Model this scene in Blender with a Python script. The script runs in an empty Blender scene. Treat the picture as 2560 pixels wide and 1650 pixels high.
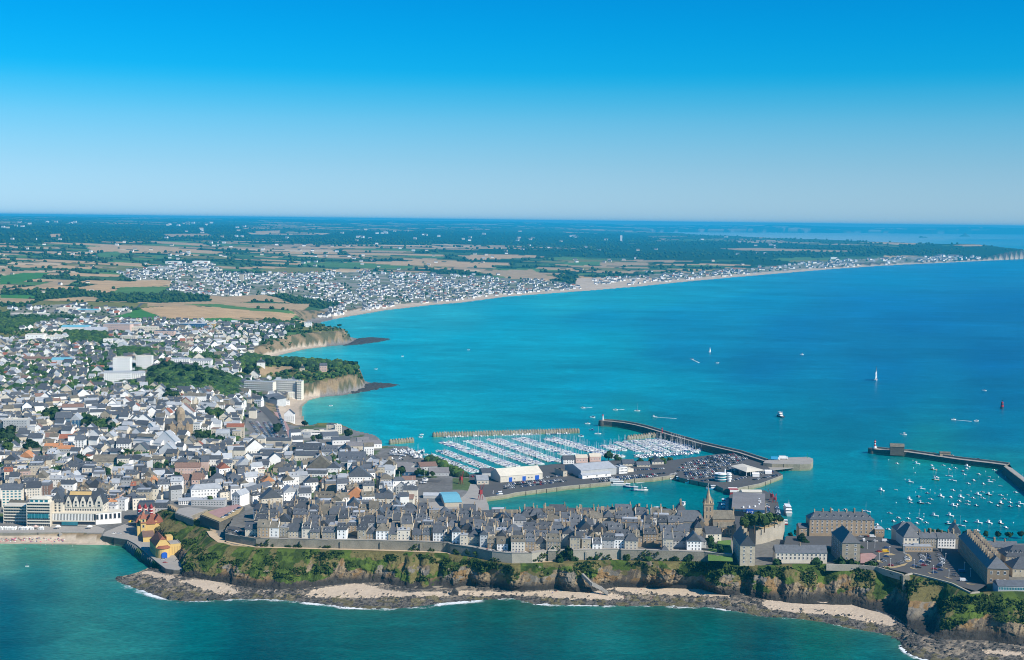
import bpy,math,random
import numpy as np
from mathutils import Vector,Matrix
random.seed(7)
RNG=np.random.default_rng(7)
SC=bpy.context.scene
COL=SC.collection
FOC=3300.0
CAMH=300.0
INF=551.0
PITCH=math.atan((825-INF)/FOC)
ROLL=math.asin(30/2560)
_F=np.array([0,math.cos(PITCH),-math.sin(PITCH)])
_R0=np.array([1.0,0,0])
_U0=np.array([0,math.sin(PITCH),math.cos(PITCH)])
_R=math.cos(ROLL)*_R0+math.sin(ROLL)*_U0
_U=-math.sin(ROLL)*_R0+math.cos(ROLL)*_U0
cam_data=bpy.data.cameras.new("camera")
cam_data.lens=36*FOC/2560
cam_data.sensor_width=36
cam_data.clip_start=5
cam_data.clip_end=120000
cam=bpy.data.objects.new("camera",cam_data)
COL.objects.link(cam)
m=Matrix(((_R[0],_U[0],-_F[0],0),(_R[1],_U[1],-_F[1],0),(_R[2],_U[2],-_F[2],CAMH),(0,0,0,1)))
cam.matrix_world=m
SC.camera=cam
SUN_EL=math.radians(39)
SUN_AZ=math.radians(124)
world=bpy.data.worlds.new("World")
SC.world=world
world.use_nodes=True
wn,wl=world.node_tree.nodes,world.node_tree.links
wn.clear()
sky=wn.new("ShaderNodeTexSky")
sky.sky_type='NISHITA'
sky.sun_disc=False
sky.sun_elevation=SUN_EL
sky.sun_rotation=SUN_AZ
sky.altitude=300
sky.air_density=1.0
sky.dust_density=0.6
sky.ozone_density=3.0
tc=wn.new("ShaderNodeTexCoord")
sx=wn.new("ShaderNodeSeparateXYZ")
sm=wn.new("ShaderNodeMapRange");sm.inputs['From Max'].default_value=0.25
ramp=wn.new("ShaderNodeValToRGB")
ramp.color_ramp.interpolation='B_SPLINE'
SKYR=[(0,(.83,1.30,2.09)),(.08,(.68,1.07,1.68)),(.173,(.577,.962,1.40)),(.294,(.34,.95,1.31)),(.384,(.09,.90,1.30)),(.443,(.01,.86,1.33)),(.649,(.005,.80,1.33)),(1.0,(.01,.66,1.25))]
els=ramp.color_ramp.elements
while len(els)<len(SKYR):
 els.new(0.5)
for e,(p_,c_)in zip(els,SKYR):
 e.position=p_;e.color=tuple(v/4 for v in c_)+(1,)
mul=wn.new("ShaderNodeVectorMath");mul.operation='MULTIPLY'
scl=wn.new("ShaderNodeVectorMath");scl.operation='SCALE';scl.inputs['Scale'].default_value=4
bg=wn.new("ShaderNodeBackground")
bg.inputs['Strength'].default_value=0.078
wo=wn.new("ShaderNodeOutputWorld")
wl.new(tc.outputs['Generated'],sx.inputs[0])
wl.new(sx.outputs['Z'],sm.inputs['Value'])
wl.new(sm.outputs[0],ramp.inputs['Fac'])
wl.new(ramp.outputs[0],scl.inputs[0])
wl.new(sky.outputs[0],mul.inputs[0])
wl.new(scl.outputs[0],mul.inputs[1])
wl.new(mul.outputs[0],bg.inputs['Color'])
wl.new(bg.outputs[0],wo.inputs['Surface'])
sun_data=bpy.data.lights.new("sun",'SUN')
sun_data.energy=5.0
sun_data.angle=math.radians(0.5)
sun_data.color=(1.0,0.92,0.79)
sun=bpy.data.objects.new("sun",sun_data)
COL.objects.link(sun)
sdir=Vector((math.sin(SUN_AZ)*math.cos(SUN_EL),math.cos(SUN_AZ)*math.cos(SUN_EL),math.sin(SUN_EL)))
sun.rotation_euler=sdir.to_track_quat('Z','Y').to_euler()
sun.location=(600,0,900)
SC.view_settings.view_transform='Standard'
SC.view_settings.look='None'
SC.view_settings.exposure=0.35
SC.view_settings.gamma=1.0
SC.view_settings.use_curve_mapping=False
SC.render.engine='CYCLES'
SC.cycles.filter_width=1.0
SC.cycles.denoising_prefilter='ACCURATE'
SC.cycles.max_bounces=4
SC.cycles.diffuse_bounces=2
SC.cycles.glossy_bounces=2
SC.cycles.volume_bounces=0
SC.cycles.transparent_max_bounces=6
SC.cycles.caustics_reflective=False
SC.cycles.caustics_refractive=False
def unproj(px,py,z=0.0):
 px=np.asarray(px,float);py=np.asarray(py,float);z=np.asarray(z,float)
 d=_F*FOC+(px[...,None]-1280)*_R-(py[...,None]-825)*_U
 t=(CAMH-z)/np.maximum(-d[...,2],1e-6)
 return np.stack([d[...,0]*t,d[...,1]*t,z+0*t],-1)
def P(px,py,z=0.0):
 v=unproj(np.array(px),np.array(py),np.array(z))
 return Vector((float(v[0]),float(v[1]),float(z)))
def proj(X,Y,Z):
 Z=Z-CAMH
 f=X*_F[0]+Y*_F[1]+Z*_F[2]
 r=X*_R[0]+Y*_R[1]+Z*_R[2]
 u=X*_U[0]+Y*_U[1]+Z*_U[2]
 return 1280+FOC*r/f,825-FOC*u/f
def mpp(y):
 """metres per photo pixel at world depth y"""
 return y/FOC
def _hash(ix,iy,seed=0):
 h=(ix.astype(np.int64)*374761393+iy.astype(np.int64)*668265263+seed*1442695041)&0xFFFFFFFF
 h=((h^(h>>13))*1274126177)&0xFFFFFFFF
 return((h^(h>>16))&0xFFFFFF)/float(0xFFFFFF)
def vnoise(x,y,seed=0):
 ix=np.floor(x);iy=np.floor(y)
 fx=x-ix;fy=y-iy
 fx=fx*fx*(3-2*fx);fy=fy*fy*(3-2*fy)
 a=_hash(ix,iy,seed);b=_hash(ix+1,iy,seed);c=_hash(ix,iy+1,seed);d=_hash(ix+1,iy+1,seed)
 return(a*(1-fx)+b*fx)*(1-fy)+(c*(1-fx)+d*fx)*fy
def fbm(x,y,seed=0,octv=4,gain=0.5):
 s=0;a=1;t=0
 for k in range(octv):
  s=s+a*vnoise(x*2**k,y*2**k,seed+k*17);t+=a;a*=gain
 return s/t
def ridged(x,y,seed=0,octv=4):
 s=0;a=1;t=0
 for k in range(octv):
  s=s+a*(1-np.abs(2*vnoise(x*2**k,y*2**k,seed+k*31)-1));t+=a;a*=.5
 return s/t
def sstep(a,b,x):
 t=np.clip((x-a)/(b-a),0,1)
 return t*t*(3-2*t)
def in_poly(x,y,poly):
 inside=np.zeros(np.shape(x),bool)
 n=len(poly)
 for i in range(n):
  x0,y0=poly[i][0],poly[i][1];x1,y1=poly[(i+1)%n][0],poly[(i+1)%n][1]
  if y0==y1:
   continue
  c=((y0>y)!=(y1>y))&(x<(x1-x0)*(y-y0)/(y1-y0)+x0)
  inside^=c
 return inside
def seg_dist(X,Y,poly,w=None,closed=True):
 """distance to the nearest edge of poly and the width value interpolated there"""
 best=np.full(X.shape,1e18);bw=np.zeros(X.shape)
 n=len(poly)
 for i in range(n if closed else n-1):
  a=poly[i];b=poly[(i+1)%n]
  dx,dy=b[0]-a[0],b[1]-a[1]
  L=dx*dx+dy*dy+1e-9
  t=np.clip(((X-a[0])*dx+(Y-a[1])*dy)/L,0,1)
  d=(X-a[0]-t*dx)**2+(Y-a[1]-t*dy)**2
  k=d<best
  best=np.where(k,d,best)
  if w is not None:
   bw=np.where(k,w[i]*(1-t)+w[(i+1)%n]*t,bw)
 return np.sqrt(best),bw
def _n(nt,t,**kw):
 n=nt.nodes.new(t)
 for k,v in kw.items():
  setattr(n,k,v)
 return n
MATS={}
def mat(name,color,rough=0.85,var=0.25,scale=0.5,dirt=0.0,bump=0.0,spec=0.3,metal=0.0,attr=None,scale2=None,objvar=0.0):
 """procedural material: base colour broken up by two noises, optional per-object tint"""
 if name in MATS:
  return MATS[name]
 m=bpy.data.materials.new(name)
 m.use_nodes=True
 nt=m.node_tree
 b=nt.nodes['Principled BSDF']
 b.inputs['Roughness'].default_value=rough
 b.inputs['Specular IOR Level'].default_value=spec
 b.inputs['Metallic'].default_value=metal
 geo=_n(nt,"ShaderNodeNewGeometry")
 n1=_n(nt,"ShaderNodeTexNoise");n1 .inputs['Scale'].default_value=scale;n1 .inputs['Detail'].default_value=4
 n2=_n(nt,"ShaderNodeTexNoise");n2 .inputs['Scale'].default_value=(scale2 or scale*7);n2 .inputs['Detail'].default_value=2
 nt.links.new(geo.outputs['Position'],n1 .inputs['Vector']);nt.links.new(geo.outputs['Position'],n2 .inputs['Vector'])
 add=_n(nt,"ShaderNodeMath",operation='ADD')
 nt.links.new(n1 .outputs['Fac'],add.inputs[0]);nt.links.new(n2 .outputs['Fac'],add.inputs[1])
 mr=_n(nt,"ShaderNodeMapRange")
 mr.inputs['From Min'].default_value=0.6;mr.inputs['From Max'].default_value=1.4
 mr.inputs['To Min'].default_value=1-var;mr.inputs['To Max'].default_value=1+var
 nt.links.new(add.outputs[0],mr.inputs['Value'])
 last=mr.outputs[0]
 if objvar:
  oi=_n(nt,"ShaderNodeObjectInfo")
  m2=_n(nt,"ShaderNodeMapRange")
  m2 .inputs['To Min'].default_value=1-objvar;m2 .inputs['To Max'].default_value=1+objvar
  nt.links.new(oi.outputs['Random'],m2 .inputs['Value'])
  mm=_n(nt,"ShaderNodeMath",operation='MULTIPLY')
  nt.links.new(last,mm.inputs[0]);nt.links.new(m2 .outputs[0],mm.inputs[1]);last=mm.outputs[0]
 vm=_n(nt,"ShaderNodeVectorMath",operation='SCALE')
 if attr:
  at=_n(nt,"ShaderNodeAttribute");at.attribute_name=attr
  nt.links.new(at.outputs['Color'],vm.inputs[0])
 else:
  vm.inputs[0].default_value=color[:3]
 nt.links.new(last,vm.inputs['Scale'])
 nt.links.new(vm.outputs[0],b.inputs['Base Color'])
 if bump:
  bp=_n(nt,"ShaderNodeBump");bp.inputs['Strength'].default_value=bump;bp.inputs['Distance'].default_value=0.3
  nt.links.new(n2 .outputs['Fac'],bp.inputs['Height']);nt.links.new(bp.outputs[0],b.inputs['Normal'])
 MATS[name]=m
 return m
def link(o,parent=None):
 COL.objects.link(o)
 if parent is not None:
  o.parent=parent
 return o
def mesh_np(name,V,F4,mats,mi=None,smooth=False,cols=None,colname='col'):
 """mesh from numpy arrays; F4 = (n,3) or (n,4) faces, cols = per vertex rgb"""
 me=bpy.data.meshes.new(name)
 V=np.asarray(V,np.float32);F4=np.asarray(F4,np.int32)
 k=F4 .shape[1]
 me.vertices.add(len(V));me.vertices.foreach_set('co',V.ravel())
 me.loops.add(F4 .size);me.loops.foreach_set('vertex_index',F4 .ravel())
 me.polygons.add(len(F4));me.polygons.foreach_set('loop_start',np.arange(0,F4 .size,k,dtype=np.int32))
 for mt in mats:
  me.materials.append(mt)
 if mi is not None:
  me.polygons.foreach_set('material_index',np.asarray(mi,np.int32))
 me.polygons.foreach_set('use_smooth',np.full(len(F4),smooth,bool))
 me.update(calc_edges=True)
 if cols is not None:
  a=me.color_attributes.new(colname,'FLOAT_COLOR','POINT')
  c=np.ones((len(V),4),np.float32);c[:,:3]=cols
  a.data.foreach_set('color',c.ravel())
 return me
def obj(name,me,parent=None,loc=None,rz=0,label=None,category=None,group=None,kind=None):
 o=bpy.data.objects.new(name,me)
 link(o,parent)
 if loc is not None:
  o.location=loc
 if rz:
  o.rotation_euler=(0,0,rz)
 if label and len(label.split())>16:
  print("LONG",len(label.split()),label)
 for k,v in(('label',label),('category',category),('group',group),('kind',kind)):
  if v:
   o[k]=v
 return o
def thing(name,loc,label,category,group=None,rz=0):
 return obj(name,None,None,loc,rz,label,category,group)
def grid_faces(nr,nc,keep=None):
 i=np.arange(nr*nc).reshape(nr,nc)
 f=np.stack([i[:-1,:-1],i[:-1,1:],i[1:,1:],i[1:,:-1]],-1)
 if keep is not None:
  f=f[keep]
 return f.reshape(-1,4)
class MB:
 """collects simple shapes; build() makes one mesh"""
 def __init__(s):
  s.v=[];s.f=[];s.m=[]
 def poly(s,pts,faces,m=0):
  n=len(s.v)
  s.v+=[tuple(p)for p in pts]
  for f in faces:
   s.f.append([n+i for i in f]);s.m.append(m)
 def box(s,x0,x1,y0,y1,z0,z1,m=0,rot=0,org=(0,0)):
  pts=[(x,y,z)for z in(z0,z1)for x,y in((x0,y0),(x1,y0),(x1,y1),(x0,y1))]
  if rot:
   c,sn=math.cos(rot),math.sin(rot)
   pts=[(org[0]+x*c-y*sn,org[1]+x*sn+y*c,z)for x,y,z in pts]
  s.poly(pts,[(3,2,1,0),(4,5,6,7),(0,1,5,4),(1,2,6,5),(2,3,7,6),(3,0,4,7)],m)
 def prism(s,pts2,z0,z1,m=0,mtop=None):
  """extruded polygon; pts2 counter-clockwise"""
  n=len(pts2)
  a=sum(pts2[i][0]*pts2[(i+1)%n][1]-pts2[(i+1)%n][0]*pts2[i][1]for i in range(n))
  if a<0:
   pts2=pts2[::-1]
  pts=[(p[0],p[1],z0)for p in pts2]+[(p[0],p[1],z1)for p in pts2]
  s.poly(pts,[tuple(range(n,2*n))],m if mtop is None else mtop)
  s.poly(pts,[(i,(i+1)%n,n+(i+1)%n,n+i)for i in range(n)],m)
 def cyl(s,x,y,z0,z1,r0,r1=None,n=8,m=0,cap=True):
  r1=r0 if r1 is None else r1
  pts=[(x+r0*math.cos(2*math.pi*i/n),y+r0*math.sin(2*math.pi*i/n),z0)for i in range(n)]
  pts+=[(x+r1*math.cos(2*math.pi*i/n),y+r1*math.sin(2*math.pi*i/n),z1)for i in range(n)]
  fs=[(i,(i+1)%n,n+(i+1)%n,n+i)for i in range(n)]
  if cap:
   fs.append(tuple(range(n,2*n)))
  s.poly(pts,fs,m)
 def bar(s,a,b,r,m=0,n=4):
  a=Vector(a);b=Vector(b);d=(b-a).normalized()
  u=d.orthogonal().normalized();w=d.cross(u)
  pts=[a+(u*math.cos(2*math.pi*i/n)+w*math.sin(2*math.pi*i/n))*r for i in range(n)]
  pts+=[b+(u*math.cos(2*math.pi*i/n)+w*math.sin(2*math.pi*i/n))*r for i in range(n)]
  s.poly(pts,[(i,(i+1)%n,n+(i+1)%n,n+i)for i in range(n)]+[tuple(range(n)),tuple(range(n,2*n))],m)
 def gable(s,x0,x1,y0,y1,z0,h,m=0,ax='x',over=0.3,thick=0.25,hip=0.0):
  """gable roof slab pair with depth, ridge along ax; hip>0 pulls the ridge ends in"""
  if ax=='y':
   t=MB();t.gable(y0,y1,x0,x1,z0,h,m,'x',over,thick,hip)
   n=len(s.v);s.v+=[(y,x,z)for x,y,z in t.v]
   s.f+=[[n+i for i in f[::-1]]for f in t.f];s.m+=t.m
   return
  ym=(y0+y1)/2
  k=h/(y1-ym)
  zl=z0-over*k
  a0,a1,b0,b1=x0-over,x1+over,y0-over,y1+over
  r0,r1=a0+hip,a1-hip
  top=[(a0,b0,zl+thick),(a1,b0,zl+thick),(a1,b1,zl+thick),(a0,b1,zl+thick),(r0,ym,z0+h+thick),(r1,ym,z0+h+thick)]
  bot=[(a0,b0,zl),(a1,b0,zl),(a1,b1,zl),(a0,b1,zl)]
  fs=[(0,1,5,4),(2,3,4,5),(6,7,1,0),(7,8,2,1),(8,9,3,2),(9,6,0,3),(9,8,7,6)]
  if hip>0:
   fs+=[(1,2,5),(3,0,4)]
  else:
   fs+=[(1,2,5),(3,0,4)]
  s.poly(top+bot,fs,m)
 def build(s,name,mats,smooth=False):
  me=bpy.data.meshes.new(name)
  me.from_pydata(s.v,[],s.f)
  for mt in mats:
   me.materials.append(mt)
  if len(mats)>1:
   me.polygons.foreach_set('material_index',np.array(s.m,np.int32))
  if smooth:
   me.polygons.foreach_set('use_smooth',np.ones(len(s.f),bool))
  me.update()
  return me
def px_poly(pts,z=0.0):
 """pixels (x, y[, z]) -> world x, y"""
 a=np.array([(p[0],p[1],(p[2]if len(p)>2 else z))for p in pts],float)
 w=unproj(a[:,0],a[:,1],a[:,2])
 return w[:,:2]
CP=[(-700,1300,10),(-300,1310,9),(0,1310,8),(250,1305,8),(330,1330,7),(400,1400,7),(300,1240,9),(600,1230,8),(900,1230,7),(1150,1220,6),(1100,1190,6),(950,1120,6),(850,1085,6),(700,1100,7),(690,1010,8),(640,960,12),(570,1080,11),(420,1090,22),(300,1120,20),(100,1150,18),(0,1180,15),(-700,1150,20),(0,1000,40),(200,1000,38),(450,1000,32),(560,990,22),(100,900,52),(400,920,48),(550,900,45),(620,930,32),(690,960,14),(720,975,8),(650,915,36),(740,925,29),(800,920,28),(880,930,28),(620,885,22),(600,870,22),(640,905,26),(615,895,10),(640,862,18),(700,845,26),(800,832,30),(870,833,30),(560,820,45),(400,800,55),(200,790,58),(0,800,62),(500,770,52),(690,770,42),(730,775,38),(760,795,22),(0,700,75),(300,700,65),(600,700,35),(800,690,25),(830,770,5),(1000,705,10),(1000,745,4),(1000,650,40),(1200,700,6),(1300,685,8),(1400,690,6),(1400,712,4),(1500,705,5),(1300,640,40),(1600,690,6),(1600,650,22),(1850,680,6),(1750,640,40),(2000,665,6),(2250,655,6),(2400,650,8),(2000,635,45),(2200,630,70),(2300,640,40),(2460,640,30),(2530,630,70),(2600,640,60),(2450,617,100),(2400,614,105),(2200,609,95),(2000,602,75),(1800,592,65),(1650,585,60),(1500,580,70),(-700,620,110),(-700,539,240),(-700,700,80),(0,620,100),(0,580,150),(0,541,240),(600,600,80),(600,570,145),(600,547,235),(1000,560,170),(1000,549,225),(1300,600,60),(1300,575,110),(1300,554,210),(1600,573,90),(1600,558,190),(1900,576,40),(1900,562,170),(2400,583,6),(2400,571,135),(2100,579,6),(2100,568,150),(2700,587,6),(2700,573,135),(3300,596,6),(3300,580,135)]
_cp=np.array(CP,float)
_cw=unproj(_cp[:,0],_cp[:,1],_cp[:,2])
_k=(_cw[:,1]<46000)&(_cw[:,1]>0);_cw=_cw[_k]
_cw=np.concatenate([_cw,[(a*57000,57000,258)for a in(-.6,-.4,-.2,0,.2,.35,.5)],[(a*51000,51000,110)for a in(.15,.25,.35,.5)]])
_cp=_cw
def _warp(X,Y):
 return np.stack([X/Y*5.0,np.log(Y)],-1)
_cq=_warp(_cw[:,0],_cw[:,1])
_K=np.linalg.norm(_cq[:,None]-_cq[None],axis=-1)
_KK=np.block([[_K+0.0*np.eye(len(_cp)),np.ones((len(_cp),1))],[np.ones((1,len(_cp))),np.zeros((1,1))]])
_sol=np.linalg.solve(_KK,np.append(_cp[:,2],0))
def base_h(X,Y):
 q=_warp(X,Y)
 out=np.full(X.shape,_sol[-1])
 for i in range(len(_cp)):
  out=out+_sol[i]*np.sqrt((q[...,0]-_cq[i,0])**2+(q[...,1]-_cq[i,1])**2)
 out=np.maximum(out,2.0)
 amp=np.clip((Y-4000)/9000,0,1)*28
 out=out+amp*(fbm(X/2600,Y/2600,3,4)-0.5)*sstep(10,60,out)
 amp2=np.clip((Y-2500)/2500,0,1)*7
 out=out+amp2*(fbm(X/700,Y/700,5,3)-0.5)*sstep(10,40,out)
 xx=X/Y
 lim=300-2.4*Y/FOC-10
 out=np.where(Y>12000,np.minimum(out,np.maximum(lim+(fbm(X/2500,Y/2500,9,3)-.5)*26,4)),out)
 return out
ML=[(-2500,1362,18),(-300,1362,18),(0,1360,18),(150,1361,18),(255,1363,10),(308,1364,.3),(345,1395,.3),(395,1432,.3),(425,1441,.3),(452,1432,.3),(520,1350,.3),(700,1330,.3),(1000,1300,.3),(1225,1290,.3),(1208,1255,.3),(1190,1210,.3),(1150,1192,.3),(1114,1175,3),(1094,1163,3),(1064,1157,3),(1040,1137,3),(1024,1128,4),(991,1126,4),(950,1124,5),(955,1108,4),(942,1100,4),(895,1089,4),(865,1077,3),(849,1071,4),(800,1068,6),(778,1068,30),(762,1050,50),(755,1031,50),(758,1015,50),(773,1001,45),(805,993,40),(860,988,32),(901,981,30),(925,972,25),(926,957,20),(890,945,25),(805,940,30),(720,932,30),(680,915,35),(661,905,45),(696,889,50),(765,873,55),(833,865,50),(880,861,45),(900,855,40),(895,846,40),(850,838,40),(815,828,45),(795,814,55),(805,805,80),(851,795,90),(964,776,90),(1077,763,80),(1152,757,80),(1265,742,90),(1415,731,110),(1483,726,120),(1600,716,120),(1720,704,110),(1841,693,110),(1961,683,110),(2082,673,120),(2202,665,120),(2323,659,110),(2463,652,80),(2530,649,60),(2575,647,60)]
_mlw=[tuple(px_poly([(a,b)])[0])+(c,)for a,b,c in ML]
for xx,yy in((2590,12600),(2400,14200),(2200,16400),(2000,20500),(1800,25500),(1620,33000)):
 _mlw.append(((xx-1280)/FOC*yy,yy,150))
for a,b in((1640,581),(1700,580.5),(1900,581),(2100,582),(2400,584.5),(2700,588),(3300,595),(6000,626)):
 _mlw.append(tuple(px_poly([(a,b)])[0])+(200,))
_mlw+=[(60000,70000,500),(-60000,70000,500),(-40000,12000,500),(-8000,1190,20)]
ML_W=[(p[0],p[1])for p in _mlw]
ML_S=[p[2]for p in _mlw]
EF=[((405,1274,19),(380,1302,8)),((437,1288,23),(394,1340,8)),((484,1303,23),(420,1362,8)),((500,1312,22),(438,1385,8)),((512,1326,23),(448,1405,7)),((518,1342,23.5),(452,1425,6)),((535,1358,24),(458,1441,3)),((565,1367,24),(500,1448,3)),((600,1370,24),(545,1455,3)),((640,1372,24),(600,1466,3)),((720,1374,24),(700,1480,3)),((800,1377,24),(780,1470,3)),((880,1379,24),(870,1460,3)),((960,1381,24),(950,1457,3)),((1040,1384,24),(1030,1475,3)),((1120,1387,24),(1105,1472,3)),((1180,1396,24),(1165,1466,3)),((1230,1406,24),(1230,1470,3)),((1280,1412,24),(1280,1476,3)),((1340,1412,24),(1335,1470,3)),((1400,1408,24),(1400,1475,3)),((1460,1404,24),(1470,1482,3)),((1550,1404,24),(1555,1466,3)),((1640,1405,24),(1640,1466,3)),((1700,1406,24),(1705,1466,3)),((1760,1408,24),(1765,1476,3)),((1830,1414,24.5),(1830,1489,3)),((1900,1418,25),(1905,1498,3)),((1980,1414,25.5),(1980,1508,3)),((2066,1414,26),(2060,1513,3)),((2147,1416,27),(2130,1512,3)),((2190,1420,27.5),(2185,1530,3)),((2262,1441,28),(2235,1548,3)),((2282,1436,28),(2262,1566,3)),((2330,1448,28),(2290,1590,3)),((2378,1461,28),(2330,1600,3)),((2426,1486,28),(2400,1598,3)),((2490,1484,28),(2480,1605,3)),((2560,1483,28),(2560,1612,3)),((2700,1486,28),(2700,1625,3)),((2950,1500,28),(2950,1660,3)),((3400,1540,24),(3350,1700,3))]
EDGE=[e for e,f in EF]
FOOT=[f for e,f in EF]
EDGE_W=unproj(*np.array(EDGE,float).T)
BACK=[(3400,1380,20),(2950,1360,27),(2700,1352,28),(2560,1348,28),(2440,1340,28),(2300,1338,28),(2215,1338,28),(2120,1336,28),(2000,1334,28),(1962,1330,28),(1900,1318,30),(1840,1300,31),(1760,1296,31),(1690,1300,31),(1600,1296,31),(1450,1293,31),(1300,1297,31),(1225,1300,31),(1100,1292,30),(950,1280,29),(820,1278,29),(700,1276,28),(620,1270,28),(560,1266,27),(500,1262,25),(440,1264,20)]
BACK_W=unproj(*np.array(BACK,float).T)
EDGE_IN=[]
for i in range(len(EDGE_W)):
 d_=EDGE_W[min(i+1,len(EDGE_W)-1),:2]-EDGE_W[max(i-1,0),:2];d_=d_/np.hypot(*d_);EDGE_IN.append((EDGE_W[i,0]-d_[1]*4.5,EDGE_W[i,1]+d_[0]*4.5))
HEAD_POLY=EDGE_IN+[tuple(p[:2])for p in BACK_W]
HEAD_S=[.2]*len(EDGE)+[14]*6+[12]*(len(BACK)-6)
RAMP=[(563,1352,24,29),(600,1359,24,29.5),(640,1366,24,30),(720,1368,24,30.3),(820,1371,24,30.6),(920,1373,24,30.8),(1020,1376,24,31),(1118,1380,24,31.2),(1126,1384,24,31.2),(1180,1392,24,31.2),(1230,1403,24,31.2),(1280,1408.5,24,31.4),(1330,1408,24,31.4),(1371,1401,24,31.4),(1396,1402,24,31.4),(1432,1400,24,31.4),(1500,1399,24,31.4),(1548,1398,24,31.4),(1553,1400,24,31.6),(1600,1401,24,31.6),(1650,1402,24,31.6),(1700,1402.5,24,31.4),(1760,1404,24,31),(1828,1410,24.3,31)]
RAMP_W=unproj(*np.array([r[:3]for r in RAMP],float).T)
UP_POLY=[(p[0],p[1]+5)for p in RAMP_W]+[tuple(unproj(1833.,1330.,31.)[:2])]+[tuple(p[:2])for p in BACK_W[11:23]]+[tuple(unproj(585.,1290.,28.)[:2]),tuple(unproj(568.,1326.,28.)[:2])]
UP_S=[.2]*(len(RAMP))+[.2]+[12]*12+[.2,.2]
def terrain_h(X,Y):
 shp=X.shape
 X=X.ravel();Y=Y.ravel()
 h=np.full(X.shape,-4.0)
 b=base_h(X,Y)
 ins=in_poly(X,Y,ML_W)
 d,w=seg_dist(X,Y,ML_W,ML_S)
 prof=sstep(0,1,d/np.maximum(w,.1))
 prof=np.where(w>5,0.12*np.clip(d/w,0,1)+0.88*sstep(0.35,1.0,d/np.maximum(w,.1)),prof)
 h=np.where(ins,np.maximum(b*prof,0.25),-np.minimum(4,.4+d*.06))
 k=(X/Y>-.30)&(X/Y<.8)&(Y<1500)
 hk=h[k];Xk=X[k];Yk=Y[k]
 dh,wh=seg_dist(Xk,Yk,HEAD_POLY,HEAD_S)
 ih=in_poly(Xk,Yk,HEAD_POLY)
 lev=24+4.0*sstep(330,480,Xk)
 hk=np.where(ih,np.maximum(hk,lev*sstep(0,1,dh/wh)),hk)
 du,wu=seg_dist(Xk,Yk,UP_POLY,UP_S)
 iu=in_poly(Xk,Yk,UP_POLY)
 hk=np.where(iu,np.maximum(hk,24+6.2*sstep(0,1,du/wu)),hk)
 h[k]=hk
 return h.reshape(shp)
_cols=np.concatenate([np.arange(-2600,-120,30),np.arange(-120,2680,4.0),np.arange(2680,5200,30)])
TA=(_cols-1280)/FOC
_prow=np.concatenate([np.arange(1560,900,-2.5),np.arange(900,640,-1.6),np.arange(640,567.9,-.7)])
TY=300*FOC/(_prow-INF)
GX=TA[None,:]*TY[:,None];GY=np.repeat(TY[:,None],len(TA),1)
GH=terrain_h(GX,GY)
def ground(X,Y):
 """terrain height at world X, Y by bilinear lookup"""
 X=np.asarray(X,float);Y=np.asarray(Y,float)
 a=X/Y
 ci=np.clip(np.interp(a,TA,np.arange(len(TA))),0,len(TA)-1.001)
 ri=np.clip(np.interp(Y,TY,np.arange(len(TY))),0,len(TY)-1.001)
 c0=ci.astype(int);r0=ri.astype(int);fc=ci-c0;fr=ri-r0
 return(GH[r0,c0]*(1-fc)+GH[r0,c0+1]*fc)*(1-fr)+(GH[r0+1,c0]*(1-fc)+GH[r0+1,c0+1]*fc)*fr
_rowf=np.arange(0,len(TY)-1,.5)
_rowy=np.interp(_rowf,np.arange(len(TY)),TY)
def hit(px,py):
 """first terrain point seen at a photo pixel"""
 px=np.atleast_1d(np.asarray(px,float));py=np.atleast_1d(np.asarray(py,float))
 d=_F*FOC+(px[:,None]-1280)*_R-(py[:,None]-825)*_U
 a=d[:,0]/d[:,1];s=d[:,2]/d[:,1]
 out=np.zeros((len(px),3))
 for i in range(len(px)):
  ys=_rowy
  hh=ground(a[i]*ys,ys)
  hh=np.maximum(hh,0)
  zr=CAMH+s[i]*ys
  k=np.nonzero(zr<=hh)[0]
  j=k[0]if len(k)else len(ys)-1
  if j>0 and len(k):
   d0=zr[j-1]-hh[j-1];d1=hh[j]-zr[j]
   t=d0/max(d0+d1,1e-9)
   y=ys[j-1]*(1-t)+ys[j]*t
  else:
   y=ys[j]
  out[i]=(a[i]*y,y,max(float(ground(a[i]*y,y)),0))
 return out
def vcell(X,Y,sx,sy,seed):
 """jittered-grid voronoi: random value of nearest cell, and edge closeness"""
 gx=X/sx;gy=Y/sy
 ix=np.floor(gx);iy=np.floor(gy)
 d1=np.full(X.shape,9e9);d2=np.full(X.shape,9e9);cid=np.zeros(X.shape);
 for dx in(-1,0,1):
  for dy in(-1,0,1):
   cx=ix+dx;cy=iy+dy
   jx=cx+.5+(_hash(cx,cy,seed)-.5)*.8;jy=cy+.5+(_hash(cx,cy,seed+1)-.5)*.8
   d=(np.abs(gx-jx)**1.6+np.abs(gy-jy)**1.6)
   k=d<d1
   d2=np.where(k,d1,np.minimum(d2,d))
   cid=np.where(k,_hash(cx,cy,seed+2),cid)
   d1=np.where(k,d,d1)
 return cid,d2-d1
TAN=(.44,.30,.16);TAN2=(.36,.26,.15);GREEN=(.05,.17,.035);GREEN2=(.08,.17,.05);OLIVE=(.16,.16,.05);DARK=(.012,.045,.016)
SAND=(.46,.38,.29);WETSAND=(.30,.27,.2);TOWN=(.19,.19,.17);ASPH=(.07,.072,.078);ROCKG=(.19,.17,.14)
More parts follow.
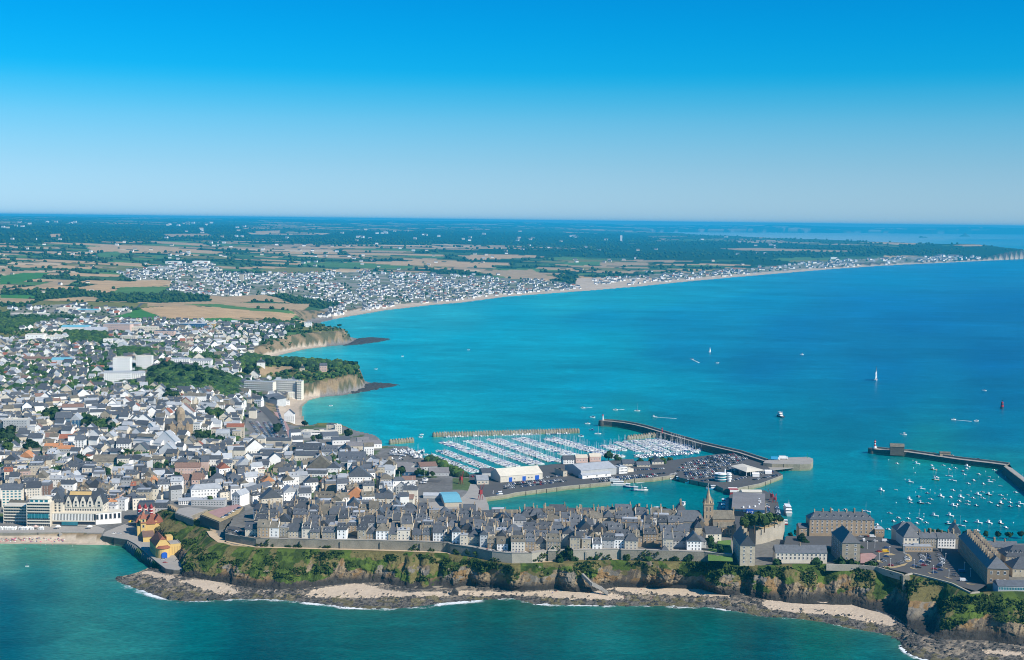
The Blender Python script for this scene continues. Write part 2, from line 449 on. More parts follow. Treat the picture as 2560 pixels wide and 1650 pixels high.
COVER=[([(0,690),(60,682),(125,682),(100,694),(40,708),(0,712)],GREEN),([(0,737),(70,737),(96,742),(60,748),(0,751)],GREEN),([(245,800),(352,772),(420,800),(430,806),(245,808)],GREEN),([(440,800),(560,792),(600,800),(596,812),(440,812)],GREEN),([(352,770),(430,765),(560,768),(740,785),(725,802),(600,794),(440,797),(400,790),(360,776)],TAN),([(370,757),(600,757),(780,760),(760,775),(560,766),(370,766)],TAN2),([(455,760),(545,760),(690,777),(660,779),(540,768)],GREEN2),([(175,722),(270,706),(410,700),(440,705),(400,715),(270,722)],TAN),([(280,733),(300,718),(420,716),(440,722),(380,735)],GREEN2),([(80,716),(150,700),(190,700),(170,712),(90,722)],TAN2),([(215,617),(290,614),(300,625),(240,632)],TAN),([(300,614),(400,616),(560,630),(520,633),(420,628),(300,622)],TAN),([(240,634),(290,628),(320,640),(250,644)],GREEN2),([(0,745),(90,748),(80,757),(0,757)],TAN2),([(520,736),(640,733),(700,745),(600,757),(530,755)],TAN2),([(640,676),(720,668),(820,670),(800,684),(680,686)],OLIVE),([(890,655),(1055,652),(1060,664),(900,662)],TAN),([(1060,653),(1240,660),(1230,668),(1065,666)],TAN),([(750,656),(890,656),(1060,668),(1000,672),(760,664)],GREEN2),([(1060,684),(1160,688),(1280,692),(1220,698),(1090,692)],GREEN2),([(1200,676),(1330,674),(1385,696),(1300,698),(1210,684)],TAN2),([(1150,640),(1300,638),(1310,645),(1180,650)],TAN),([(1400,656),(1500,654),(1500,663),(1425,664)],GREEN2),([(1500,656),(1620,656),(1620,664),(1500,664)],TAN2),([(0,833),(60,826),(140,836),(120,846),(0,850)],GREEN),([(625,935),(660,918),(730,915),(735,922),(690,935),(640,940)],TAN2),([(440,888),(520,886),(560,902),(540,908),(470,900)],OLIVE),([(560,940),(590,917),(650,905),(740,915),(890,925),(925,945),(900,955),(700,950)],OLIVE),([(1800,621),(1900,620),(2140,627),(2100,630),(1850,626)],TAN2),([(2150,606),(2200,605),(2310,609),(2260,613)],TAN),([(410,585),(520,584),(530,590),(420,592)],TAN2),([(640,578),(700,576),(700,583),(640,585)],TAN),([(125,585),(150,584),(150,591),(125,593)],TAN),]
COVER_PLAIN=[c[0]for c in COVER]
TOWNS=[[(430,680),(640,684),(900,680),(1080,684),(1210,692),(1390,703),(1470,722),(1300,738),(1150,752),(1000,765),(880,785),(800,795),(780,780),(860,760),(700,735),(560,742),(420,728),(430,700)],[(290,680),(430,660),(520,655),(560,672),(430,700),(330,700)],[(1480,700),(1640,685),(1760,680),(1900,668),(2100,650),(2300,640),(2440,640),(2460,650),(2300,656),(2100,669),(1900,684),(1700,701),(1560,715),(1490,712)],[(20,770),(160,760),(310,768),(330,780),(250,800),(180,790),(20,785)]]
NEARTOWN=[(-2500,1400),(-2500,880),(-200,860),(0,835),(150,800),(250,790),(420,800),(600,812),(720,815),(705,845),(640,865),(610,895),(600,910),(590,925),(620,945),(740,960),(735,1010),(760,1060),(900,1070),(1000,1110),(1250,1180),(1240,1330),(1000,1330),(500,1400),(300,1400)]
WOODS=[[(0,790),(60,778),(160,786),(225,800),(220,818),(0,822)],[(235,738),(300,735),(420,742),(560,732),(600,735),(560,752),(400,757),(250,752)],[(0,725),(200,722),(235,740),(120,748),(60,760),(0,768)],[(370,965),(375,930),(420,918),(480,925),(560,942),(600,955),(590,990),(560,1015),(540,985),(470,975),(420,975)],[(160,830),(260,832),(278,850),(270,865),(165,860)],[(705,750),(740,732),(860,738),(990,746),(960,757),(860,765),(740,762)],[(600,805),(740,806),(750,818),(640,826),(600,815)],[(275,880),(320,875),(390,882),(380,895),(290,895)],[(700,600),(900,575),(1600,585),(1660,600),(1500,615),(1100,610),(800,612)],[(1480,610),(1800,605),(2100,612),(2400,622),(2440,636),(2200,640),(1900,645),(1640,648),(1500,640)],[(1380,690),(1430,680),(1460,700),(1440,712)],[(-300,560),(600,562),(640,600),(200,605),(-300,612)],[(1180,625),(1500,622),(1500,640),(1300,638)],[(2240,612),(2420,616),(2540,625),(2540,635),(2300,636)]]
def landcover(X,Y,H):
 """base colour of the ground and whether it is open field"""
 px,py=proj(X,Y,np.maximum(H,0))
 n=X.size
 c=np.zeros((n,3));tree=np.zeros(n)
 sz=np.clip(Y/5000,.5,3.2)
 wx=X+60*(fbm(X/500,Y/500,41,2)-.5);wy=Y+60*(fbm(X/500,Y/500,43,2)-.5)
 q,e=vcell(wx*.9+wy*.25,wy-wx*.2,260,230,11)
 q2,e2=vcell(wx*.9+wy*.25,wy-wx*.2,620,520,15)
 far=Y>9000
 q=np.where(far,q2,q);e=np.where(far,e2,e)
 patch=fbm(X/1800,Y/1800,23,3)
 q=q*.75+patch*.5-.12
 pal=[(-9,DARK),(.34,(.05,.11,.04)),(.47,GREEN2),(.56,OLIVE),(.62,TAN2),(.72,TAN),(.86,(.50,.38,.24))]
 for t,k in pal:
  c[q>t]=k
 tree[q<.40]=1
 hedge=e<.10
 c[hedge]=DARK;tree[hedge]=.8
 tw=Y>13000
 darkm=tw&(fbm(X/1400,Y/2600,61,3)<.50)
 c[darkm]=(.03,.07,.03);tree[darkm]=1
 for w in WOODS:
  k=in_poly(px,py,w);c[k]=DARK;tree[k]=1.3
 for w in COVER:
  k=in_poly(px,py,w[0]);c[k]=w[1];tree[k]=0
 for w in TOWNS:
  k=in_poly(px,py,w)
  g=fbm(X/60,Y/60,71,2)[k]
  c[k]=np.where(g[:,None]>.5,np.array((.13,.15,.09)),np.array((.24,.23,.19)));tree[k]=.35
 k=in_poly(px,py,NEARTOWN)
 g=fbm(X/30,Y/30,71,3)[k]
 c[k]=np.where(g[:,None]>.58,np.array((.075,.11,.045)),np.array((.17,.17,.165)));tree[k]=.3
 for w in WOODS[3:5]+WOODS[7:8]:
  k=in_poly(px,py,w);c[k]=DARK;tree[k]=1.3
 for w in(COVER[24][0],COVER[25][0],COVER[26][0],COVER[27][0]):
  k=in_poly(px,py,w);c[k]=OLIVE;tree[k]=0.15
 k=in_poly(px,py,COVER[25][0]);c[k]=TAN2;tree[k]=0
 for w in([(618,1038),(690,1004),(706,1050),(716,1100),(694,1116),(622,1106)],[(446,1088),(510,1088),(515,1102),(448,1106)],[(362,1174),(440,1180),(450,1198),(372,1194)],[(900,1148),(985,1126),(1040,1138),(1060,1156),(1000,1172),(940,1170)],[(262,1318),(300,1285),(345,1285),(345,1330)],[(985,1196),(1130,1196),(1130,1250),(985,1235)]):
  k=in_poly(px,py,w);c[k]=(.15,.147,.14);tree[k]=0
 k=(px>2395)&(py>615)&(py<660)&(Y>9000);c[k]=DARK;tree[k]=1.2
 k=Y>8500;tree[k]*=np.where(fbm(X/1500,Y/1500,77,3)>.50,.2,.75)[k]
 return c,tree,px,py
_gx=GX.ravel();_gy=GY.ravel();_gh=GH.ravel()
GC,GT,GPX,GPY=landcover(_gx,_gy,_gh)
_d,_w=seg_dist(_gx,_gy,ML_W,ML_S)
_near=in_poly(_gx,_gy,ML_W)
_rel=_d/np.maximum(_w,.1)
_sl=_near&(_w>5)&(_rel<1.15)
low=_sl&((_rel<.42)|(_gh<5))
_rockn=fbm(_gx/14,_gy/9,81,4)
isrock=(((GPX>800)&(GPX<935)&(GPY>935)&(GPY<1002))|((GPX>815)&(GPX<935)&(GPY>835)&(GPY<873))|((GPX>740)&(GPX<832)&(GPY>790)&(GPY<822)))
GC[low]=SAND
GC[low&(_rel<.1)]=WETSAND
GC[low&isrock]=(.20,.185,.17)
cl=_sl&~low&(_gh>4)
mixr=(_rockn>.47)[:,None]
GC[cl]=np.where(mixr,np.array((.23,.17,.10)),np.array((.085,.085,.045)))[cl]
k=cl&(_gy>8000);GC[k]=np.where(mixr,np.array((.06,.05,.035)),np.array((.02,.045,.02)))[k]
GT[low]=0;GT[cl]=0
k=(GPX>1440)&(GPX<1660)&(GPY>695)&(GPY<727)&_near;GC[k]=SAND;GT[k]=0
k=(_gy>20000)&(GPX>1550)&(_gh<9)&_near;GC[k]=(.33,.33,.31);GT[k]=0
k=in_poly(_gx,_gy,HEAD_POLY);GC[k]=(.16,.155,.14);GT[k]=0
_hd,_=seg_dist(_gx[k],_gy[k],[tuple(p[:2])for p in EDGE_W],None,closed=False)
sub=np.nonzero(k)[0]
GC[sub[(_hd<9)&(_gx[k]<250)]]=(.42,.32,.2)
GC[sub[(_hd<4.5)&(_gx[k]<250)]]=(.10,.15,.05)
GC[sub[(_hd<6)&(_gx[k]>=250)]]=(.40,.33,.23)
k=in_poly(GPX,GPY,[(640,1340),(1120,1355),(1120,1380),(640,1368)])&(_gh<24.5);GC[k&(_hd.min()>=0)]=(.24,.22,.10)
fidx=grid_faces(len(TY),len(TA))
keep=(_gh[fidx]>-1.2).any(1)
vis=fidx[keep]
used=np.unique(vis);remap=np.full(_gh.size,-1);remap[used]=np.arange(len(used))
_V=np.stack([_gx,_gy,_gh],1)[used]
ter_mat=mat("ground_cover",(1,1,1),0.95,.30,.02,attr='col',scale2=.25,spec=.1)
obj("ground",mesh_np("ground",_V,remap[vis],[ter_mat],smooth=False,cols=GC[used]),kind='structure')
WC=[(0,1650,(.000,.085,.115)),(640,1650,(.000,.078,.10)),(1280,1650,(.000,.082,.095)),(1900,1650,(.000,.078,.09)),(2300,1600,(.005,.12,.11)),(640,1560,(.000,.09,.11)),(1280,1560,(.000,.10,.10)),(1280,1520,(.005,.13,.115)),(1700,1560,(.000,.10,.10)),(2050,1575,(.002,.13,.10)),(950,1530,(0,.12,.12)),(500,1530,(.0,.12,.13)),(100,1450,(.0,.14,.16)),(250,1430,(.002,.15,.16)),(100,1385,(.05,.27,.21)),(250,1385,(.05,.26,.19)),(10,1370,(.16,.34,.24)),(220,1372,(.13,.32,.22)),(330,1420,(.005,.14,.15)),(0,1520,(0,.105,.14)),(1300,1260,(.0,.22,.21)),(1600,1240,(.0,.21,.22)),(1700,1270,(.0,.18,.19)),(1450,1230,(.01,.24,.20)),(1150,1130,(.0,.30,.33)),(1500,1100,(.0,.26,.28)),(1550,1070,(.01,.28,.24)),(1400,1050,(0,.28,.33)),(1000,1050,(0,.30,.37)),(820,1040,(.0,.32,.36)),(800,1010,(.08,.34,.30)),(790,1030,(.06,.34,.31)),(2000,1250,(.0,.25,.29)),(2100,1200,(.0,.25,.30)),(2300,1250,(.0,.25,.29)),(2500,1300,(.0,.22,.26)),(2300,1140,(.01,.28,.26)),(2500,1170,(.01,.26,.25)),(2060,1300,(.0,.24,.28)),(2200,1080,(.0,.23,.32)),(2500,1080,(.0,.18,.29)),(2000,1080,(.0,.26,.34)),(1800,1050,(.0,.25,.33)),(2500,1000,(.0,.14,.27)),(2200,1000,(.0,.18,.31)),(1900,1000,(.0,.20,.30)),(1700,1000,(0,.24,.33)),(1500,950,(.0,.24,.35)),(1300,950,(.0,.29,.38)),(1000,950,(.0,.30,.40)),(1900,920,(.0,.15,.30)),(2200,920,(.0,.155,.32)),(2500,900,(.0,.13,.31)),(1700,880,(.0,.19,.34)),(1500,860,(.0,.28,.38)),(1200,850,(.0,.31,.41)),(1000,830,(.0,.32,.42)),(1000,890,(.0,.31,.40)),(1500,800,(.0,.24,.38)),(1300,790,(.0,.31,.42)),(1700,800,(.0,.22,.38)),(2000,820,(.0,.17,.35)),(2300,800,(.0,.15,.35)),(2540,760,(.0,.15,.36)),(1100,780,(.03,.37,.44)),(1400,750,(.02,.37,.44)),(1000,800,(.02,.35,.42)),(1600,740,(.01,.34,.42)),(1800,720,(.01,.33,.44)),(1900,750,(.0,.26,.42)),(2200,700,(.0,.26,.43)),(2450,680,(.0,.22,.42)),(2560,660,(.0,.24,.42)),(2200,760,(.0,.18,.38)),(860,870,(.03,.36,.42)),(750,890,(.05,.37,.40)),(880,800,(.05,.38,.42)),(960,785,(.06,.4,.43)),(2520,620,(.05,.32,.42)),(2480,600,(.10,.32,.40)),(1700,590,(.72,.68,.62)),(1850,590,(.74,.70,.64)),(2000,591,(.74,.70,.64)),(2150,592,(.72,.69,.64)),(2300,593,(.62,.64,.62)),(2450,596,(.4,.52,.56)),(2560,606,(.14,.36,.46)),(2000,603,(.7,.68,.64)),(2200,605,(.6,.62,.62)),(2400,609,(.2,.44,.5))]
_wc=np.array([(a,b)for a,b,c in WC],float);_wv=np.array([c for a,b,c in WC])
_ww=unproj(_wc[:,0],_wc[:,1],np.zeros(len(_wc)))
_wq=_warp(_ww[:,0],_ww[:,1])
WROW=300*FOC/(np.concatenate([np.arange(1760,1300,-3.5),np.arange(1300,700,-3.0),np.arange(700,567,-2)])-INF)
WA=np.concatenate([np.arange(-2600,-120,60),np.arange(-120,2680,5.),np.arange(2680,5200,60)])
WA=(WA-1280)/FOC
wX=(WA[None,:]*WROW[:,None]).ravel();wY=np.repeat(WROW[:,None],len(WA),1).ravel()
num=0;den=0
_wqx=_warp(wX,wY)
_wqx=_wqx+.10*np.stack([fbm(wX/150,wY/150,90,3)-.5,fbm(wX/150,wY/150,95,3)-.5],-1)
for i in range(len(WC)):
 d=(_wqx[:,0]-_wq[i,0])**2+(_wqx[:,1]-_wq[i,1])**2+2e-3
 w=1/d**1.6
 num=num+w[:,None]*_wv[i];den=den+w
wcol=num/den[:,None]
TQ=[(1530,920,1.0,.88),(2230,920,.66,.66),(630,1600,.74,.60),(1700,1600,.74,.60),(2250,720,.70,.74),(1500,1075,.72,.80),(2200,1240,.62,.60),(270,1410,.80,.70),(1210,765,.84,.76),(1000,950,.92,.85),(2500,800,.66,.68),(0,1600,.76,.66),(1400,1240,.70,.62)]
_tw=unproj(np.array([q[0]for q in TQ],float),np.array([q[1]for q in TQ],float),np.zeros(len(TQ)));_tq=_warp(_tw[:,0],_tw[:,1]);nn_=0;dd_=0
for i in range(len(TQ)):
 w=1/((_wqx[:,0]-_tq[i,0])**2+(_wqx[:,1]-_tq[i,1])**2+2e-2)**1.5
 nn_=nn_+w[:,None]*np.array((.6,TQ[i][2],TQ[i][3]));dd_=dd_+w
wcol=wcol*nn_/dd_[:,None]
_up=unproj(640.,1500.,0.)
SHORE_TOP=[(292,1446,.3),(320,1442,.8),(345,1436,1.2),(367,1428,2),(400,1432,2.5),(430,1441,3),(458,1441,3)]+FOOT[7:]
SHORE_BOT=[(288,1448),(300,1455),(320,1462),(345,1470),(375,1480),(405,1491),(425,1497),(470,1502),(545,1499),(600,1496),(690,1498),(780,1506),(860,1515),(945,1521),(1030,1517),(1105,1506),(1170,1501),(1230,1497),(1280,1495),(1335,1508),(1400,1511),(1470,1512),(1555,1513),(1640,1513),(1705,1515),(1765,1516),(1830,1524),(1905,1540),(1980,1544),(2060,1554),(2125,1568),(2190,1580),(2225,1588),(2250,1600),(2258,1618),(2285,1638),(2340,1655),(2420,1675),(2540,1690),(2720,1705),(3000,1740),(3400,1790)]
WLINE=SHORE_BOT
WL_W=[tuple(p)for p in px_poly(WLINE)]
fd,_=seg_dist(wX,wY,WL_W,None,closed=False)
shall=np.exp(-fd/10)*(wY<1400)
blot=fbm(wX/16,wY/16,131,3)
wcol=wcol*(1-.35*shall[:,None]*(blot>.5)[:,None])+np.array((.03,.045,.02))*shall[:,None]
wpx,wpy=proj(wX,wY,0*wX)
foamn=np.clip(.0+1.75*fbm(wX/13,wY/9,140,3),0,1.15)
surf=foamn*np.interp(wpx,[280,300,420,640,700,760,900,960,1040,1060,1140,1280,1330,1350,1500,1560,1620,1800,1900,2000,2050,2120,2240,2255,2300,2560],[0,.9,1,1,.7,1,1,.7,.8,1,1,.9,.6,1,.95,.4,.85,.8,.4,.7,.3,.6,.5,1,1,.8])
foam=surf*np.exp(-(fd/9)**1.5)*(wY<1150)
k=(wpx>905)&(wpx<990)&(wpy>950)&(wpy<990);foam[k]=.35
d2,_=seg_dist(wX,wY,ML_W[:70],None,closed=False)
foam=np.maximum(foam,.55*np.exp(-d2/22)*(wY>3800)*(wpx<2300))
foam=np.maximum(foam,.38*np.exp(-d2/5)*(wY>1800)*(wY<2900)*(wpx>745)*(wpx<1000))
wm=bpy.data.materials.new("sea_water");wm.use_nodes=True
nt=wm.node_tree;b=nt.nodes['Principled BSDF']
b.inputs['Roughness'].default_value=.32;b.inputs['IOR'].default_value=1.33;b.inputs['Specular IOR Level'].default_value=.22
at=_n(nt,"ShaderNodeAttribute");at.attribute_name='col'
geo=_n(nt,"ShaderNodeNewGeometry")
mp=_n(nt,"ShaderNodeMapping");mp.inputs['Scale'].default_value=(1,1.8,1);mp.inputs['Rotation'].default_value=(0,0,.12)
nt.links.new(geo.outputs['Position'],mp.inputs['Vector'])
nz=[(.0016,4,.22),(.008,4,.18),(.045,4,.15),(.22,3,.25)]
last=None
for s,dt,a in nz:
 t=_n(nt,"ShaderNodeTexNoise");t.inputs['Scale'].default_value=s;t.inputs['Detail'].default_value=dt;t.inputs['Distortion'].default_value=.6 if s<.1 else 0
 nt.links.new(mp.outputs[0],t.inputs['Vector'])
 r=_n(nt,"ShaderNodeMapRange");r.inputs['From Min'].default_value=.3;r.inputs['From Max'].default_value=.7;r.inputs['To Min'].default_value=1-a;r.inputs['To Max'].default_value=1+a
 nt.links.new(t.outputs['Fac'],r.inputs['Value'])
 if last is None:
  last=r.outputs[0]
 else:
  mm=_n(nt,"ShaderNodeMath",operation='MULTIPLY');nt.links.new(last,mm.inputs[0]);nt.links.new(r.outputs[0],mm.inputs[1]);last=mm.outputs[0]
wv=_n(nt,"ShaderNodeTexNoise");wv.inputs['Scale'].default_value=.0022;wv.inputs['Detail'].default_value=5;wv.inputs['Distortion'].default_value=1.6
nt.links.new(mp.outputs[0],wv.inputs['Vector'])
sb=_n(nt,"ShaderNodeMath",operation='SUBTRACT');sb.inputs[1].default_value=.5;nt.links.new(wv.outputs['Fac'],sb.inputs[0])
ab=_n(nt,"ShaderNodeMath",operation='ABSOLUTE');nt.links.new(sb.outputs[0],ab.inputs[0])
r=_n(nt,"ShaderNodeMapRange");r.inputs['From Min'].default_value=0;r.inputs['From Max'].default_value=.016;r.inputs['To Min'].default_value=1.22;r.inputs['To Max'].default_value=1
nt.links.new(ab.outputs[0],r.inputs['Value'])
mm=_n(nt,"ShaderNodeMath",operation='MULTIPLY');nt.links.new(last,mm.inputs[0]);nt.links.new(r.outputs[0],mm.inputs[1]);last=mm.outputs[0]
vm=_n(nt,"ShaderNodeVectorMath",operation='SCALE');nt.links.new(at.outputs['Color'],vm.inputs[0]);nt.links.new(last,vm.inputs['Scale'])
fa=_n(nt,"ShaderNodeAttribute");fa.attribute_name='foam'
fn=_n(nt,"ShaderNodeTexNoise");fn.inputs['Scale'].default_value=.28;fn.inputs['Detail'].default_value=6;fn.inputs['Roughness'].default_value=.7;fn.inputs['Distortion'].default_value=1.2
nt.links.new(mp.outputs[0],fn.inputs['Vector'])
fs=_n(nt,"ShaderNodeMath",operation='ADD');nt.links.new(fa.outputs['Fac'],fs.inputs[0]);nt.links.new(fn.outputs['Fac'],fs.inputs[1])
fr=_n(nt,"ShaderNodeMapRange");fr.inputs['From Min'].default_value=.95;fr.inputs['From Max'].default_value=1.2;nt.links.new(fs.outputs[0],fr.inputs['Value'])
fx=_n(nt,"ShaderNodeMixRGB");fx.inputs['Color2'].default_value=(.78,.82,.84,1)
nt.links.new(fr.outputs[0],fx.inputs['Fac']);nt.links.new(vm.outputs[0],fx.inputs['Color1'])
nt.links.new(fx.outputs[0],b.inputs['Base Color'])
bw=_n(nt,"ShaderNodeTexNoise");bw.inputs['Scale'].default_value=.22;bw.inputs['Detail'].default_value=3
nt.links.new(mp.outputs[0],bw.inputs['Vector'])
bp=_n(nt,"ShaderNodeBump");bp.inputs['Strength'].default_value=.45;bp.inputs['Distance'].default_value=.7
nt.links.new(bw.outputs['Fac'],bp.inputs['Height']);nt.links.new(bp.outputs[0],b.inputs['Normal'])
_sea=mesh_np("sea",np.stack([wX,wY,0*wX],1),grid_faces(len(WROW),len(WA)),[wm],cols=wcol)
_fa=_sea.attributes.new('foam','FLOAT','POINT');_fa.data.foreach_set('value',foam.astype(np.float32))
obj("sea",_sea,kind='structure')
hz=MB();hz.box(-50000,50000,-900,61000,-9,325)
hm=bpy.data.materials.new("haze_air");hm.use_nodes=True
nt=hm.node_tree;nt.nodes.remove(nt.nodes['Principled BSDF'])
pv=_n(nt,"ShaderNodeVolumePrincipled");pv.inputs['Color'].default_value=(.03,.58,.97,1);pv.inputs['Density'].default_value=4.5e-5;pv.inputs['Anisotropy'].default_value=0.0
nt.links.new(pv.outputs[0],nt.nodes['Material Output'].inputs['Volume'])
obj("haze",hz.build("haze",[hm]),kind='stuff')
def M(n):
 return MATS[n]
mat('stone_grey',(.37,.325,.245),.9,.3,.4,objvar=.25)
mat('stone_brown',(.33,.25,.165),.9,.3,.4,objvar=.2)
mat('white_wall',(.80,.79,.76),.8,.10,.3,objvar=.08)
mat('cream_wall',(.68,.62,.51),.85,.12,.3,objvar=.12)
mat('beige_wall',(.55,.49,.39),.85,.15,.3,objvar=.15)
mat('pink_wall',(.55,.40,.34),.85,.12,.3,objvar=.12)
mat('grey_wall',(.42,.43,.43),.85,.15,.3,objvar=.15)
mat('yellow_wall',(.60,.42,.155),.85,.10,.3)
mat('ochre_wall',(.50,.34,.14),.85,.14,.3)
mat('slate',(.078,.086,.098),.55,.35,.5,objvar=.35,spec=.5)
mat('lichen_slate',(.15,.135,.105),.8,.45,.25,objvar=.25)
mat('zinc',(.36,.38,.40),.5,.2,.3,objvar=.2,spec=.5)
mat('red_tile',(.27,.10,.06),.8,.25,.6,objvar=.15)
mat('orange_tile',(.48,.22,.10),.8,.25,.6)
mat('brown_tile',(.21,.13,.10),.8,.3,.6)
mat('glass_dark',(.02,.03,.045),.15,.2,.2,spec=.6)
mat('glass_blue',(.02,.16,.20),.12,.3,.2,spec=.7)
mat('frame_white',(.78,.78,.76),.6,.05,1)
mat('chimney_stone',(.38,.30,.20),.9,.35,.6,objvar=.35)
mat('rampart_stone',(.24,.22,.175),.95,.35,.12,scale2=1.4,bump=.5)
mat('bright_stone',(.36,.33,.27),.95,.22,.12,scale2=1.6,bump=.4)
mat('dark_stone',(.10,.098,.085),.95,.35,.12,scale2=1.4,bump=.5)
mat('quay_stone',(.27,.245,.18),.95,.35,.10,scale2=1.2,bump=.4)
mat('tidal_stone',(.20,.22,.13),.9,.35,.2)
mat('asphalt',(.085,.084,.083),.9,.15,.05,scale2=1.5)
mat('concrete',(.32,.30,.27),.9,.15,.08,scale2=1.0)
mat('paving_pink',(.36,.22,.20),.9,.2,.3)
mat('gravel_path',(.52,.40,.26),.95,.15,.3)
mat('dry_grass',(.38,.29,.15),.95,.25,.2)
mat('lawn',(.10,.19,.04),.95,.3,.1)
mat('white_paint',(.82,.82,.80),.45,.05,1)
mat('red_paint',(.45,.02,.03),.45,.1,1)
mat('blue_paint',(.02,.10,.45),.45,.1,1)
mat('sky_blue_paint',(.05,.35,.6),.45,.1,1)
mat('orange_paint',(.75,.25,.03),.45,.1,1)
mat('yellow_paint',(.8,.5,.03),.45,.1,1)
mat('green_paint',(.02,.42,.25),.5,.1,1)
mat('turquoise_sheet',(.16,.42,.52),.6,.1,.3)
mat('pale_sheet',(.60,.56,.47),.7,.14,.06,scale2=.6)
mat('grey_sheet',(.20,.19,.19),.8,.2,.06,scale2=.5)
mat('blue_sheet',(.03,.10,.20),.6,.2,.2)
mat('deck_grey',(.42,.41,.39),.9,.15,.5)
mat('rubber',(.02,.02,.02),.8,.1,1)
mat('steel',(.35,.36,.38),.4,.1,1,metal=.3)
mat('car_white',(.75,.75,.74),.3,.04,1,spec=.6)
mat('car_silver',(.38,.40,.42),.3,.04,1,spec=.6)
mat('car_black',(.02,.022,.026),.25,.04,1,spec=.7)
mat('car_blue',(.03,.07,.20),.3,.04,1,spec=.6)
mat('car_red',(.35,.015,.02),.3,.04,1,spec=.6)
mat('car_grey',(.12,.125,.13),.3,.04,1,spec=.6)
mat('car_yellow',(.8,.48,.02),.3,.04,1,spec=.6)
mat('hull_white',(.82,.82,.80),.35,.03,1,spec=.5,objvar=.06)
mat('hull_blue',(.03,.10,.30),.35,.05,1,spec=.5)
mat('hull_dark',(.05,.06,.08),.4,.05,1)
mat('canvas_blue',(.04,.08,.22),.8,.1,1)
mat('bark',(.10,.075,.05),.95,.3,1)
for i_,c_ in enumerate([(.020,.050,.014),(.032,.068,.016),(.050,.088,.018),(.020,.042,.018)]):
 mat('leaf_%s'%'abcd'[i_],c_,.9,.45,.35,scale2=2.2,spec=.15,objvar=.3)
mat('shrub_leaf',(.040,.070,.015),.9,.55,.06,scale2=.9,spec=.1)
def resample_pairs(A,B,step):
 A=np.array(A,float);B=np.array(B,float)
 wa=unproj(A[:,0],A[:,1],A[:,2]);wb=unproj(B[:,0],B[:,1],B[:,2])
 mid=(wa+wb)/2
 L=np.concatenate([[0],np.cumsum(np.linalg.norm(np.diff(mid[:,:2],axis=0),axis=1))])
 s=np.arange(0,L[-1],step)
 def it(w):
  return np.stack([np.interp(s,L,w[:,k])for k in range(3)],-1)
 return s,it(wa),it(wb),np.interp(s,L,A[:,0])
NV=64
s_,ew,fw,spx=resample_pairs(EDGE,FOOT,.8)
v=np.linspace(0,1,NV)[:,None]
S=np.repeat(s_[None,:],NV,0);PX=np.repeat(spx[None,:],NV,0)
gent=np.interp(spx,[400,520,560,900,1000,1100,1180,1300,1800,1900,2150,2300,2420,2560],[1,1,.8,.75,.55,.5,.2,.15,.2,.3,.35,.15,.55,.6])[None,:]
gent=np.clip(gent+.35*(fbm(s_/22,s_*0,5,2)[None,:]-.5),0,1)
hp=(1-gent)*np.interp(v,[0,.12,.75,.9,1],[0,.18,.62,.82,1])+gent*np.interp(v,[0,.5,.85,1],[0,.70,.9,1])
base=ew[None]*(1-v[...,None])+fw[None]*v[...,None]
hx=ew[None,:,0]*(1-hp)+fw[None,:,0]*hp;hy=ew[None,:,1]*(1-hp)+fw[None,:,1]*hp
zz=base[...,2]
tx=np.gradient((ew[:,0]+fw[:,0])/2);ty=np.gradient((ew[:,1]+fw[:,1])/2)
for _ in range(3):
 tx=np.convolve(np.pad(tx,12,'edge'),np.ones(25)/25,'valid');ty=np.convolve(np.pad(ty,12,'edge'),np.ones(25)/25,'valid')
ln=np.hypot(tx,ty);nx=(ty/ln)[None];ny=(-tx/ln)[None]
env=np.sin(np.pi*np.clip(v,0,1))**.6
rockw=(1-gent*.6)
but=(ridged(S/34+.15*v,S*0+3.3,7,3)-.55)*17
crag=(ridged(S/6.5+v*.5,v*3.2,13,4)-.5)*6.5*np.clip(v*2.2,.15,1)
disp=but*env*(.45+.55*rockw)+crag*env*(.35+.65*rockw)+(fbm(S/1.8,v*14,19,3)-.5)*2.6*env
for cx,dep,wd in((1010,6,5),(1046,9,4),(1105,9,4),(1245,12,9),(1330,8,4),(1382,9,5),(1590,9,5),(1725,8,8),(1860,7,6),(1948,7,4),(2068,7,5),(2235,14,16),(2345,15,9),(2480,7,5),(700,3,6),(610,3,5),(800,4,5)):
 j=np.argmin(np.abs(spx-cx))*.8
 disp=disp-dep*np.exp(-((S-j)/wd)**2)*np.sin(np.pi*np.clip(v,0,1))**.5
for cx,dep,wd in((2300,9,5),(2420,9,14),(2530,8,12),(1150,4,5),(1420,5,6),(1660,5,10),(1800,7,8),(1290,5,7),(470,4,8)):
 j=np.argmin(np.abs(spx-cx))*.8
 disp=disp+dep*np.exp(-((S-j)/wd)**2)*np.sin(np.pi*np.clip(v*.85+.1,0,1))**.7
run=(hx-ew[None,:,0])*nx+(hy-ew[None,:,1])*ny
disp=np.maximum(disp,.25-run+.2*v*4)
CXm=hx+nx*disp;CYm=hy+ny*disp
CZm=zz+(fbm(S/5,v*9,29,3)-.5)*1.6*env
CZm[0]=ew[:,2]+.05
CXm[0]=ew[:,0]-nx[0]*5.6;CYm[0]=ew[:,1]-ny[0]*5.6;CZm[1]=ew[:,2];CXm[1]=ew[:,0];CYm[1]=ew[:,1]
CZm[-1]-=2.0
bio=fbm(S/13,v*3.0,37,4)+(.20-v*.66)+gent*.34
veg=bio>.50
dry=(fbm(S/9,v*2.5,41,3)>.54)&veg
stri=fbm(S/1.6+v*4,v*2.2,43,3)
rock=np.where((stri>.5)[...,None],np.array((.24,.185,.115)),np.array((.11,.09,.068)))
rock=np.where((fbm(S/17,v*2,47,3)>.56)[...,None],rock*.4+np.array((.19,.18,.155))*.6,rock)
rust=(fbm(S/8,v*4,53,3)>.60)[...,None]
rock=np.where(rust,np.array((.20,.13,.06)),rock)
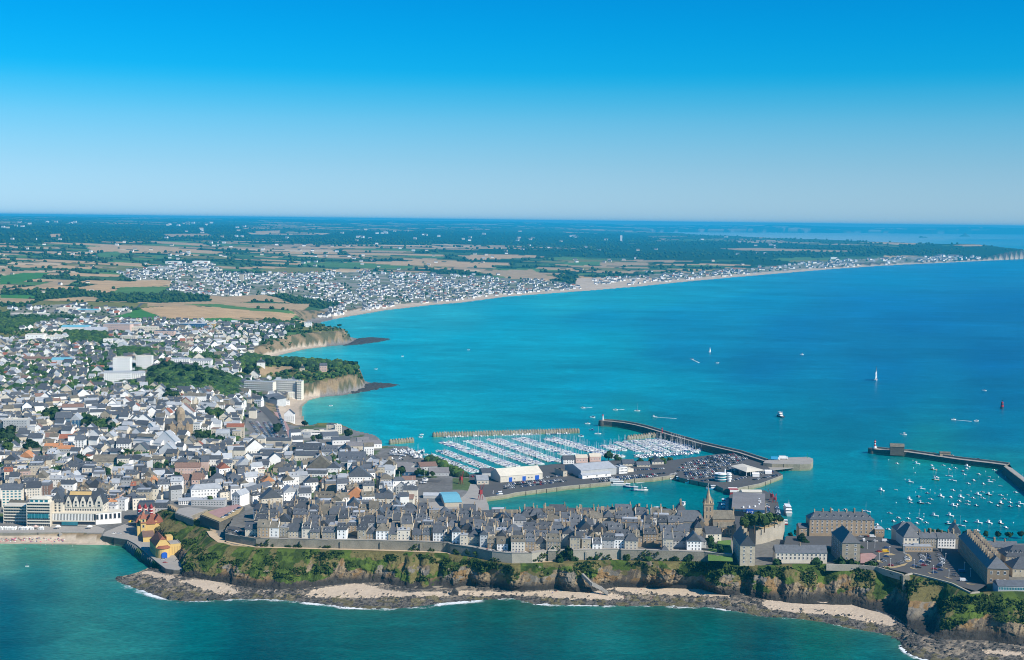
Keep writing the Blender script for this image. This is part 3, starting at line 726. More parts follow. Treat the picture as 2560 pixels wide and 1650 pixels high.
wet=sstep(.60,.86,v+.16*(fbm(S/7,v*4,51,3)-.5))[...,None]
rock=rock*(1-wet)+np.array((.04,.038,.034))*wet
gcol=np.where((fbm(S/6,v*6,57,3)>.5)[...,None],np.array((.072,.112,.020)),np.array((.040,.066,.014)))
gcol=np.where(dry[...,None],np.array((.13,.115,.045)),gcol)
ccol=np.where(veg[...,None],gcol,rock)
cliff_m=mat('cliff_rock',(1,1,1),.95,.38,.35,attr='col',scale2=1.6,spec=.1,bump=.9)
obj("cliff",mesh_np("cliff",np.stack([CXm,CYm,CZm],-1).reshape(-1,3),grid_faces(NV,len(s_))[:,::-1],[cliff_m],cols=ccol.reshape(-1,3)),kind='structure')
def tufts(name,pts,sizes,m,nq=4,flat=.75,kind='stuff'):
 n=len(pts)
 c=np.repeat(pts,nq,0)+(RNG.random((n*nq,3))-.5)*np.repeat(sizes,nq)[:,None]*np.array((1.2,1.2,flat))
 c[:,2]+=np.repeat(sizes,nq)*.25
 u=RNG.normal(size=(n*nq,3));u/=np.linalg.norm(u,axis=1)[:,None]
 w=RNG.normal(size=(n*nq,3));w-=(w*u).sum(1)[:,None]*u;w/=np.linalg.norm(w,axis=1)[:,None]
 r=np.repeat(sizes,nq)[:,None]*(.35+.3*RNG.random((n*nq,1)))
 V=np.stack([c-u*r-w*r*.6,c+u*r-w*r*.6,c+u*r*.7+w*r,c-u*r*.7+w*r],1).reshape(-1,3)
 return obj(name,mesh_np(name,V,np.arange(n*nq*4).reshape(-1,4),[m]),kind=kind)
gv=np.nonzero(veg.ravel()&(v+0*S).ravel().__gt__(.02))[0]
pick=RNG.choice(gv,16000)
cp_=np.stack([CXm,CYm,CZm],-1).reshape(-1,3)[pick]
dense=fbm(cp_[:,0]/14,cp_[:,1]/14+cp_[:,2]/9,61,3)
dense=dense-.13*(proj(cp_[:,0],cp_[:,1],cp_[:,2])[0]<1100)
tufts("cliff_scrub",cp_[dense>.42],(.7+1.7*np.clip(dense-.42,0,1)*3)[dense>.42]*(.7+.6*RNG.random((dense>.42).sum())),M('shrub_leaf'))
s2,tw_,bw_,spx2=resample_pairs(SHORE_TOP,[(a,b,0)for a,b in SHORE_BOT],.9)
NS=46
t=np.linspace(-.12,1.12,NS)[:,None]
S=np.repeat(s2[None],NS,0)
X=tw_[None,:,0]*(1-t)+bw_[None,:,0]*t;Y=tw_[None,:,1]*(1-t)+bw_[None,:,1]*t
Z=tw_[None,:,2]*(1-t)-.15*t
px_,py_=proj(X,Y,Z)
sandy=np.zeros(X.shape)
SANDP=[[(480,1450),(545,1452),(600,1482),(560,1490),(500,1470),(440,1452)],[(760,1490),(800,1472),(870,1462),(900,1458),(940,1470),(1000,1482),(1120,1480),(1170,1478),(1170,1490),(1100,1492),(960,1494),(900,1497),(780,1494)],[(1330,1482),(1400,1476),(1500,1480),(1560,1492),(1560,1500),(1420,1500),(1340,1492)],[(1538,1462),(1640,1462),(1720,1464),(1800,1482),(1810,1492),(1700,1488),(1600,1488),(1550,1478)],[(1910,1502),(1960,1498),(2080,1511),(2130,1510),(2200,1530),(2240,1550),(2240,1566),(2180,1560),(2100,1540),(1980,1532),(1920,1525)],[(367,1426),(440,1444),(420,1450),(350,1436)],[(1700,1463),(1830,1482),(1815,1494),(1700,1490)],[(2460,1625),(2560,1632),(2560,1642),(2470,1636)],[(1150,1478),(1330,1482),(1330,1492),(1180,1490)]]
for sp in SANDP:
 sandy=np.maximum(sandy,in_poly(px_,py_,sp))
soft=fbm(X/3.2,Y/3.2,71,4)
kern=sandy.copy()
for _ in range(2):
 kern=(kern+np.roll(kern,1,0)+np.roll(kern,-1,0)+np.roll(kern,1,1)+np.roll(kern,-1,1)+np.roll(kern,3,1)+np.roll(kern,-3,1))/7
isr=(kern*1.15+(soft-.5)*1.9)<.44
isr|=(soft>.70)&(t>.3)
rk=ridged(X/5,Y/3,73,4)
Z=Z+np.where(isr,.15+(rk-.35)*2.6*np.sin(np.pi*np.clip(t*.8+.1,0,1)),0)+(fbm(X/1.2,Y/1.2,75,2)-.5)*.2
Z[0]+=1.0
rc=np.where((ridged(X/2.5,Y/1.8,77,3)>.6)[...,None],np.array((.12,.11,.095)),np.array((.042,.040,.037)))
rc=np.where(((fbm(X/9,Y/9,79,3)>.55)&(t>.5))[...,None],rc*.5+np.array((.07,.06,.02)),rc)
rc=np.where(((fbm(X/4,Y/4,83,3)>.6)&(t<.75))[...,None],np.array((.22,.185,.14)),rc)
sc_=np.where((t>.82)[...,None]&(np.ones(X.shape)>0)[...,None],np.array((.26,.21,.15)),np.array((.50,.41,.31)))
fc=np.where(isr[...,None],rc,sc_)
shore_m=mat('foreshore',(1,1,1),.9,.22,.3,attr='col',scale2=1.8,spec=.2,bump=.7)
obj("rocky_beach",mesh_np("rocky_beach",np.stack([X,Y,Z],-1).reshape(-1,3),grid_faces(NS,len(s2))[:,::-1],[shore_m],cols=fc.reshape(-1,3)),kind='structure')
def blobmesh(name,r,seed,m,squash=.7,sub=2):
 """a lumpy rock or bush body"""
 import bmesh
 bm=bmesh.new();bmesh.ops.create_icosphere(bm,subdivisions=sub,radius=1)
 rs=random.Random(seed)
 ph=[rs.random()*6 for _ in range(6)]
 for vv in bm.verts:
  c=vv.co
  k=1+.28*math.sin(3.1*c.x+ph[0])*math.sin(2.7*c.y+ph[1])+.22*math.sin(5.3*c.z+ph[2]+2*c.x)+rs.uniform(-.12,.12)
  vv.co=Vector((c.x*r*k,c.y*r*k,c.z*r*k*squash))
 me=bpy.data.meshes.new(name);bm.to_mesh(me);bm.free();me.materials.append(m)
 return me
mat('sea_rock',(.042,.044,.043),.9,.4,.5,scale2=2,bump=.8)
rock_me=[blobmesh("boulder",1,k,M('sea_rock'),.6)for k in range(4)]
ROCKS=[(1136,1486,4.2,'tall pointed dark rock standing on the pale sand cove'),(960,1484,1.8,'small dark rock lying alone on the pale sand west of the pointed rock'),(1632,1488,3.4,'long low dark rock on the sand beside the bathers'),(530,1494,3.6,'broad brown rock at the surf line below the western cliff corner'),(424,1493,2.0,'brown rock awash in the surf off the casino point'),(452,1496,1.5,'small reddish rock awash right of a larger one in the surf'),(1258,1487,2.2,'rounded dark rock at the right end of the middle beach'),(2490,1628,3.6,'big dark rock on the shore below the right hand headland'),(1205,1486,1.7,'low dark rock between two sand patches below the new wall'),(1000,1483,1.4,'little dark rock near the middle of the long sand cove')]
for i,(a,b,r,lb)in enumerate(ROCKS):
 h_=P(a,b,1.5)
 o=obj("boulder",rock_me[i%4],None,(h_.x,h_.y,1.2),i*1.3,lb,"rock","boulders on the shore")
 o.scale=(r,r*.7,r*(1.5 if i==0 else.8))
bp_=[]
flat_s=np.nonzero(isr.ravel())[0]
for j in RNG.choice(flat_s,1500):
 bp_.append((X.ravel()[j],Y.ravel()[j],Z.ravel()[j]))
bp_=np.array(bp_)
base_v=np.array([(-1,-1,0),(1,-1,0),(1,1,0),(-1,1,0),(-.5,-.6,1),(.6,-.4,.9),(.4,.6,1),(-.5,.5,.8)],float)
base_f=np.array([(0,1,5,4),(1,2,6,5),(2,3,7,6),(3,0,4,7),(4,5,6,7)])
sz=.3+1.1*RNG.random(len(bp_))**3
jit=base_v[None]*sz[:,None,None]*(1+.5*(RNG.random((len(bp_),8,3))-.5))*np.array((1.3,1,.8))
obj("shore_stones",mesh_np("shore_stones",(bp_[:,None]+jit).reshape(-1,3),(base_f[None]+8*np.arange(len(bp_))[:,None,None]).reshape(-1,4),[M('sea_rock')]),kind='stuff')
stair=thing("cliff_stairs",P(1455,1450,12),"grey concrete stairway running down the cliff to the sand cove","stairs")
mb=MB();pts=[P(1455,1434,16),P(1478,1456,11),P(1500,1466,7.5),P(1519,1480,3)]
for a,b in zip(pts[:-1],pts[1:]):
 a=a+Vector((0,-5,1.5));b=b+Vector((0,-5,1.2))
 d=b-a;n_=max(3,int(d.length/1.2))
 w=Vector((d.y,-d.x,0)).normalized()*.9
 for q in range(n_):
  p0=a+d*(q/n_);p1=a+d*((q+1)/n_)
  mb.poly([p0-w,p0+w,(p1+w).xy.to_3d()+Vector((0,0,p0 .z)),(p1-w).xy.to_3d()+Vector((0,0,p0 .z)),p0-w-Vector((0,0,3)),p0+w-Vector((0,0,3)),(p1+w).xy.to_3d()+Vector((0,0,p0 .z-3)),(p1-w).xy.to_3d()+Vector((0,0,p0 .z-3))],[(0,1,2,3),(4,5,1,0),(5,6,2,1),(6,7,3,2),(7,4,0,3)])
o=obj("step",mb.build("step",[M('concrete')]),stair);o.matrix_parent_inverse=Matrix.Translation(-stair.location);o['kind']='stuff'
def wall_run(mb,p0,p1,z0,z1,th=1.6,m=0):
 d=Vector((p1[0]-p0[0],p1[1]-p0[1]));n_=Vector((-d.y,d.x)).normalized()*th
 mb.prism([(p0[0],p0[1]),(p1[0],p1[1]),(p1[0]+n_.x,p1[1]+n_.y),(p0[0]+n_.x,p0[1]+n_.y)],z0,z1,m)
def child(o,parent):
 """keeps world coordinates of a mesh built in world space"""
 o.parent=parent
 o.matrix_parent_inverse=Matrix.Translation(-parent.location)
 return o
ram=thing("rampart_wall",(RAMP_W[8][0],RAMP_W[8][1],24),"long grey stone rampart holding up the old town above the cliff","rampart")
for i in range(len(RAMP)-1):
 a,b=RAMP_W[i],RAMP_W[i+1]
 px0=(RAMP[i][0]+RAMP[i+1][0])/2
 m_='bright_stone' if 1230<px0<1372 or 1440<px0<1548 else 'rampart_stone'
 mb=MB();zt=(RAMP[i][3]+RAMP[i+1][3])/2+.9
 wall_run(mb,a,b,20,zt,1.4)
 d=Vector((b[0]-a[0],b[1]-a[1]));L=d.length;d.normalize()
 for q in range(int(L//22)):
  c=Vector((a[0],a[1]))+d*(q+.5)*22
  mb.box(c.x-.9,c.x+.9,c.y-.9,c.y+.3,20,zt-1.5)
 o=obj("wall_section",mb.build("wall_section",[M(m_)]));child(o,ram)
mb=MB();MB_ST=MB()
for i in range(len(RAMP)-1):
 a,b=RAMP_W[i],RAMP_W[i+1];zt=(RAMP[i][3]+RAMP[i+1][3])/2+.9
 wall_run(mb,(a[0],a[1]-.25),(b[0],b[1]-.25),zt+.003,zt+.22,.8)
 wall_run(MB_ST,(a[0],a[1]+1.4),(b[0],b[1]+1.4),26,zt-.85,7)
obj("rampart_street",MB_ST.build("rampart_street",[M('concrete')]),kind='structure')
child(obj("coping",mb.build("coping",[M('concrete')])),ram)
mb=MB()
for i in range(8):
 a,b=RAMP_W[i],RAMP_W[i+1]
 mb.poly([(a[0],a[1]-4.2,24.22),(b[0],b[1]-4.2,24.22),(b[0],b[1]-.3,24.22),(a[0],a[1]-.3,24.22)],[(0,1,2,3)])
q_=[P(a_,b_,24.22)for a_,b_ in((516,1327),(530,1328),(553,1345),(566,1352),(566,1358),(545,1356),(524,1340))]
mb.poly([tuple(q)for q in q_],[tuple(range(7))])
obj("footpath",mb.build("footpath",[M('gravel_path')]),kind='structure')
iv=[]
for k in range(900):
 x_=random.uniform(RAMP_W[1][0],RAMP_W[-1][0]);y_=np.interp(x_,[p[0]for p in RAMP_W],[p[1]for p in RAMP_W]);n_=float(fbm(np.array([x_/13.]),np.array([.5]),77,2)[0])
 if n_>.5:
  iv.append((x_,y_-.5-random.random()*.7,24+random.random()*(n_-.45)*26))
tufts("rampart_ivy",np.array(iv),.7+.8*RNG.random(len(iv)),M('shrub_leaf'))
def turret(px,py,z0,z1,w,lb,roofm='rampart_stone',wm_='rampart_stone',rh=4.0):
 p=P(px,py,z0)
 t=thing("watch_turret",p,lb,"turret","small turrets on the rampart")
 mb=MB();mb.box(-w/2,w/2,0,w,-3,z1-z0);obj("wall",mb.build("wall",[M(wm_)]),t)
 mb=MB();mb.poly([(-w/2-.3,-.3,z1-z0),(w/2+.3,-.3,z1-z0),(w/2+.3,w+.3,z1-z0),(-w/2-.3,w+.3,z1-z0),(0,w/2,z1-z0+rh)],[(0,1,4),(1,2,4),(2,3,4),(3,0,4),(3,2,1,0)])
 obj("roof",mb.build("roof",[M(roofm)]),t)
turret(1380,1403,24,32.5,6.5,"square stone gate turret with a pale pyramid roof at the end of the new rampart",'bright_stone')
turret(1662,1402,24,32.5,6.0,"square stone turret with a slate cap on the rampart below the white long house",'slate')
turret(1119,1386,22,31.5,6.8,"tall dark square tower of the rampart beside the ivy clump",'rampart_stone',rh=.6)
def sheet(name,pts,z,m,kind='structure',lift=.04,**kw):
 """flat sheet over world ground given by pixels at height z"""
 w=[P(a,b,z)for a,b in pts]
 mb=MB();mb.poly([(q.x,q.y,z+lift)for q in w],[tuple(range(len(w)))])
 return obj(name,mb.build(name,[m]),kind=kind,**kw)
def bastion(pts,ztop,zbot,lb,mtop,m='dark_stone',name="bastion"):
 w=[P(a,b,ztop)for a,b in pts]
 c=sum((q for q in w),Vector())/len(w)
 t=thing(name,(c.x,c.y,zbot),lb,name.replace('_',' '))
 mb=MB();mb.prism([(q.x,q.y)for q in w],zbot,ztop);child(obj("wall",mb.build("wall",[M(m)])),t)
 k=.93
 mb=MB();mb.prism([(c.x+(q.x-c.x)*k,c.y+(q.y-c.y)*k)for q in w],ztop,ztop+.5);child(obj("terrace",mb.build("terrace",[M(mtop)])),t)
 return t
bastion([(437,1283),(484,1300),(478,1291),(500,1282),(520,1274),(470,1268),(445,1272)],27,15,"pale paved triangular bastion above the green hill behind the casino",'concrete','rampart_stone')
bastion([(500,1288),(548,1307),(562,1301),(600,1283),(612,1268),(595,1262),(545,1272),(512,1280)],31,16,"dark stone bastion with dry grass on top and cars parked along it",'dry_grass')
pb=sheet("pink_paving",[(520,1282),(548,1296),(556,1291),(575,1280),(604,1266),(592,1262),(548,1272)],31,M('paving_pink'),lift=.56)
bastion([(563,1328),(600,1338),(655,1347),(652,1338),(625,1326),(585,1316),(568,1316)],30,16,"low curved stone bastion with cars parked behind its parapet",'asphalt','rampart_stone')
def poly_px(pts,z):
 return[(float(q[0]),float(q[1]))for q in unproj(np.array([p[0]for p in pts],float),np.array([p[1]for p in pts],float),np.full(len(pts),float(z)))]
def quay(name,label,cat,pts,ztop,m='quay_stone',top='asphalt',zb=-3,group=None,tide=True):
 w=poly_px(pts,ztop)
 cx=sum(p[0]for p in w)/len(w);cy=sum(p[1]for p in w)/len(w)
 t=thing(name,(cx,cy,0),label,cat,group)
 mb=MB();n=len(w)
 a=sum(w[i][0]*w[(i+1)%n][1]-w[(i+1)%n][0]*w[i][1]for i in range(n))
 if a<0:
  w=w[::-1]
 for z0,z1,mi in((zb,1.6 if tide else ztop,1),(1.6,ztop-.5,0),(ztop-.5,ztop,2))if tide else((zb,ztop,0),):
  pts3=[(p[0],p[1],z0)for p in w]+[(p[0],p[1],z1)for p in w]
  mb.poly(pts3,[(i,(i+1)%n,n+(i+1)%n,n+i)for i in range(n)],mi)
 for i in range(n):
  p,q=Vector(w[i]),Vector(w[(i+1)%n]);L=(q-p).length
  if p.y>1900 or L<20:
   continue
  d=(q-p)/L;nn=Vector((d.y,-d.x))
  for k in range(1,int(L/14)):
   c=p+d*k*14+nn*.15
   mb.box(-.25,.25,-.2,.2,zb,ztop-.3,3,math.atan2(d.y,d.x),(c.x,c.y))
 child(obj("wall",mb.build("wall",[M(m),M('tidal_stone'),M('concrete'),M('rubber')])),t)
 mb=MB();mb.poly([(p[0],p[1],ztop+.01)for p in w],[tuple(range(n))])
 child(obj("deck",mb.build("deck",[M(top)])),t)
 return t
ZQ=5.0
quay("harbour_quay","long stone quay platform between the marina and the basin","quay",[(1213,1243),(1267,1236),(1288,1231),(1421,1214),(1519,1205),(1558,1198),(1633,1194),(1690,1186),(1700,1194),(1789,1212),(1808,1221),(1830,1223),(1851,1218),(1901,1208),(1947,1191),(1957,1187),(1950,1182),(1925,1172),(1910,1158),(1844,1138),(1805,1134),(1740,1142),(1667,1152),(1584,1153),(1558,1149),(1500,1153),(1397,1159),(1340,1165),(1192,1182),(1150,1192),(1190,1210)],ZQ)
quay("fish_quay","stone quay carrying the fish market hall on the far side of the church","quay",[(1823,1300),(1823,1238),(1850,1226),(1912,1226),(1932,1236),(1932,1250),(1945,1256),(1958,1310),(1955,1330),(1900,1334),(1830,1330)],ZQ)
quay("slipway_quay","concrete boatyard apron beside the pale blue roof at the basin corner","quay",[(1213,1243),(1190,1210),(1060,1210),(1040,1262),(1130,1290),(1226,1292),(1221,1262)],ZQ-.2,top='concrete')
def breakwater(name,label,near,z,wid,par=1.6,head=None,m='dark_stone'):
 c=[Vector(p)for p in poly_px(near,z)]
 t=thing(name,(c[0].x,c[0].y,0),label,"breakwater")
 n_=len(c);off=[]
 for i in range(n_):
  d=(c[min(i+1,n_-1)]-c[max(i-1,0)]).normalized();nn=Vector((-d.y,d.x))
  if nn.y<0:
   nn=-nn
  off.append(nn)
 far=[c[i]+off[i]*wid for i in range(n_)]
 A=MB();B=MB();D=MB()
 for i in range(n_-1):
  for(z0,z1,mi)in((-3,1.8,1),(1.8,z,0)):
   A.poly([(c[i].x,c[i].y,z0),(c[i+1].x,c[i+1].y,z0),(c[i+1].x,c[i+1].y,z1),(c[i].x,c[i].y,z1)],[(0,1,2,3)],mi)
  f2=[far[k]+off[k]*3 for k in(i,i+1)]
  A.poly([(far[i].x,far[i].y,z+par),(far[i+1].x,far[i+1].y,z+par),(f2[1].x,f2[1].y,-3),(f2[0].x,f2[0].y,-3)],[(0,1,2,3)],0)
  D.poly([(c[i].x,c[i].y,z),(c[i+1].x,c[i+1].y,z),(far[i+1].x,far[i+1].y,z),(far[i].x,far[i].y,z)],[(0,1,2,3)])
  i0=far[i]-off[i]*1.4;i1=far[i+1]-off[i+1]*1.4
  B.poly([(i0 .x,i0 .y,z),(i1 .x,i1 .y,z),(i1 .x,i1 .y,z+par),(i0 .x,i0 .y,z+par),(far[i].x,far[i].y,z+par),(far[i+1].x,far[i+1].y,z+par)],[(0,1,2,3),(3,2,5,4)])
 if head:
  hc=(c[0]+far[0])/2
  A.cyl(hc.x,hc.y,-3,z-.02,wid/2+head+.6,wid/2+head,20,0)
 child(obj("wall",A.build("wall",[M(m),M('tidal_stone')])),t)
 child(obj("deck",D.build("deck",[M('concrete')])),t)
 child(obj("parapet",B.build("parapet",[M('rampart_stone')])),t)
 return c,far
HER=[(1503,1052),(1530,1054),(1558,1057),(1585,1062),(1610,1068),(1640,1077),(1675,1088),(1715,1099),(1753,1110),(1800,1121),(1844,1131),(1880,1143),(1908,1152)]
breakwater("curved_breakwater","long curved breakwater closing the marina with a small red and white lighthouse on its tip",HER,8.0,7,2.2,1.5)
PLATB=[(2178,1122),(2215,1126),(2268,1130),(2330,1139),(2400,1149),(2470,1157),(2510,1162),(2530,1170),(2548,1184),(2575,1204),(2620,1240),(2680,1290)]
breakwater("harbour_breakwater","dark breakwater with parked cars and a red and white light tower on its left end",PLATB,6.5,10,2.0,.5,'dark_stone')
quay("jetty_head","long stone jetty head with blue and white lorries parked at its root","quay",[(1908,1157),(1930,1159),(2000,1160),(2026,1159),(2033,1152),(2032,1146),(2018,1142),(1960,1144),(1915,1149)],8.5,'quay_stone','concrete')
def caisson_wall(label,a,b,ncell,r,z):
 p0=P(a[0],a[1],z);p1=P(b[0],b[1],z)
 t=thing("caisson_breakwater",(p0 .x,p0 .y,0),label,"breakwater")
 L=(p1-p0).length
 mb=MB();mb.cyl(0,0,-3,z,r,r,10);mb.m=[0]*len(mb.m)
 mb.cyl(0,0,-3,2.2,r+.06,r+.06,10,1,cap=False)
 mb.cyl(0,0,z+.01,z+1.6,r*.5,r*.45,7,2)
 me=mb.build("cell",[M('quay_stone'),M('tidal_stone'),M('chimney_stone')])
 for k in range(ncell):
  q=p0+(p1-p0)*((k+.5)/ncell)
  o=bpy.data.objects.new("cell",me);link(o,t)
  o.location=(q.x-p0 .x,q.y-p0 .y,-.25 if k%6==5 else 0);o.rotation_euler=(0,0,k)
 mb=MB();d=(p1-p0).normalized();nn=Vector((-d.y,d.x,0))*r*.7
 mb.prism([((p0-nn).x,(p0-nn).y),((p1-nn).x,(p1-nn).y),((p1+nn).x,(p1+nn).y),((p0+nn).x,(p0+nn).y)],-3,z-.6)
 child(obj("core",mb.build("core",[M('quay_stone')])),t)
caisson_wall("long row of round concrete cells sheltering the marina pontoons",(1082,1083),(1448,1073),54,2.6,5.5)
caisson_wall("short row of round concrete cells at the marina's left mouth",(973,1101),(1034,1096),9,2.6,5.5)
caisson_wall("short row of round concrete cells beside the curved breakwater",(1568,1091),(1638,1084),11,2.5,5.0)
def tower(name,px,py,z,bands,label,cat,base=None,n=14):
 p=P(px,py,z);t=thing(name,p,label,cat)
 zz_=0
 for(h_,r0,r1,mm_,nm)in bands:
  mb=MB();mb.cyl(0,0,zz_,zz_+h_,r0,r1,n);obj(nm,mb.build(nm,[M(mm_)]),t);zz_+=h_
 return t
tower("lighthouse",1507,1051,8.0,[(1.2,2.2,2.2,'concrete','base'),(5.5,1.1,.9,'white_paint','tower'),(.3,1.6,1.6,'white_paint','gallery'),(1.6,.9,.9,'red_paint','lantern'),(.8,1.0,.1,'red_paint','cap')],"small white lighthouse with a red lantern on the curved breakwater's tip","lighthouse")
tower("light_tower",2187,1122,6.5,[(1.4,3.6,3.2,'concrete','base'),(2.6,2.2,1.9,'white_paint','drum'),(2.0,1.25,1.2,'red_paint','lower_band'),(1.6,1.2,1.15,'white_paint','middle_band'),(1.8,1.15,1.1,'red_paint','upper_band'),(.3,1.6,1.6,'white_paint','gallery'),(1.4,.8,.8,'red_paint','lantern'),(.7,.9,.1,'red_paint','cap')],"red and white banded light tower on the left end of the harbour breakwater","lighthouse")
tower("beacon",2505,1021,0,[(3,3.0,2.7,'hull_dark','base'),(3.2,2.6,2.3,'red_paint','lower_band'),(2.4,2.25,2.0,'hull_dark','middle_band'),(2.4,1.95,1.6,'red_paint','upper_band'),(1.5,.3,.3,'hull_dark','pole'),(1.2,.8,.8,'hull_dark','topmark')],"black and red banded beacon tower standing alone in the open sea","beacon")
tower("signal_mast",1655,1083,8,[(.6,1.5,1.5,'concrete','base'),(6,.7,.5,'red_paint','mast'),(.8,1.2,1.2,'red_paint','lamp')],"slim red signal mast half way along the curved breakwater","mast")
tower("buoy_mast",2019,1144,8.5,[(.4,.6,.6,'green_paint','base'),(4,.25,.25,'green_paint','mast'),(.8,.6,.6,'green_paint','lamp')],"thin green light mast on the end of the stone jetty head","mast")
def hull(mb,L,W,H,m=0,deckm=1,z0=-.3):
 st=[(-.5,.80,0),(-.30,.96,0),(0,1.0,0),(.25,.82,.06),(.40,.48,.14),(.5,.03,.22)]
 top=[];bot=[]
 for x,w,s in st:
  top.append((x*L,w*W/2,H+s*H));bot.append((x*L*.93,w*W/2*.72,z0))
 n=len(st)
 pts=top+[(a,-b,c)for a,b,c in top]+bot+[(a,-b,c)for a,b,c in bot]
 f=[];mm_=[]
 for i in range(n-1):
  f+=[(i+1,i,2*n+i,2*n+i+1),(n+i,n+i+1,3*n+i+1,3*n+i)]
 f.append((0,n,3*n,2*n))
 mb.poly(pts,f,m)
 mb.poly([(a,b*.86,c-.12)for a,b,c in top]+[(a,-b*.86,c-.12)for a,b,c in top],[(i,i+1,n+i+1,n+i)for i in range(n-1)],deckm)
 mb.poly(top+[(a,b*.86,c-.1)for a,b,c in top],[(i,i+1,n+i+1,n+i)for i in range(n-1)],m)
 t2=[(a,-b,c)for a,b,c in top]
 mb.poly(t2+[(a,b*.86,c-.1)for a,b,c in t2],[(i+1,i,n+i,n+i+1)for i in range(n-1)],m)
def cabin(mb,x0,x1,w,z0,z1,m=1,gl=2,rake=.5):
 pts=[(x0,-w/2,z0),(x1,-w/2*.8,z0),(x1,w/2*.8,z0),(x0,w/2,z0),(x0+.1,-w/2*.85,z1),(x1-rake,-w/2*.68,z1),(x1-rake,w/2*.68,z1),(x0+.1,w/2*.85,z1)]
 mb.poly(pts,[(4,5,6,7),(3,0,4,7)],m)
 mb.poly(pts,[(0,1,5,4),(1,2,6,5),(2,3,7,6)],gl)
BM=lambda*a:[M(x)for x in a]
def boat_parts(kind,L=7,W=2.6,hm='hull_white'):
 """list of (part name, mesh) for a boat"""
 out=[]
 mb=MB();hull(mb,L,W,.95 if kind!='dinghy' else.5,0,1);out.append(("hull",mb.build("hull",BM(hm,'deck_grey' if kind=='dinghy' else 'hull_white'))))
 if kind=='motor':
  mb=MB();cabin(mb,-L*.08,L*.26,W*.78,.85,2.0,0,1);out.append(("cabin",mb.build("cabin",BM('hull_white','glass_dark'))))
  mb=MB();mb.box(-L*.5-.35,-L*.5+.05,-.25,.25,.1,1.3);out.append(("outboard_motor",mb.build("outboard_motor",BM('hull_dark'))))
 elif kind=='fisher':
  mb=MB();mb.box(-L*.02,L*.2,-W*.3,W*.3,.85,2.7,0);mb.box(-L*.06,L*.23,-W*.36,W*.36,2.7,2.85,0)
  mb.box(L*.2,L*.2+.03,-W*.26,W*.26,1.9,2.5,1);mb.box(0,L*.17,-W*.3-.02,-W*.3,1.9,2.5,1);out.append(("wheelhouse",mb.build("wheelhouse",BM('hull_white','glass_dark'))))
  mb=MB();mb.bar((L*.05,0,2.8),(L*.05,0,5),.06);out.append(("mast",mb.build("mast",BM('steel'))))
 elif kind=='sail':
  mb=MB();cabin(mb,-L*.12,L*.26,W*.6,.85,1.35,0,1,.9);out.append(("cabin",mb.build("cabin",BM('hull_white','glass_dark'))))
  mb=MB();mb.bar((L*.08,0,1),(L*.08,0,L*1.1+1),.07);mb.bar((L*.08,0,L*.7),(L*.08,W*.32,L*.7),.05);mb.bar((L*.08,0,L*.7),(L*.08,-W*.32,L*.7),.05);out.append(("mast",mb.build("mast",BM('white_paint'))))
  mb=MB();mb.bar((L*.08,0,2.1),(-L*.36,0,2.1),.2,0,5);out.append(("boom",mb.build("boom",BM('canvas_blue' if hm=='hull_white' else 'white_paint'))))
 return out
def joined(parts):
 """one mesh out of several parts, for boats berthed too far off to show them apart"""
 mats=[];V=[];Fc=[];mi=[]
 for nm,me in parts:
  b0=len(V)
  V+=[tuple(v_.co)for v_ in me.vertices]
  ids=[]
  for m_ in me.materials:
   if m_ not in mats:
    mats.append(m_)
   ids.append(mats.index(m_))
  for pl in me.polygons:
   Fc.append([b0+k for k in pl.vertices]);mi.append(ids[pl.material_index])
 me=bpy.data.meshes.new("boat");me.from_pydata(V,[],Fc)
 for m_ in mats:
  me.materials.append(m_)
 me.polygons.foreach_set('material_index',np.array(mi,np.int32));me.update()
 return me
KINDP={'motor':boat_parts('motor'),'motor2':boat_parts('motor',6,2.4,'hull_blue'),'fisher':boat_parts('fisher',8,2.8),'fisher2':boat_parts('fisher',7.5,2.7,'hull_dark'),'fisher3':boat_parts('fisher',8,2.8,'orange_paint'),'sail':boat_parts('sail',8.5,2.8),'sail2':boat_parts('sail',8,2.7,'hull_blue'),'dinghy':boat_parts('dinghy',4,1.6)}
KNAME={'motor':('motor_boat','small white motor boat','motor boat'),'motor2':('motor_boat','small blue motor boat','motor boat'),'fisher':('fishing_boat','white wheelhouse fishing boat','fishing boat'),'fisher2':('fishing_boat','dark hulled fishing boat','fishing boat'),'fisher3':('fishing_boat','orange hulled fishing boat','fishing boat'),'sail':('sailing_boat','white bare-masted sailing boat','sailing boat'),'sail2':('sailing_boat','blue bare-masted sailing boat','sailing boat'),'dinghy':('dinghy','small open dinghy','dinghy')}
def put_boat(kind,px,py,rz,where,s=1.0,group=None,z=0,label=None):
 nm,lb,cat=KNAME[kind]
 p=P(px,py,z)
 t=thing(nm,p,label or(lb+' '+where),cat,group,rz)
 t.scale=(s,s,s)
 for pn,me in KINDP[kind]:
  o=bpy.data.objects.new(pn,me);link(o,t)
 return t
ORD=['first','second','third','fourth','fifth','sixth','seventh','eighth','ninth','tenth','eleventh','twelfth','thirteenth','fourteenth','fifteenth','sixteenth','seventeenth','eighteenth','nineteenth','twentieth']
TENS={20:'twenty',30:'thirty',40:'forty',50:'fifty',60:'sixty',70:'seventy',80:'eighty'}
def ordn(k):
 """1 -> first"""
 if k<=20:
  return ORD[k-1]
 t_=(k//10)*10
 if k==t_:
  return TENS[t_][:-1]+'ieth'
 return TENS[t_]+'-'+ORD[k-t_-1]
k4=lambda x,y:(2060+x/4.052,1000+y/4.052)
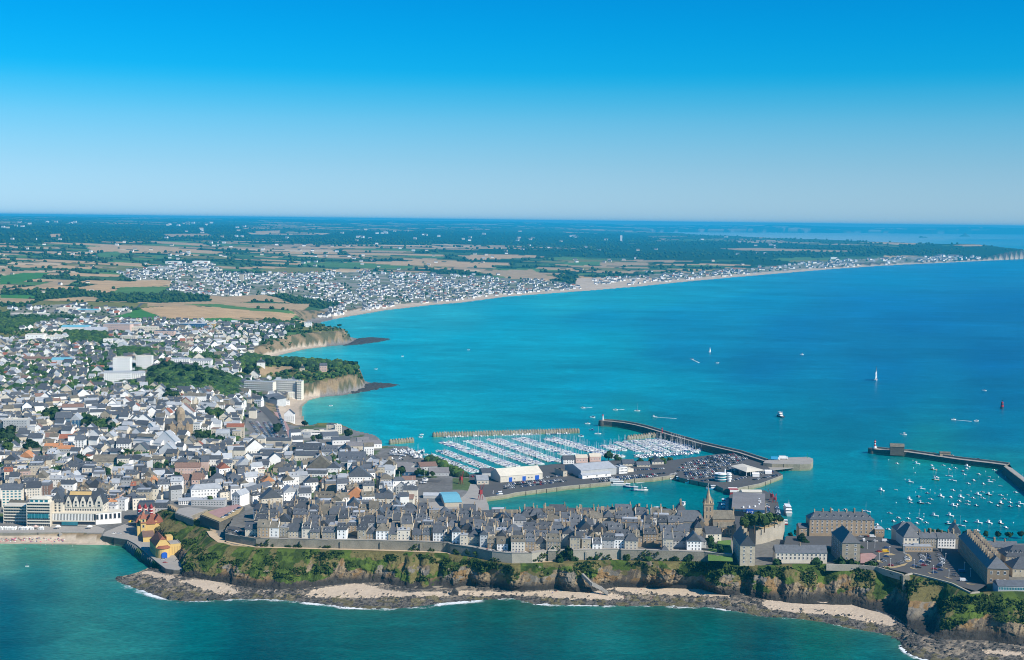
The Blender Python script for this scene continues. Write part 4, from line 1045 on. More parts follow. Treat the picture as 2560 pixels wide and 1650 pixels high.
MOOR=[("line nearest the harbour breakwater",[(740,648,'motor'),(938,648,'fisher'),(1092,668,'motor'),(1210,668,'motor'),(1330,694,'motor'),(1450,675,'fisher'),(1447,700,'motor'),(1725,716,'motor'),(2010,842,'sail')]),("second line from the harbour breakwater",[(1110,708,'fisher3'),(1270,705,'motor'),(1405,724,'motor2'),(1420,760,'motor'),(1568,756,'motor'),(1672,778,'dinghy'),(1265,775,'sail'),(1136,785,'sail')]),("third line from the harbour breakwater",[(868,835,'fisher'),(1130,812,'fisher3'),(1302,820,'sail'),(1516,818,'motor'),(1462,852,'motor'),(1614,854,'motor'),(1676,833,'fisher'),(1716,812,'dinghy'),(1787,873,'dinghy')]),("fourth line from the harbour breakwater",[(580,918,'fisher'),(726,910,'dinghy'),(988,905,'fisher'),(1048,948,'motor2'),(1307,920,'motor'),(1455,962,'dinghy'),(1560,962,'fisher'),(1605,938,'motor'),(1670,962,'fisher2'),(1792,970,'motor'),(1942,942,'motor')]),("fifth line from the harbour breakwater",[(958,980,'motor2'),(1082,1010,'motor'),(1185,980,'fisher'),(1285,988,'motor'),(1384,988,'fisher'),(1370,1028,'motor'),(1510,998,'motor'),(1612,1000,'motor'),(1824,1008,'motor')]),("sixth line from the harbour breakwater",[(865,1010,'fisher'),(876,1046,'motor'),(978,1048,'fisher2'),(1057,1052,'motor'),(1310,1075,'fisher'),(1350,1065,'motor2'),(1455,1062,'motor'),(1460,1032,'motor'),(1542,1074,'motor2'),(1682,1043,'motor'),(1758,1076,'motor2'),(1793,1050,'fisher2'),(1884,1044,'motor'),(1886,1082,'motor2'),(1986,1055,'fisher'),(1970,1082,'motor')]),("line along the rocks behind the barracks",[(665,1152,'motor'),(755,1200,'motor'),(705,1232,'motor'),(806,1243,'motor'),(853,1208,'motor'),(966,1210,'sail'),(940,1253,'motor'),(1034,1250,'motor'),(1118,1175,'fisher'),(1276,1174,'fisher')]),("line nearest the barracks roofs",[(1262,1260,'fisher2'),(1386,1280,'sail'),(1433,1236,'motor2'),(1562,1246,'fisher'),(1672,1248,'fisher'),(1790,1253,'fisher2'),(1842,1297,'motor'),(1553,1326,'motor'),(75,1114,'motor'),(215,1118,'motor'),(430,1134,'sail'),(540,1268,'motor'),(655,1316,'motor')])]
for row,items in MOOR:
 for k,(x,y,kd)in enumerate(sorted(items)):
  a,b=k4(x,y)
  put_boat(kd,a,b,random.uniform(-.5,.5)+math.pi*.72,("moored %s from left, %s"%(ordn(k+1),row)),.82 if kd in('motor','motor2')else 1.05,"boats moored in the right harbour")
mb=MB();mb.cyl(0,0,-.2,.35,.5,.45,8);mb.cyl(0,0,.35,.7,.3,.1,8);bme=mb.build("mooring_buoy",BM('white_paint'))
for bi_,(x,y)in enumerate([(905,690),(922,738),(655,608),(820,805),(900,612),(730,1040),(866,1150),(1010,1155),(1176,908),(1488,925),(1636,725),(1765,782),(1840,782),(1386,922),(926,935),(1075,912),(1258,1028),(1855,962),(1888,1008),(1010,1186),(1918,1245),(580,1228),(960,985),(1122,945),(1295,660),(1710,932)],1):
 a,b=k4(x,y);obj("mooring_buoy",bme,None,P(a,b,0),0,"white mooring buoy, %s among the boats of the right harbour"%ordn(bi_),"buoy","white mooring buoys").scale=(1.3,1.3,1.3)
k6=lambda x,y:(1400+x/2.06,850+y/2.06)
OPEN=[('motor',118,351,"near the marina entrance, trailing a short wake"),('motor',168,399,"left of the curved breakwater's lighthouse"),('motor',142,432,"between the caisson wall and the lighthouse"),('sail',397,366,"at anchor just beyond the curved breakwater"),('motor',285,361,"speeding past the tip of the curved breakwater"),('fisher',485,398,"with a long white wake beyond the curved breakwater"),('motor',680,100,"with a diagonal wake far out in the bay"),('motor',811,119,"alone right of the diagonal wake"),('fisher',1246,76,"far out, upper one of the open bay"),('motor',2185,261,"near the banded sea beacon"),('motor',2027,411,"left one of two crossing below the sea beacon"),('motor',2144,418,"right one of two crossing below the sea beacon"),('fisher',1770,488,"passing beyond the harbour light tower"),('sail',195,484,"at anchor inside the curved breakwater's tip"),('motor2',165,465,"at anchor beside the sailing boat inside the breakwater tip"),('motor',108,497,"lying off the right end of the caisson wall")]
for kd,x,y,wh in OPEN:
 a,b=k6(x,y);put_boat(kd,a,b,random.uniform(-.3,.3)+(math.pi if x in(485,118)else 0),wh,1.15)
for a,b,wh in[(1054,1087,"upper of two at the marina's left mouth"),(1052,1093,"lower of two at the marina's left mouth"),(1171,875,"far out off the first headland"),(1006,891,"off the beach of the second headland"),(827,1015,"in the sandy water of the nearer beach"),(721,898,"in the shallow bay behind the apartment headland"),(940,923,"just off the apartment headland")]:
 put_boat('motor',a,b,.3,wh,.9)
put_boat('dinghy',68,1416,.2,"alone in the front bay off the beach",.8)
sh=thing("sailing_ship",P(2190,951,0),"tall white two-masted sailing ship under full sail in the blue bay","sailing ship",rz=1.2)
mb=MB();hull(mb,24,5.5,2.2,0,1);obj("hull",mb.build("hull",BM('hull_white','deck_grey')),sh)
for x_,h_ in((4,27),(-5,24)):
 mb=MB();mb.bar((x_,0,2),(x_,0,h_),.3);obj("mast",mb.build("mast",BM('bark')),sh)
for pts in([(11,.2,3),(5,.2,5),(4.4,.2,23)],[(15,.2,3.4),(9,.2,4),(4.6,.2,26)]):
 mb=MB();mb.poly(pts+[(a,b-.4,c)for a,b,c in pts],[(0,1,2),(5,4,3),(0,3,4,1),(1,4,5,2),(2,5,3,0)]);obj("jib",mb.build("jib",BM('white_paint')),sh)
for x_,h_ in((3.4,21),(-5.6,19)):
 for z0 in(4,11):
  mb=MB();mb.box(x_-7,x_,-.2,.2,z0,min(z0+6,h_));obj("sail",mb.build("sail",BM('white_paint')),sh)
mb=MB();mb.poly([(0,-.1,1),(5,-.1,1),(1,-.1,11),(0,.15,1),(5,.15,1),(1,.15,11)],[(0,1,2),(5,4,3),(0,2,5,3),(1,4,5,2)]);sail_me=mb.build("sail",BM('white_paint'))
far_s=put_boat('sail',1774,880,.8,"under white sail, highest in the open bay",1.0,label="small sailing boat under a white sail far out in the bay")
o=bpy.data.objects.new("sail",sail_me);link(o,far_s)
def ship(name,px,py,z,rz,L,W,hm,label,cat,decks,masts=1,stripe=None):
 t=thing(name,P(px,py,z),label,cat,None,rz)
 H=L*.11
 mb=MB();hull(mb,L,W,H,0,1,-.5);obj("hull",mb.build("hull",BM(hm,'deck_grey')),t)
 z0=H
 for i,(x0,x1,h_,mm_)in enumerate(decks):
  mb=MB();w=W*(.40-.05*i)
  mb.box(x0*L,x1*L,-w,w,z0-.1,z0+h_,0)
  mb.box(x0*L-.1,x1*L+.1,-w-.03,w+.03,z0+h_*.5,z0+h_*.78,1)
  mb.box(x0*L-.3,x1*L+.3,-w-.25,w+.25,z0+h_,z0+h_+.2,0)
  obj("deckhouse",mb.build("deckhouse",BM(mm_,'glass_dark')),t);z0+=h_+.2
 for k in range(masts):
  x_=L*(-.3+.5*k)
  mb=MB();mb.bar((x_,0,H),(x_,0,H+L*.4),.12);mb.bar((x_,0,H+L*.35),(x_-L*.15,0,H+1),.06);mb.bar((x_,-1.2,H+L*.3),(x_,1.2,H+L*.3),.07)
  obj("mast",mb.build("mast",BM('white_paint')),t)
 if stripe:
  mb=MB();hull(mb,L*1.004,W*1.012,H*.35,0,0,-.5);obj("waterline_stripe",mb.build("waterline_stripe",BM(stripe)),t)
 return t
ship("work_boat",1950,1042,0,1.9,20,6.5,'hull_dark',"dark hulled work boat with white superstructure heading for the port","work boat",[(-.2,.25,2.8,'hull_white'),(-.1,.15,2.2,'hull_white')],1)
ship("trawler",1246,1246,0,.15,18,6,'hull_blue',"blue and white trawler moored at the basin's left quay corner","trawler",[(-.1,.25,3,'hull_white'),(0,.2,2.2,'hull_white')],2,'red_paint')
ship("tour_boat",1540,1214,0,3.1,24,6,'hull_white',"white passenger boat with a red deckhouse moored at the basin quay","passenger boat",[(-.35,.15,2.4,'hull_white'),(-.1,.3,2.2,'hull_white')],0)
ship("trawler",1573,1219,0,2.9,15,5,'hull_blue',"blue hulled trawler moored right of the white passenger boat","trawler",[(-.05,.25,2.8,'hull_white')],2)
ship("trawler",1593,1227,0,3.0,15,5,'hull_white',"pale trawler rafted outside the blue hulled trawler","trawler",[(-.05,.25,2.8,'hull_white')],2,'hull_blue')
ship("trawler",1611,1226,0,.2,9,3.5,'hull_white',"small white boat at the right end of the rafted trawlers","fishing boat",[(-.05,.25,2.2,'hull_white')],1)
ship("trawler",1780,1223,0,.1,14,5,'sky_blue_paint',"bright blue trawler moored below the round harbour office","trawler",[(-.1,.25,2.8,'hull_white')],1)
ship("trawler",1730,1209,0,-.3,16,4.5,'hull_white',"long pale work boat tied under the dark quay wall","trawler",[(-.3,0,2.8,'hull_white')],1)
ship("trawler",1694,1201,0,-.3,14,4.5,'hull_dark',"dark fishing boat at the pontoon under the quay corner","trawler",[(-.1,.2,3,'hull_white')],1)
ship("pilot_boat",1672,1198,0,.1,10,3.5,'hull_white',"white launch on the pontoon below the gangway","launch",[(-.1,.25,2.0,'hull_white')],0)
ship("pilot_boat",1638,1201,0,.1,10,3.5,'hull_white',"low white launch at the outer end of the basin pontoon","launch",[(-.1,.25,1.6,'hull_white')],0)
ship("trawler",1809,1258,0,1.4,13,4.5,'hull_white',"white trawler in the shade beside the fish market quay","trawler",[(-.1,.25,2.8,'hull_white')],1)
ship("trawler",1808,1271,0,1.4,13,4.5,'hull_blue',"second trawler in the shade beside the fish market quay","trawler",[(-.1,.25,2.8,'hull_white')],1)
ship("trawler",1641,1276,0,.6,10,3.5,'hull_white',"small white boat half hidden behind the old town roofs","fishing boat",[(-.1,.25,2.4,'hull_white')],1)
ship("trawler",1708,1263,0,.9,9,3.4,'hull_white',"white boat showing above the dark church roof","fishing boat",[(-.1,.25,2.4,'hull_white')],0)
ship("ferry",1968,1283,0,1.5,32,7.5,'hull_white',"white two-decked passenger ferry alongside the fish quay","ferry",[(-.38,.28,2.6,'hull_white'),(-.30,.18,2.4,'hull_white')],1)
ship("red_tender",1964,1309,0,1.5,12,4.5,'red_paint',"red and white tender astern of the white ferry","tender",[(-.1,.25,2.2,'hull_white')],0)
wk=MB()
for(x0,y0,x1,y1)in((485,398,600,404),(118,351,165,347),(285,361,330,357),(680,100,718,118),(2027,411,2120,419)):
 a,b=k6(x0,y0),k6(x1,y1);p,q=P(a[0],a[1],0),P(b[0],b[1],0)
 if x0==118:
  pass
 d=(q-p).normalized();n_=Vector((-d.y,d.x,0))
 wk.poly([p+n_*.5+Vector((0,0,.05)),p-n_*.5+Vector((0,0,.05)),q-n_*1.6+Vector((0,0,.05)),q+n_*1.6+Vector((0,0,.05))],[(0,1,2,3)])
obj("wake_foam",wk.build("wake_foam",BM('white_paint')),kind='stuff')
BME={k:joined(v_)for k,v_ in KINDP.items()}
for k_ in('sail','motor'):
 BME[k_+'w']=BME[k_].copy()
 for i_,m_ in enumerate(BME[k_+'w'].materials):
  if m_.name=='glass_dark':
   BME[k_+'w'].materials[i_]=M('car_silver')
KNAME['sailw']=KNAME['sail'];KNAME['motorw']=KNAME['motor']
PONT=[("first pontoon from the left",(1066,1135),(1190,1181),6.0,'m'),("second pontoon from the left",(1099,1126),(1223,1173),6.8,'m'),("third pontoon from the left",(1109,1105),(1283,1167),8.2,'s'),("fourth pontoon from the left",(1169,1101),(1343,1162),8.8,'s'),("fifth pontoon from the left",(1229,1098),(1395,1156),9.2,'s'),("sixth pontoon from the left",(1291,1095),(1462,1150),9.6,'s'),("seventh pontoon from the left",(1370,1096),(1550,1146),10,'s'),("eighth pontoon from the left",(1512,1113),(1550,1127),9,'s'),("ninth pontoon from the left",(1548,1105),(1612,1132),9,'s'),("tenth pontoon from the left",(1590,1101),(1655,1130),9,'s'),("eleventh pontoon from the left",(1626,1098),(1703,1128),9.5,'s'),("pontoon under the curved breakwater",(1665,1102),(1750,1129),9.5,'s'),("pontoon crossing below the others",(1585,1143),(1735,1133),9,'s'),("pontoon along the caisson wall",(1100,1092),(1420,1083),8,'c')]
nb={'sail':0,'motor':0}
rest=[]
mb1=MB();mb1 .box(-.5,.5,-1.1,1.1,.1,.6);dk=mb1
for name_,a,b,Lb,ty in PONT:
 p,q=P(a[0],a[1],0),P(b[0],b[1],0)
 d=(q-p);L=d.length;d.normalize();n_=Vector((-d.y,d.x,0));ang=math.atan2(d.y,d.x)
 t=thing("pontoon",(p.x,p.y,0),"floating walkway deck, the "+name_,"pontoon","marina pontoons",ang)
 mb=MB();mb.box(0,L,-1.1,1.1,.1,.55);obj("deck",mb.build("deck",BM('deck_grey')),t)
 mb=MB()
 for k in range(int(L//25)):
  mb.cyl(12+k*25,1.3,-2,4.5,.3,.3,6)
 obj("pile",mb.build("pile",BM('steel')),t)['kind']='stuff'
 step=Lb*.33+.5
 kk=0
 for side in((1,-1)if ty!='c' else(-1,)):
  s0=2;kk_=1
  while s0<L-1:
   s0+=step*random.uniform(.9,1.12)
   if random.random()<.05:
    s0+=step
    continue
   kd=random.choice(['sail','sailw','sailw','sailw','motorw','motorw','sail2']if ty!='m' else['motorw','motorw','motorw','motorw','motor','motor2','sailw'])
   sc=Lb/(8.5 if 'sail' in kd else 7)*random.uniform(.84,1.12)
   off=1.4+Lb/2
   c=p+d*s0+n_*side*off
   rz=ang+math.pi/2*side+(math.pi if random.random()<.5 else 0)+random.uniform(-.05,.05)
   ck='sail' if 'sail' in kd else 'motor'
   rest.append((c.y,c,rz,kd,sc,name_,ck,kk_,'far' if side>0 else 'near'));kk_+=1
rest.sort(key=lambda r_:r_[0])
left=[]
for yy,c,rz,kd,sc,name_,ck,bi,sd in rest:
 if nb[ck]<(270 if ck=='sail' else 210):
  nb[ck]+=1
  nm,lb,cat=KNAME[kd]
  o=obj("berthed_"+nm,BME[kd],None,(c.x,c.y,0),rz,"%s, %s on the %s side of the %s"%(lb.replace('bare-masted ','').replace('small ',''),ordn(bi),sd,name_),cat,"boats berthed in the marina")
  o.scale=(sc,sc,sc)
 else:
  left.append((c,rz,kd,sc))
def stuff_copies(name,items,meshes,**kw):
 """joins many copies into one object: items = (location, rz, key, scale)"""
 V=[];Fc=[];mi=[];mats=[];cache={}
 nv=0
 for k,me in meshes.items():
  co=np.zeros(len(me.vertices)*3);me.vertices.foreach_get('co',co);co=co.reshape(-1,3)
  ids=[]
  for m_ in me.materials:
   if m_ not in mats:
    mats.append(m_)
   ids.append(mats.index(m_))
  me.calc_loop_triangles()
  tr=np.zeros(len(me.loop_triangles)*3,np.int32);me.loop_triangles.foreach_get('vertices',tr)
  pi=np.zeros(len(me.loop_triangles),np.int32);me.loop_triangles.foreach_get('polygon_index',pi)
  pm=np.array([ids[pl.material_index]for pl in me.polygons])
  cache[k]=(co,tr.reshape(-1,3),pm[pi])
 for c,rz,kd,sc in items:
  co,tr,pm=cache[kd]
  cs,sn=math.cos(rz),math.sin(rz)
  R=np.array([[cs,sn,0],[-sn,cs,0],[0,0,1]])*(sc if np.isscalar(sc)else 1)
  cc=co*(np.array(sc)if not np.isscalar(sc)else 1)
  V.append(cc@R+np.array((c[0],c[1],c[2])));Fc.append(tr+nv);mi.append(pm);nv+=len(co)
 return obj(name,mesh_np(name,np.concatenate(V),np.concatenate(Fc),mats,np.concatenate(mi)),kind='stuff',**kw)
if left:
 stuff_copies("berthed_boats",left,BME)
HARD=[(1035+random.uniform(-55,30),1128+random.uniform(0,22))for _ in range(46)]+[(990+random.uniform(0,50),1200+random.uniform(0,22))for _ in range(14)]+[(1055+random.uniform(0,12),1200+random.uniform(0,16))for _ in range(6)]
HARD=sorted(HARD[:46])+sorted(HARD[46:])
for k,(a,b)in enumerate(HARD):
 kd=random.choice(['sail','motor','motor','fisher'])
 yard="the shore boatyard left of the marina" if k<46 else "the yard by the turquoise roof"
 h_=hit(a,b)[0]
 o=obj("stored_"+KNAME[kd][0],BME[kd],None,(h_[0],h_[1],h_[2]+1.2),random.uniform(0,6),"%s, %s from left in %s"%(KNAME[kd][1].replace('bare-masted ',''),ordn(k%46+1),yard),KNAME[kd][2],"boats stored on land in "+yard)
t=thing("gangway",P(1690,1184,5),"long grey gangway sloping from the quay corner to the basin pontoon","gangway")
mb=MB();p,q=P(1692,1184,5.2),P(1632,1199,.8)
d=(q-p).normalized();n_=Vector((-d.y,d.x,0))*1.3
mb.poly([p-n_,q-n_,q+n_,p+n_,p-n_-Vector((0,0,.5)),q-n_-Vector((0,0,.5)),q+n_-Vector((0,0,.5)),p+n_-Vector((0,0,.5))],[(0,1,2,3),(7,6,5,4),(0,4,5,1),(2,6,7,3)])
child(obj("walkway",mb.build("walkway",BM('steel'))),t)
mb=MB()
for s_n in(-1,1):
 mb.bar(p+n_*s_n+Vector((0,0,1.1)),q+n_*s_n+Vector((0,0,1.1)),.12)
child(obj("railing",mb.build("railing",BM('white_paint'))),t)
for a,b,lb in(((1590,1208),(1668,1198),"narrow floating pontoon along the basin quay"),((1690,1200),(1800,1222),"narrow floating pontoon under the dark quay wall")):
 p,q=P(a[0],a[1],0),P(b[0],b[1],0);d=q-p
 t=thing("pontoon",(p.x,p.y,0),lb,"pontoon","basin pontoons",math.atan2(d.y,d.x));mb=MB();mb.box(0,d.length,-1,1,0,.5);obj("deck",mb.build("deck",BM('deck_grey')),t)
def car_parts(cm,van=False):
 L,W=(4.2,1.75)if not van else(5.4,2.0)
 mb=MB()
 if not van:
  prof=[(-2.1,.3),(-2.1,.85),(-1.7,.95),(1.0,.92),(2.0,.72),(2.1,.3)]
  gl=[(-1.75,.95),(-1.25,1.42),(.35,1.42),(1.05,.92)]
 else:
  prof=[(-2.7,.35),(-2.7,2.2),(1.3,2.25),(2.2,1.25),(2.7,1.0),(2.7,.35)]
  gl=[(1.35,1.5),(1.32,2.18),(1.4,2.18),(2.15,1.35)]
 n=len(prof)
 pts=[(x,-W/2,z)for x,z in prof]+[(x,W/2,z)for x,z in prof]
 mb.poly(pts,[tuple(range(n)),tuple(range(2*n-1,n-1,-1))]+[(i,i+n,(i+1)%n+n,(i+1)%n)for i in range(n)],0)
 if not van:
  mb.box(-1.22,.32,-W/2*.80,W/2*.80,1.42,1.47,0)
 body=mb.build("body",BM(cm))
 mb=MB();n=4;w=W/2*(.86 if not van else 1.01)
 pts=[(x,-w,z)for x,z in gl]+[(x,w,z)for x,z in gl]
 mb.poly(pts,[(0,1,2,3),(7,6,5,4),(0,4,5,1),(1,5,6,2),(2,6,7,3)],0)
 glass=mb.build("windows",BM('glass_dark'))
 return[("body",body),("windows",glass),("wheel",WHEEL)]+[("wheel",WHEEL)]*3
def wheel_mesh():
 wm_=MB();pts=[(.33*math.cos(k*math.pi/4),-.12,.33*math.sin(k*math.pi/4))for k in range(8)]+[(.33*math.cos(k*math.pi/4),.12,.33*math.sin(k*math.pi/4))for k in range(8)]
 wm_.poly(pts,[tuple(range(8)),tuple(range(15,7,-1))]+[(i,(i+1)%8,(i+1)%8+8,i+8)for i in range(8)])
 return wm_.build("wheel",BM('rubber'))
WHEEL=wheel_mesh()
CCOL=['white','silver','black','blue','red','grey']
CPART={c:car_parts('car_'+c)for c in CCOL+['yellow']}
VPART={c:car_parts('car_'+c,True)for c in('white','yellow','blue')}
CME={c:joined(p_[:2])for c,p_ in CPART.items()}
CW=['white']*5+['silver']*5+['black']*5+['grey']*4+['blue']*3+['red']
def put_car(x,y,z,rz,c,label,group,parts=True,van=False):
 nm="parked_van" if van else "parked_car"
 if not parts:
  return obj(nm,CME[c],None,(x,y,z),rz,label,"car",group)
 t=thing(nm,(x,y,z),label,"van" if van else "car",group,rz)
 q_=0;hl=(5.4 if van else 4.2)*.31;hw=1.0 if van else.86
 for pn,me in(VPART if van else CPART)[c]:
  o=bpy.data.objects.new(pn,me);link(o,t)
  if pn=="wheel":
   o.location=((-hl,hl)[q_%2],(-hw,hw)[q_//2],.33);q_+=1
 return t
k5=lambda x,y:(2140+x/7.967,1330+y/7.967)
ZP=28.05
lot=[("in the left block of the clifftop car park",[(610,497,'blue'),(530,565,'black'),(560,590,'silver'),(695,670,'red'),(840,640,'grey'),(905,612,'silver'),(1010,520,'white'),(1030,535,'silver'),(1020,560,'white')]),("in the middle block of the clifftop car park",[(1290,445,'black'),(1300,465,'grey'),(1310,485,'silver'),(1335,510,'white'),(1340,535,'silver'),(1345,555,'silver'),(1310,585,'white'),(1300,605,'blue'),(1265,635,'silver'),(1350,670,'red'),(1160,685,'blue'),(1250,715,'black'),(1395,655,'silver'),(1420,445,'black'),(1430,468,'black'),(1440,490,'blue'),(1445,515,'black'),(1450,540,'blue'),(1455,562,'black'),(1440,595,'white'),(1430,612,'black'),(1420,635,'black')]),("in the right block of the clifftop car park",[(1640,465,'grey'),(1660,490,'silver'),(1700,535,'white'),(1710,550,'silver'),(1720,565,'white'),(1725,590,'silver'),(1720,625,'white'),(1710,645,'silver'),(1670,670,'blue'),(1640,705,'black'),(1560,745,'red'),(1680,765,'blue'),(1570,815,'blue'),(1950,880,'grey'),(1590,375,'grey'),(1560,380,'black')])]
cnt={}
for where,items in lot:
 for k,(x,y,c)in enumerate(items):
  a,b=k5(x,y);p=P(a,b,ZP);cnt[(c,where)]=cnt.get((c,where),0)+1
  tot=sum(1 for i_ in items if i_[2]==c)
  lb="only %s car %s"%(c,where)if tot==1 else "%s car, %s %s one from the top, %s"%(c,ordn(cnt[(c,where)]),c,where.replace("in the ","").replace("of the","of"))
  put_car(p.x,p.y,ZP,-.25+random.uniform(-.06,.06),c,lb,"cars in the clifftop car park")
for(x,y,c,v_,lb)in[(460,395,'red',False,"red car beside the yellow van at the car park entrance"),(590,400,'yellow',True,"yellow van at the entrance of the clifftop car park"),(2140,975,'white',True,"white camper van parked near the corner of the long dark barracks"),(2110,800,'blue',True,"blue van in the shade of the long dark barracks"),(580,190,'white',True,"white van parked by the lane wall left of the slate roofed houses"),(155,180,'white',True,"white van parked in front of the big stone barracks"),(385,190,'white',False,"white car at the right end of the barracks forecourt row"),(260,195,'black',False,"black car in the barracks forecourt row"),(320,195,'grey',False,"grey car in the barracks forecourt row"),(330,105,'white',True,"white van against the facade of the big stone barracks"),(100,100,'silver',False,"silver car against the facade of the big stone barracks"),(150,100,'grey',False,"grey car against the facade of the big stone barracks"),(200,102,'black',False,"black car against the facade of the big stone barracks"),(250,102,'red',False,"red car against the facade of the big stone barracks"),(600,320,'blue',False,"blue car in the lane above the clifftop car park")]:
 a,b=k5(x,y);p=P(a,b,ZP);put_car(p.x,p.y,ZP,-.1 if not(x,y)==(155,180)else 1.4,c,lb,"cars by the barracks",van=v_)
for k in range(17):
 a=1186+k*8.0;zr_=31.35;b=np.interp(a,[1180,1230,1280,1330],[1372,1381,1386,1386])-3.5
 p=P(a,b,zr_-.9);c=random.choice(CW)
 put_car(p.x,p.y,float(ground(p.x,p.y))+.05,1.5,c,"%s car, %s from the left in the row behind the new rampart"%(c,ordn(k+1)),"cars behind the new rampart")
for k in range(9):
 a=575+k*8.2;b=1326+k*2.0;p=P(a,b,30.02);c=random.choice(CW)
 put_car(p.x,p.y,30.02,1.2,c,"%s car, %s from the left on the low curved bastion"%(c,ordn(k+1)),"cars on the low curved bastion")
for k in range(6):
 a=558+k*8;b=1294-k*4.6;p=P(a,b,31.6);c=['white','blue','silver','white','silver','blue'][k]
 put_car(p.x,p.y,31.58,.9,c,"%s car, %s from the left on the dry grass bastion"%(c,ordn(k+1)),"cars on the dry grass bastion")
for(a,b,c,lb)in[(409,1400,'silver',"silver car in the small lot below the yellow hall"),(413,1409,'red',"red car at the end of the casino sea wall"),(437,1406,'silver',"silver car by the cliff foot right of the yellow hall"),(444,1403,'grey',"grey car closest to the cliff foot"),(285,1335,'white',"white car at the top of the beach ramp"),(298,1336,'silver',"silver car behind the beach ramp wall")]:
 h_=hit(a,b)[0];put_car(h_[0],h_[1],h_[2]+.2,.3,c,lb,"cars by the casino")
for k,(a,b,c)in enumerate([(2270,1127,'grey'),(2286,1129,'blue'),(2300,1131,'silver'),(2322,1133,'red'),(2335,1134,'grey'),(2380,1139,'silver'),(2445,1148,'blue'),(2277,1127,'white')]):
 p=P(a,b,6.5);put_car(p.x,p.y,6.52,2.2,c,"%s car, %s one parked along the harbour breakwater"%(c,ordn(k+1)),"cars on the harbour breakwater")
LOTS=[("of the big lot under the breakwater",5.03,[((1700,1170),(1850,1156)),((1706,1163),(1865,1150)),((1716,1158),(1872,1146)),((1735,1153),(1870,1141)),((1755,1148),(1858,1136)),((1770,1143),(1845,1134))]),("of the ferry hall lot",5.03,[((1690,1179),(1825,1162)),((1712,1183),(1800,1172)),((1714,1187),(1795,1178)),((1716,1191),(1785,1184)),((1730,1197),(1786,1190)),((1755,1203),(1784,1199)),((1822,1170),(1860,1187)),((1828,1202),(1870,1192))]),("of the basin quay",5.03,[((1262,1222),(1420,1203)),((1262,1216),(1400,1200)),((1270,1211),(1360,1200)),((1480,1199),(1660,1184)),((1500,1204),(1640,1190))]),("of the shore road lot",None,[((625,1053),(660,1100)),((640,1053),(680,1104)),((660,1056),(690,1104)),((672,1056),(702,1106)),((703,1092),(726,1113)),((710,1088),(730,1108)),((690,1010),(714,1080)),((614,1040),(650,1030))]),("before the domed church",None,[((452,1096),(505,1094)),((455,1100),(508,1099)),((468,1087),(500,1092))]),("of the market lot",None,[((366,1178),(430,1184)),((370,1185),(440,1190)),((384,1191),(445,1195))]),("behind the quay sheds",5.03,[((1345,1196),(1470,1182)),((1540,1178),(1660,1172)),((1180,1192),(1250,1187)),((1060,1192),(1170,1190))]),("on the fish quay",5.03,[((1918,1262),(1922,1290)),((1942,1268),(1950,1300))]),("at the end of the harbour platform",5.03,[((1885,1200),(1945,1188)),((1900,1184),(1935,1180))]),("beside the charcoal roofed halls",None,[((930,1158),(965,1180)),((888,1118),(930,1140)),((945,1150),(1010,1150)),((960,1160),(1040,1158))]),("of the old town square",31.0,[((1618,1304),(1645,1295)),((1625,1308),(1650,1300))])]
cars=[]
for where,zc,rows in LOTS:
 for ri_,(a,b)in enumerate(rows):
  pa=P(a[0],a[1],zc)if zc else Vector(hit(a[0],a[1])[0]);pb=P(b[0],b[1],zc)if zc else Vector(hit(b[0],b[1])[0])
  d=pb-pa;L=d.length;d.normalize();ang=math.atan2(d.y,d.x)+math.pi/2+.15
  s0=0;ci_=0
  while s0<L:
   ci_+=1
   if random.random()<.93:
    q=pa+d*s0
    zz_=zc if zc and zc!=31.0 else float(ground(q.x,q.y))+.03
    cars.append((q.y,q.x,zz_,ang+random.uniform(-.05,.05),random.choice(CW),where,ri_+1,ci_))
   s0+=2.75
cars.sort()
leftc=[]
for k,(y,x,z,rz,c,where,ri_,ci_)in enumerate(cars):
 if k<150:
  put_car(x,y,z,rz,c,"%s car, %s in row %s %s"%(c,ordn(min(ci_,89)),['one','two','three','four','five','six','seven','eight'][ri_-1],where),"cars "+where,parts=False)
 else:
  leftc.append(((x,y,z),rz,c,1.0))
stuff_copies("parked_cars",leftc,CME)
print("boats",nb,len(left),"cars",len(cars))
for pts_,nm_ in(([(858,976),(880,968),(905,961),(935,957),(985,960),(996,964),(960,969),(925,976),(890,983),(862,984)],0),([(885,850),(905,845),(930,844),(976,847),(960,852),(930,857),(890,862),(860,864)],1)):
 w_=np.array(poly_px(pts_,0));c0=w_.min(0);c1=w_.max(0);V_=[]
 gx_,gy_=np.meshgrid(np.arange(c0[0]-20,c1[0]+20,2.2),np.arange(c0[1]-20,c1[1]+20,3.0));d_,_=seg_dist(gx_,gy_,[tuple(q)for q in w_]);d_=np.where(in_poly(gx_,gy_,w_),d_,-d_)
 hz_=np.clip(d_*.14,-3,1.8)+(ridged(gx_/9,gy_/9,501,4)-.55)*3.2*(d_>-14)
 obj("reef",mesh_np("reef",np.stack([gx_,gy_,hz_],-1).reshape(-1,3),grid_faces(*gx_.shape),[M('sea_rock')]),kind='structure')
def _window_mesh(name,fm,gm,bars=True):
 mb=MB()
 mb.poly([(-.5,-.06,0),(.5,-.06,0),(.5,-.06,1),(-.5,-.06,1)],[(0,1,2,3)],1)
 for x0,x1,z0,z1 in((-.56,-.46,-.04,1.04),(.46,.56,-.04,1.04),(-.46,.46,.94,1.04),(-.6,.6,-.1,.02)):
  mb.box(x0,x1,-.12,.02,z0,z1,0)
 if bars:
  mb.box(-.03,.03,-.09,-.05,.02,.94,0)
 return mb.build(name,[M(fm),M(gm)])
